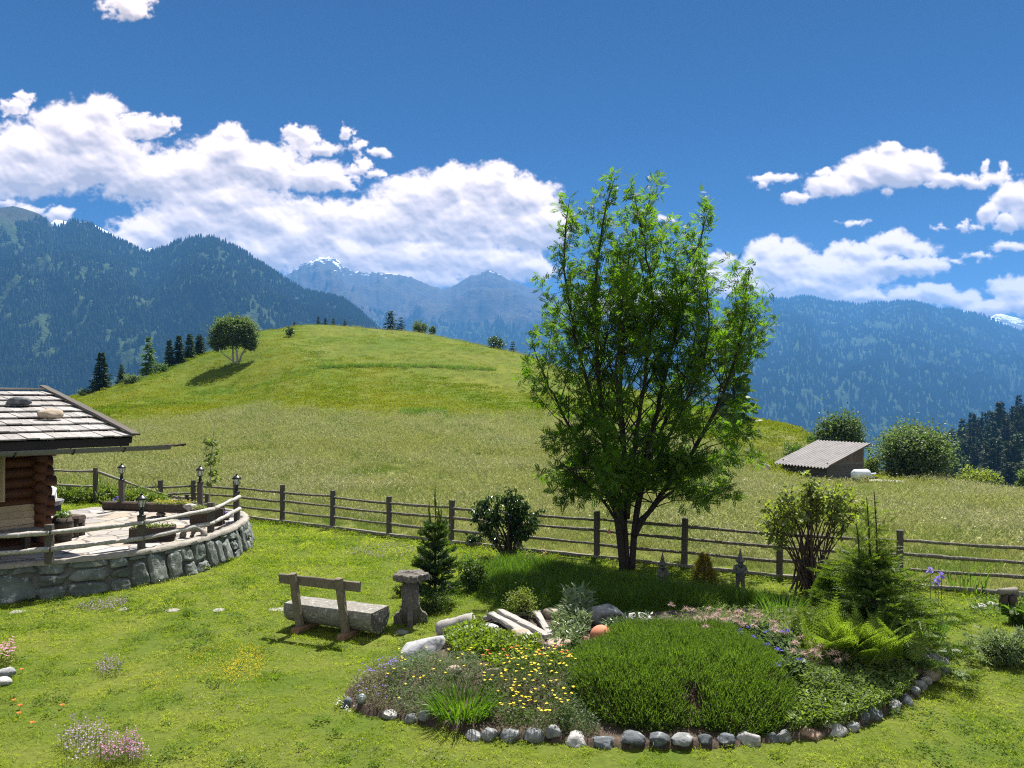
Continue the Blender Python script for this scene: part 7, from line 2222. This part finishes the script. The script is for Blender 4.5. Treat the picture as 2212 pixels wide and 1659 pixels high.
def corn_head(fl, t):
    n = 16; d = rdirs(n, .0, .8)
    fl.rep(*leafshape(.42, .02, 1), np.repeat(t[None], n, 0), frames(d, rng.uniform(0, 6, n)), rng.uniform(.05, .08, n), 1)
def button_head(fl, t):
    V, Fq = icosphere(1); fl.add(V*np.array([.013, .013, .011])+t, Fq, 1)
def plants(name, lab, cat, spots, head, mats, fname, lean=.03, r=.003):
    g0 = hit(*spots[0][:2]); w = thing(name, g0, lab, cat)
    for (a, b, c) in spots:
        stalked(a, b, c, head, w, mats[0], lean, r).build(fname, mats, w)
    return w
sp_ = [(1452,1372,1306),(1478,1376,1314),(1500,1376,1318)]
for k in range(44):
    a = rng.uniform(1510, 1700); top = np.interp(a, [1510, 1560, 1610, 1660, 1700], [1322, 1312, 1318, 1330, 1352])+rng.uniform(-4, 34)
    sp_.append((a, top+rng.uniform(34, 52), top))
plants('pasqueflower', 'pinkish feathery pasqueflower seed heads behind the lavender', 'flower', sp_, plume_head, [STALK, PLUME], 'seed_head')
sp_ = []
for k in range(26):
    a = rng.uniform(1708, 1836); top = np.interp(a, [1708, 1760, 1836], [1376, 1382, 1408])+rng.uniform(-4, 36); sp_.append((a, top+rng.uniform(34, 50), top))
plants('pasqueflower', 'beige feathery pasqueflower seed heads growing in front of the fern', 'flower', sp_, plume_head, [STALK, PLUME], 'seed_head')
plants('cornflower', 'violet blue cornflowers blooming between lavender and fern', 'flower',
       [(a, b+38, b) for a, b in [(1596,1362),(1608,1354),(1634,1380),(1654,1367),(1664,1359),(1634,1401),(1678,1405),(1702,1370),(1708,1366),(1712,1395),(1726,1430),(1692,1437),(1604,1372),(1616,1408),(1650,1396)]], corn_head, [STALK, BLUEP], 'flower_head')
sp_ = [(rng.uniform(1812, 1925), 0, 0) for _ in range(30)]
plants('button_everlasting', 'row of thin stalks with white button heads under the fern', 'flower', [(a, np.interp(a, [1812, 1925], [1442, 1452])+rng.uniform(-8, 10), np.interp(a, [1812, 1925], [1400, 1416])+rng.uniform(-8, 20)) for a, _, _ in sp_], button_head, [STALK, WHITEP], 'flower_head', .02, .0025)
def iris_head(fl, t):
    for k in range(3):
        a = k*2.094+rng.uniform(0, 1)
        for el, s in ((-.7, .085), (1.0, .075)):
            d = nrm(np.array([[math.cos(a+.5*(el > 0)), math.sin(a+.5*(el > 0)), el]]))
            fl.rep(*leafshape(.8, .12, 2), t[None], frames(d), np.array([s*1.15]), 1)
plants('bearded_iris', 'three violet irises on tall stalks in front of the right hand fence', 'flower', [(2010,1305,1232),(2027,1308,1252),(2034,1308,1243),(2022,1306,1258)], iris_head, [STALK, IRISP], 'flower_head', .01, .006)
def lupin_head(fl, t):
    n = 70; u = rng.uniform(0, 1, n); a = rng.uniform(0, 6.28, n)
    p = t+np.stack([np.cos(a)*.03*(1-u*.8), np.sin(a)*.03*(1-u*.8), (u-.8)*.34], -1)
    fl.rep(*DIAM, p, frames(nrm(np.stack([np.cos(a), np.sin(a), .4+0*a], -1))), .035*(1.1-u*.6), 1)
plants('lupin', 'pink lupin spikes standing at the edge of the tall grass', 'flower', [(1174,1224,1174),(1138,1228,1196),(1166,1228,1204)], lupin_head, [STALK, LUPIN], 'flower_spike', .01, .006)
def poppy_head(fl, t):
    for k in range(4):
        a = k*1.571; d = nrm(np.array([[math.cos(a), math.sin(a), .55]])); fl.rep(*LEAFW, t[None], frames(d), np.array([.035]), 1)
for i, (a, b, lab) in enumerate([(27,1514,'leftmost orange poppy in the lawn, low down'),(41,1525,'orange poppy just below another at the left of the lawn'),(40,1541,'lowest orange poppy of the left group'),(132,1524,'orange poppy standing alone right of the others'),(72,1561,'small orange poppy near the bottom left'),(3,1284,'red orange poppy before the stone wall at the picture edge'),(48,1446,'tiny orange poppy by the left rockery')]):
    plants('poppy', lab, 'flower', [(a, b+8, b)], poppy_head, [STALK, ORANGE], 'flower_head', .01, .003)['group'] = 'orange poppies in the lawn'
# wildflowers in the lawn, too many to count
def sprinkle(name, pts, n, mat, size, h0, h1):
    p = region(pts, n); t = p+np.stack([0*p[:, 0], 0*p[:, 0], rng.uniform(h0, h1, n)], -1)
    mb = MB()
    mb.rep(*leafshape(.7, .1, 1), np.repeat(t, 2, 0)+rng.normal(0, size*.5, (2*n, 3)), frames(rdirs(2*n, -.2, .7), rng.uniform(0, 6, 2*n)), rng.uniform(size*.6, size*1.2, 2*n))
    mb.blades(p, np.tile([0, 0, 1.], (n, 1)), t[:, 2]-p[:, 2], .004, 2, .05, m=1)
    tag(mb.build(name, [mat, STALK]), kind='stuff')
LILAC = leafmat('thyme_flower', (.30, .20, .30), (.48, .36, .46), .3, (1, 1, 1), .7)
sprinkle('wildflowers', [(300,1470),(380,1440),(440,1400),(520,1388),(572,1400),(575,1440),(520,1470),(470,1480),(430,1465),(330,1500)], 620, YELLOW, .013, .02, .05)
sprinkle('wildflowers', [(520,1400),(560,1398),(575,1430),(560,1470),(500,1480),(480,1450)], 520, YELLOW, .014, .02, .05)
sprinkle('wildflowers', [(120,1610),(160,1580),(220,1582),(240,1610),(300,1612),(330,1659),(150,1659)], 420, LILAC, .024, .06, .22)
sprinkle('wildflowers', [(215,1625),(290,1605),(318,1640),(300,1659),(200,1659)], 260, PINKP, .022, .06, .2)
sprinkle('wildflowers', [(200,1450),(230,1425),(270,1432),(260,1460),(220,1465)], 150, LILAC, .022, .04, .12)
sprinkle('wildflowers', [(740,1200),(780,1182),(860,1175),(900,1185),(900,1205),(830,1210)], 380, LILAC, .028, .03, .1)
sprinkle('wildflowers', [(150,1318),(220,1300),(275,1298),(270,1318),(200,1326)], 260, LILAC, .024, .03, .10)
sprinkle('wildflowers', [(400,1490),(520,1480),(560,1540),(420,1560)], 60, LILAC, .016, .02, .05)
sprinkle('wildflowers', [(720,1535),(735,1515),(770,1535),(765,1548)], 26, WHITEP, .024, .04, .09)
sprinkle('wildflowers', [(520,1585),(700,1600),(980,1630),(1100,1659),(480,1659)], 70, LILAC, .018, .03, .08)
def meadow_flowers():
    x, y = rand_region(520, -80, 2280, 17, 55, 1.0); ok = y > fence_y(x)+.4; x, y = x[ok], y[ok]; n = len(x)
    t = np.stack([x, y, gz(x, y)+rng.uniform(.42, .68, n)], -1)
    k = np.repeat(np.arange(n), 4)
    tag(MB().rep(*leafshape(.9, .1, 1), t[k]+rng.normal(0, .02, (4*n, 3)), frames(rdirs(4*n, -.3, .3)), rng.uniform(.03, .06, 4*n)).build('meadow_flowers', CREAM), kind='stuff')
    pts = np.concatenate([rng.normal(0, 1, (60, 2))*np.array([16, 16])+np.array(c) for c in ((700, 745), (692, 775), (712, 760), (830, 720))])
    q = np.array([hit(a, b, 40, 140) for a, b in pts]); q[:, 2] += .3; k = np.repeat(np.arange(len(q)), 3)
    tag(MB().rep(*leafshape(.9, .1, 1), q[k]+rng.normal(0, .3, (len(k), 3)), frames(rdirs(len(k), -.3, .5)), rng.uniform(.05, .11, len(k))).build('meadow_flowers', CREAM), kind='stuff')
CREAM = leafmat('cream_flower', (.55, .54, .40), (.75, .74, .60), .35, (1, 1, 1), .7)
meadow_flowers()

# ---------------------------------------------------------------- stone gnomes
GNOMEM = stonemat('carved_stone', (.065, .065, .06), (.14, .14, .128), (.22, .22, .19), 9, island=False, spots=18)
def gnome(px, py, top_py, label, sitting, rz=0.0):
    c = hit(px, py); h = top_h(c, top_py); s = h
    w = thing('garden_gnome', c, label, 'garden gnome', 'stone gnomes under the rowan')
    off = ROOT[w.name]
    q = lambda x, y, z: c+np.array([x*math.cos(rz)-y*math.sin(rz), x*math.sin(rz)+y*math.cos(rz), z])*s
    def sk(name, V, E_, mat=GNOMEM, sub=2): return skinned(name, [(*q(*v[:3]), v[3]*s) for v in V], E_, 0, mat, w, sub)
    if sitting:
        sk('body', [(0,0,.14,.13),(0,.02,.30,.125),(0,.02,.44,.10),(0,.01,.52,.06),
                    (.12,-.02,.44,.05),(.17,-.10,.32,.042),(.06,-.20,.27,.036),(.03,-.22,.27,.036),(-.12,-.02,.44,.05),(-.17,-.10,.32,.042),(-.06,-.20,.27,.036),(-.03,-.22,.27,.036),
                    (.10,-.10,.12,.072),(.13,-.24,.20,.06),(.12,-.27,.06,.05),(.12,-.34,.04,.045),(-.10,-.10,.12,.072),(-.13,-.24,.20,.06),(-.12,-.27,.06,.05),(-.12,-.34,.04,.045)],
           [(0,1),(1,2),(2,3),(2,4),(4,5),(5,6),(6,7),(2,8),(8,9),(9,10),(10,11),(0,12),(12,13),(13,14),(14,15),(0,16),(16,17),(17,18),(18,19)])
        hz = .60; base = [(0, -.02, 0)]
    else:
        sk('body', [(0,0,.34,.085),(0,0,.48,.095),(0,0,.60,.085),(0,-.01,.655,.05),
                    (.10,0,.60,.04),(.135,-.03,.50,.033),(.07,-.12,.47,.028),(.03,-.135,.49,.028),(-.10,0,.60,.04),(-.135,-.03,.50,.033),(-.07,-.12,.47,.028),(-.03,-.135,.49,.028),
                    (.055,0,.30,.052),(.06,-.01,.17,.042),(.06,0,.05,.04),(.065,-.07,.03,.034),(-.055,0,.30,.052),(-.06,-.01,.17,.042),(-.06,0,.05,.04),(-.065,-.07,.03,.034)],
           [(0,1),(1,2),(2,3),(2,4),(4,5),(5,6),(6,7),(2,8),(8,9),(9,10),(10,11),(0,12),(12,13),(13,14),(14,15),(0,16),(16,17),(17,18),(18,19)])
        hz = .70
    V, Fq = icosphere(3)
    r = .085 if sitting else .062
    hd = MB().add((V*np.array([r, r, r*1.1]))*s+q(0, -.01, hz), Fq)
    hd.add(V*np.array([.2*r, .32*r, .22*r])*s+q(0, -.01-r, hz-.05*r), Fq)
    for e in (-1, 1):
        hd.add(V*.13*r*s+q(e*.38*r, -.01-.9*r, hz+.22*r), Fq); hd.add(V*np.array([.15*r, .22*r, .35*r])*s+q(e*1.02*r, 0, hz), Fq)
    hd.build('head', GNOMEM, w, True)
    bd = MB()
    for k in range(5):
        a = (k-2)*.42; bd.tube([q(math.sin(a)*r*.8, -.01-math.cos(a)*r*.82, hz-.3*r), q(math.sin(a)*r*.7, -.02-math.cos(a)*r*1.1, hz-1.1*r), q(math.sin(a)*r*.3, -.02-math.cos(a)*r*1.05, hz-1.9*r)], [.36*r*s, .32*r*s, .08*r*s], 7)
    bd.build('beard', GNOMEM, w, True)
    hz2 = hz+.38*r
    prof = [(1.55*r, -.02), (1.6*r, 0), (1.15*r, .03*1), (.9*r, .07), (.55*r, (1-hz2)*.45), (.28*r, (1-hz2)*.75), (.04*r, 1-hz2)]
    MB().lathe([(a*s, b*s) for a, b in prof], q(0, 0, hz2), 18, wob=.04).build('hat', GNOMEM, w, True)
    mb = rock(c+np.array([0, 0, .02*s]), (.34*s if not sitting else .5*s, .3*s if not sitting else .46*s, .09*s if not sitting else .14*s), 77, .2, 2, 3)
    mb.build('base', GNOMEM, w, True)
gnome(1431, 1262, 1192, 'seated stone garden gnome in a pointed hat right of the rowan trunk', True, .1)
gnome(1599, 1282, 1184, 'standing stone garden gnome in a pointed hat right of the golden conifer', False, -.1)
# little clay bell hanging on the rowan trunk
g = P(1316, 1152, 17.0)
w_ = thing('clay_bell', g, 'tiny clay bell hanging on the left side of the rowan trunk', 'ornament')
MB().lathe([(.001, .09), (.02, .085), (.03, .05), (.05, 0), (.045, 0), (.001, .03)], g, 12).build('bell', TERRA, w_, True)
MB().tube([g+np.array([0, 0, .09]), g+np.array([.05, .02, .3]), g+np.array([.15, .05, .42])], .004, 5).build('cord', BLACKM, w_)
# paraglider far off over the valley
def glider():
    c = P(723, 630, 1500); w = thing('paraglider', c, 'tiny orange paraglider flying in front of the far mountains', 'paraglider')
    a = np.linspace(-1.0, 1.0, 13); V = []
    for q in a:
        x, z = 5.2*math.sin(q), 4.2*math.cos(q)-2.2
        for (yy, zz) in ((-1.2, 0), (-.3, .32), (1.3, 0), (-.3, -.12)): V.append(c+np.array([x, yy*(1-.5*abs(q)**2), z+zz]))
    i = np.arange(12)[:, None]*4; j = np.arange(4)[None]; j2 = (j+1) % 4
    MB().add(np.array(V), np.stack([i+j, i+j2, i+4+j2, i+4+j], -1).reshape(-1, 4)).build('canopy', ORANGE, w, True)
    ln = MB()
    for q in (-.8, -.4, 0, .4, .8): ln.tube([c+np.array([5.2*math.sin(q), 0, 4.2*math.cos(q)-2.2]), c+np.array([0, 0, -4.5])], .03, 3)
    ln.build('lines', BLACKM, w)
    MB().tube([c+np.array([0, 0, -4.3]), c+np.array([0, 0, -5.0]), c+np.array([0, -.6, -5.3])], [.2, .3, .2], 6).build('pilot', TROUS, w, True)
glider()
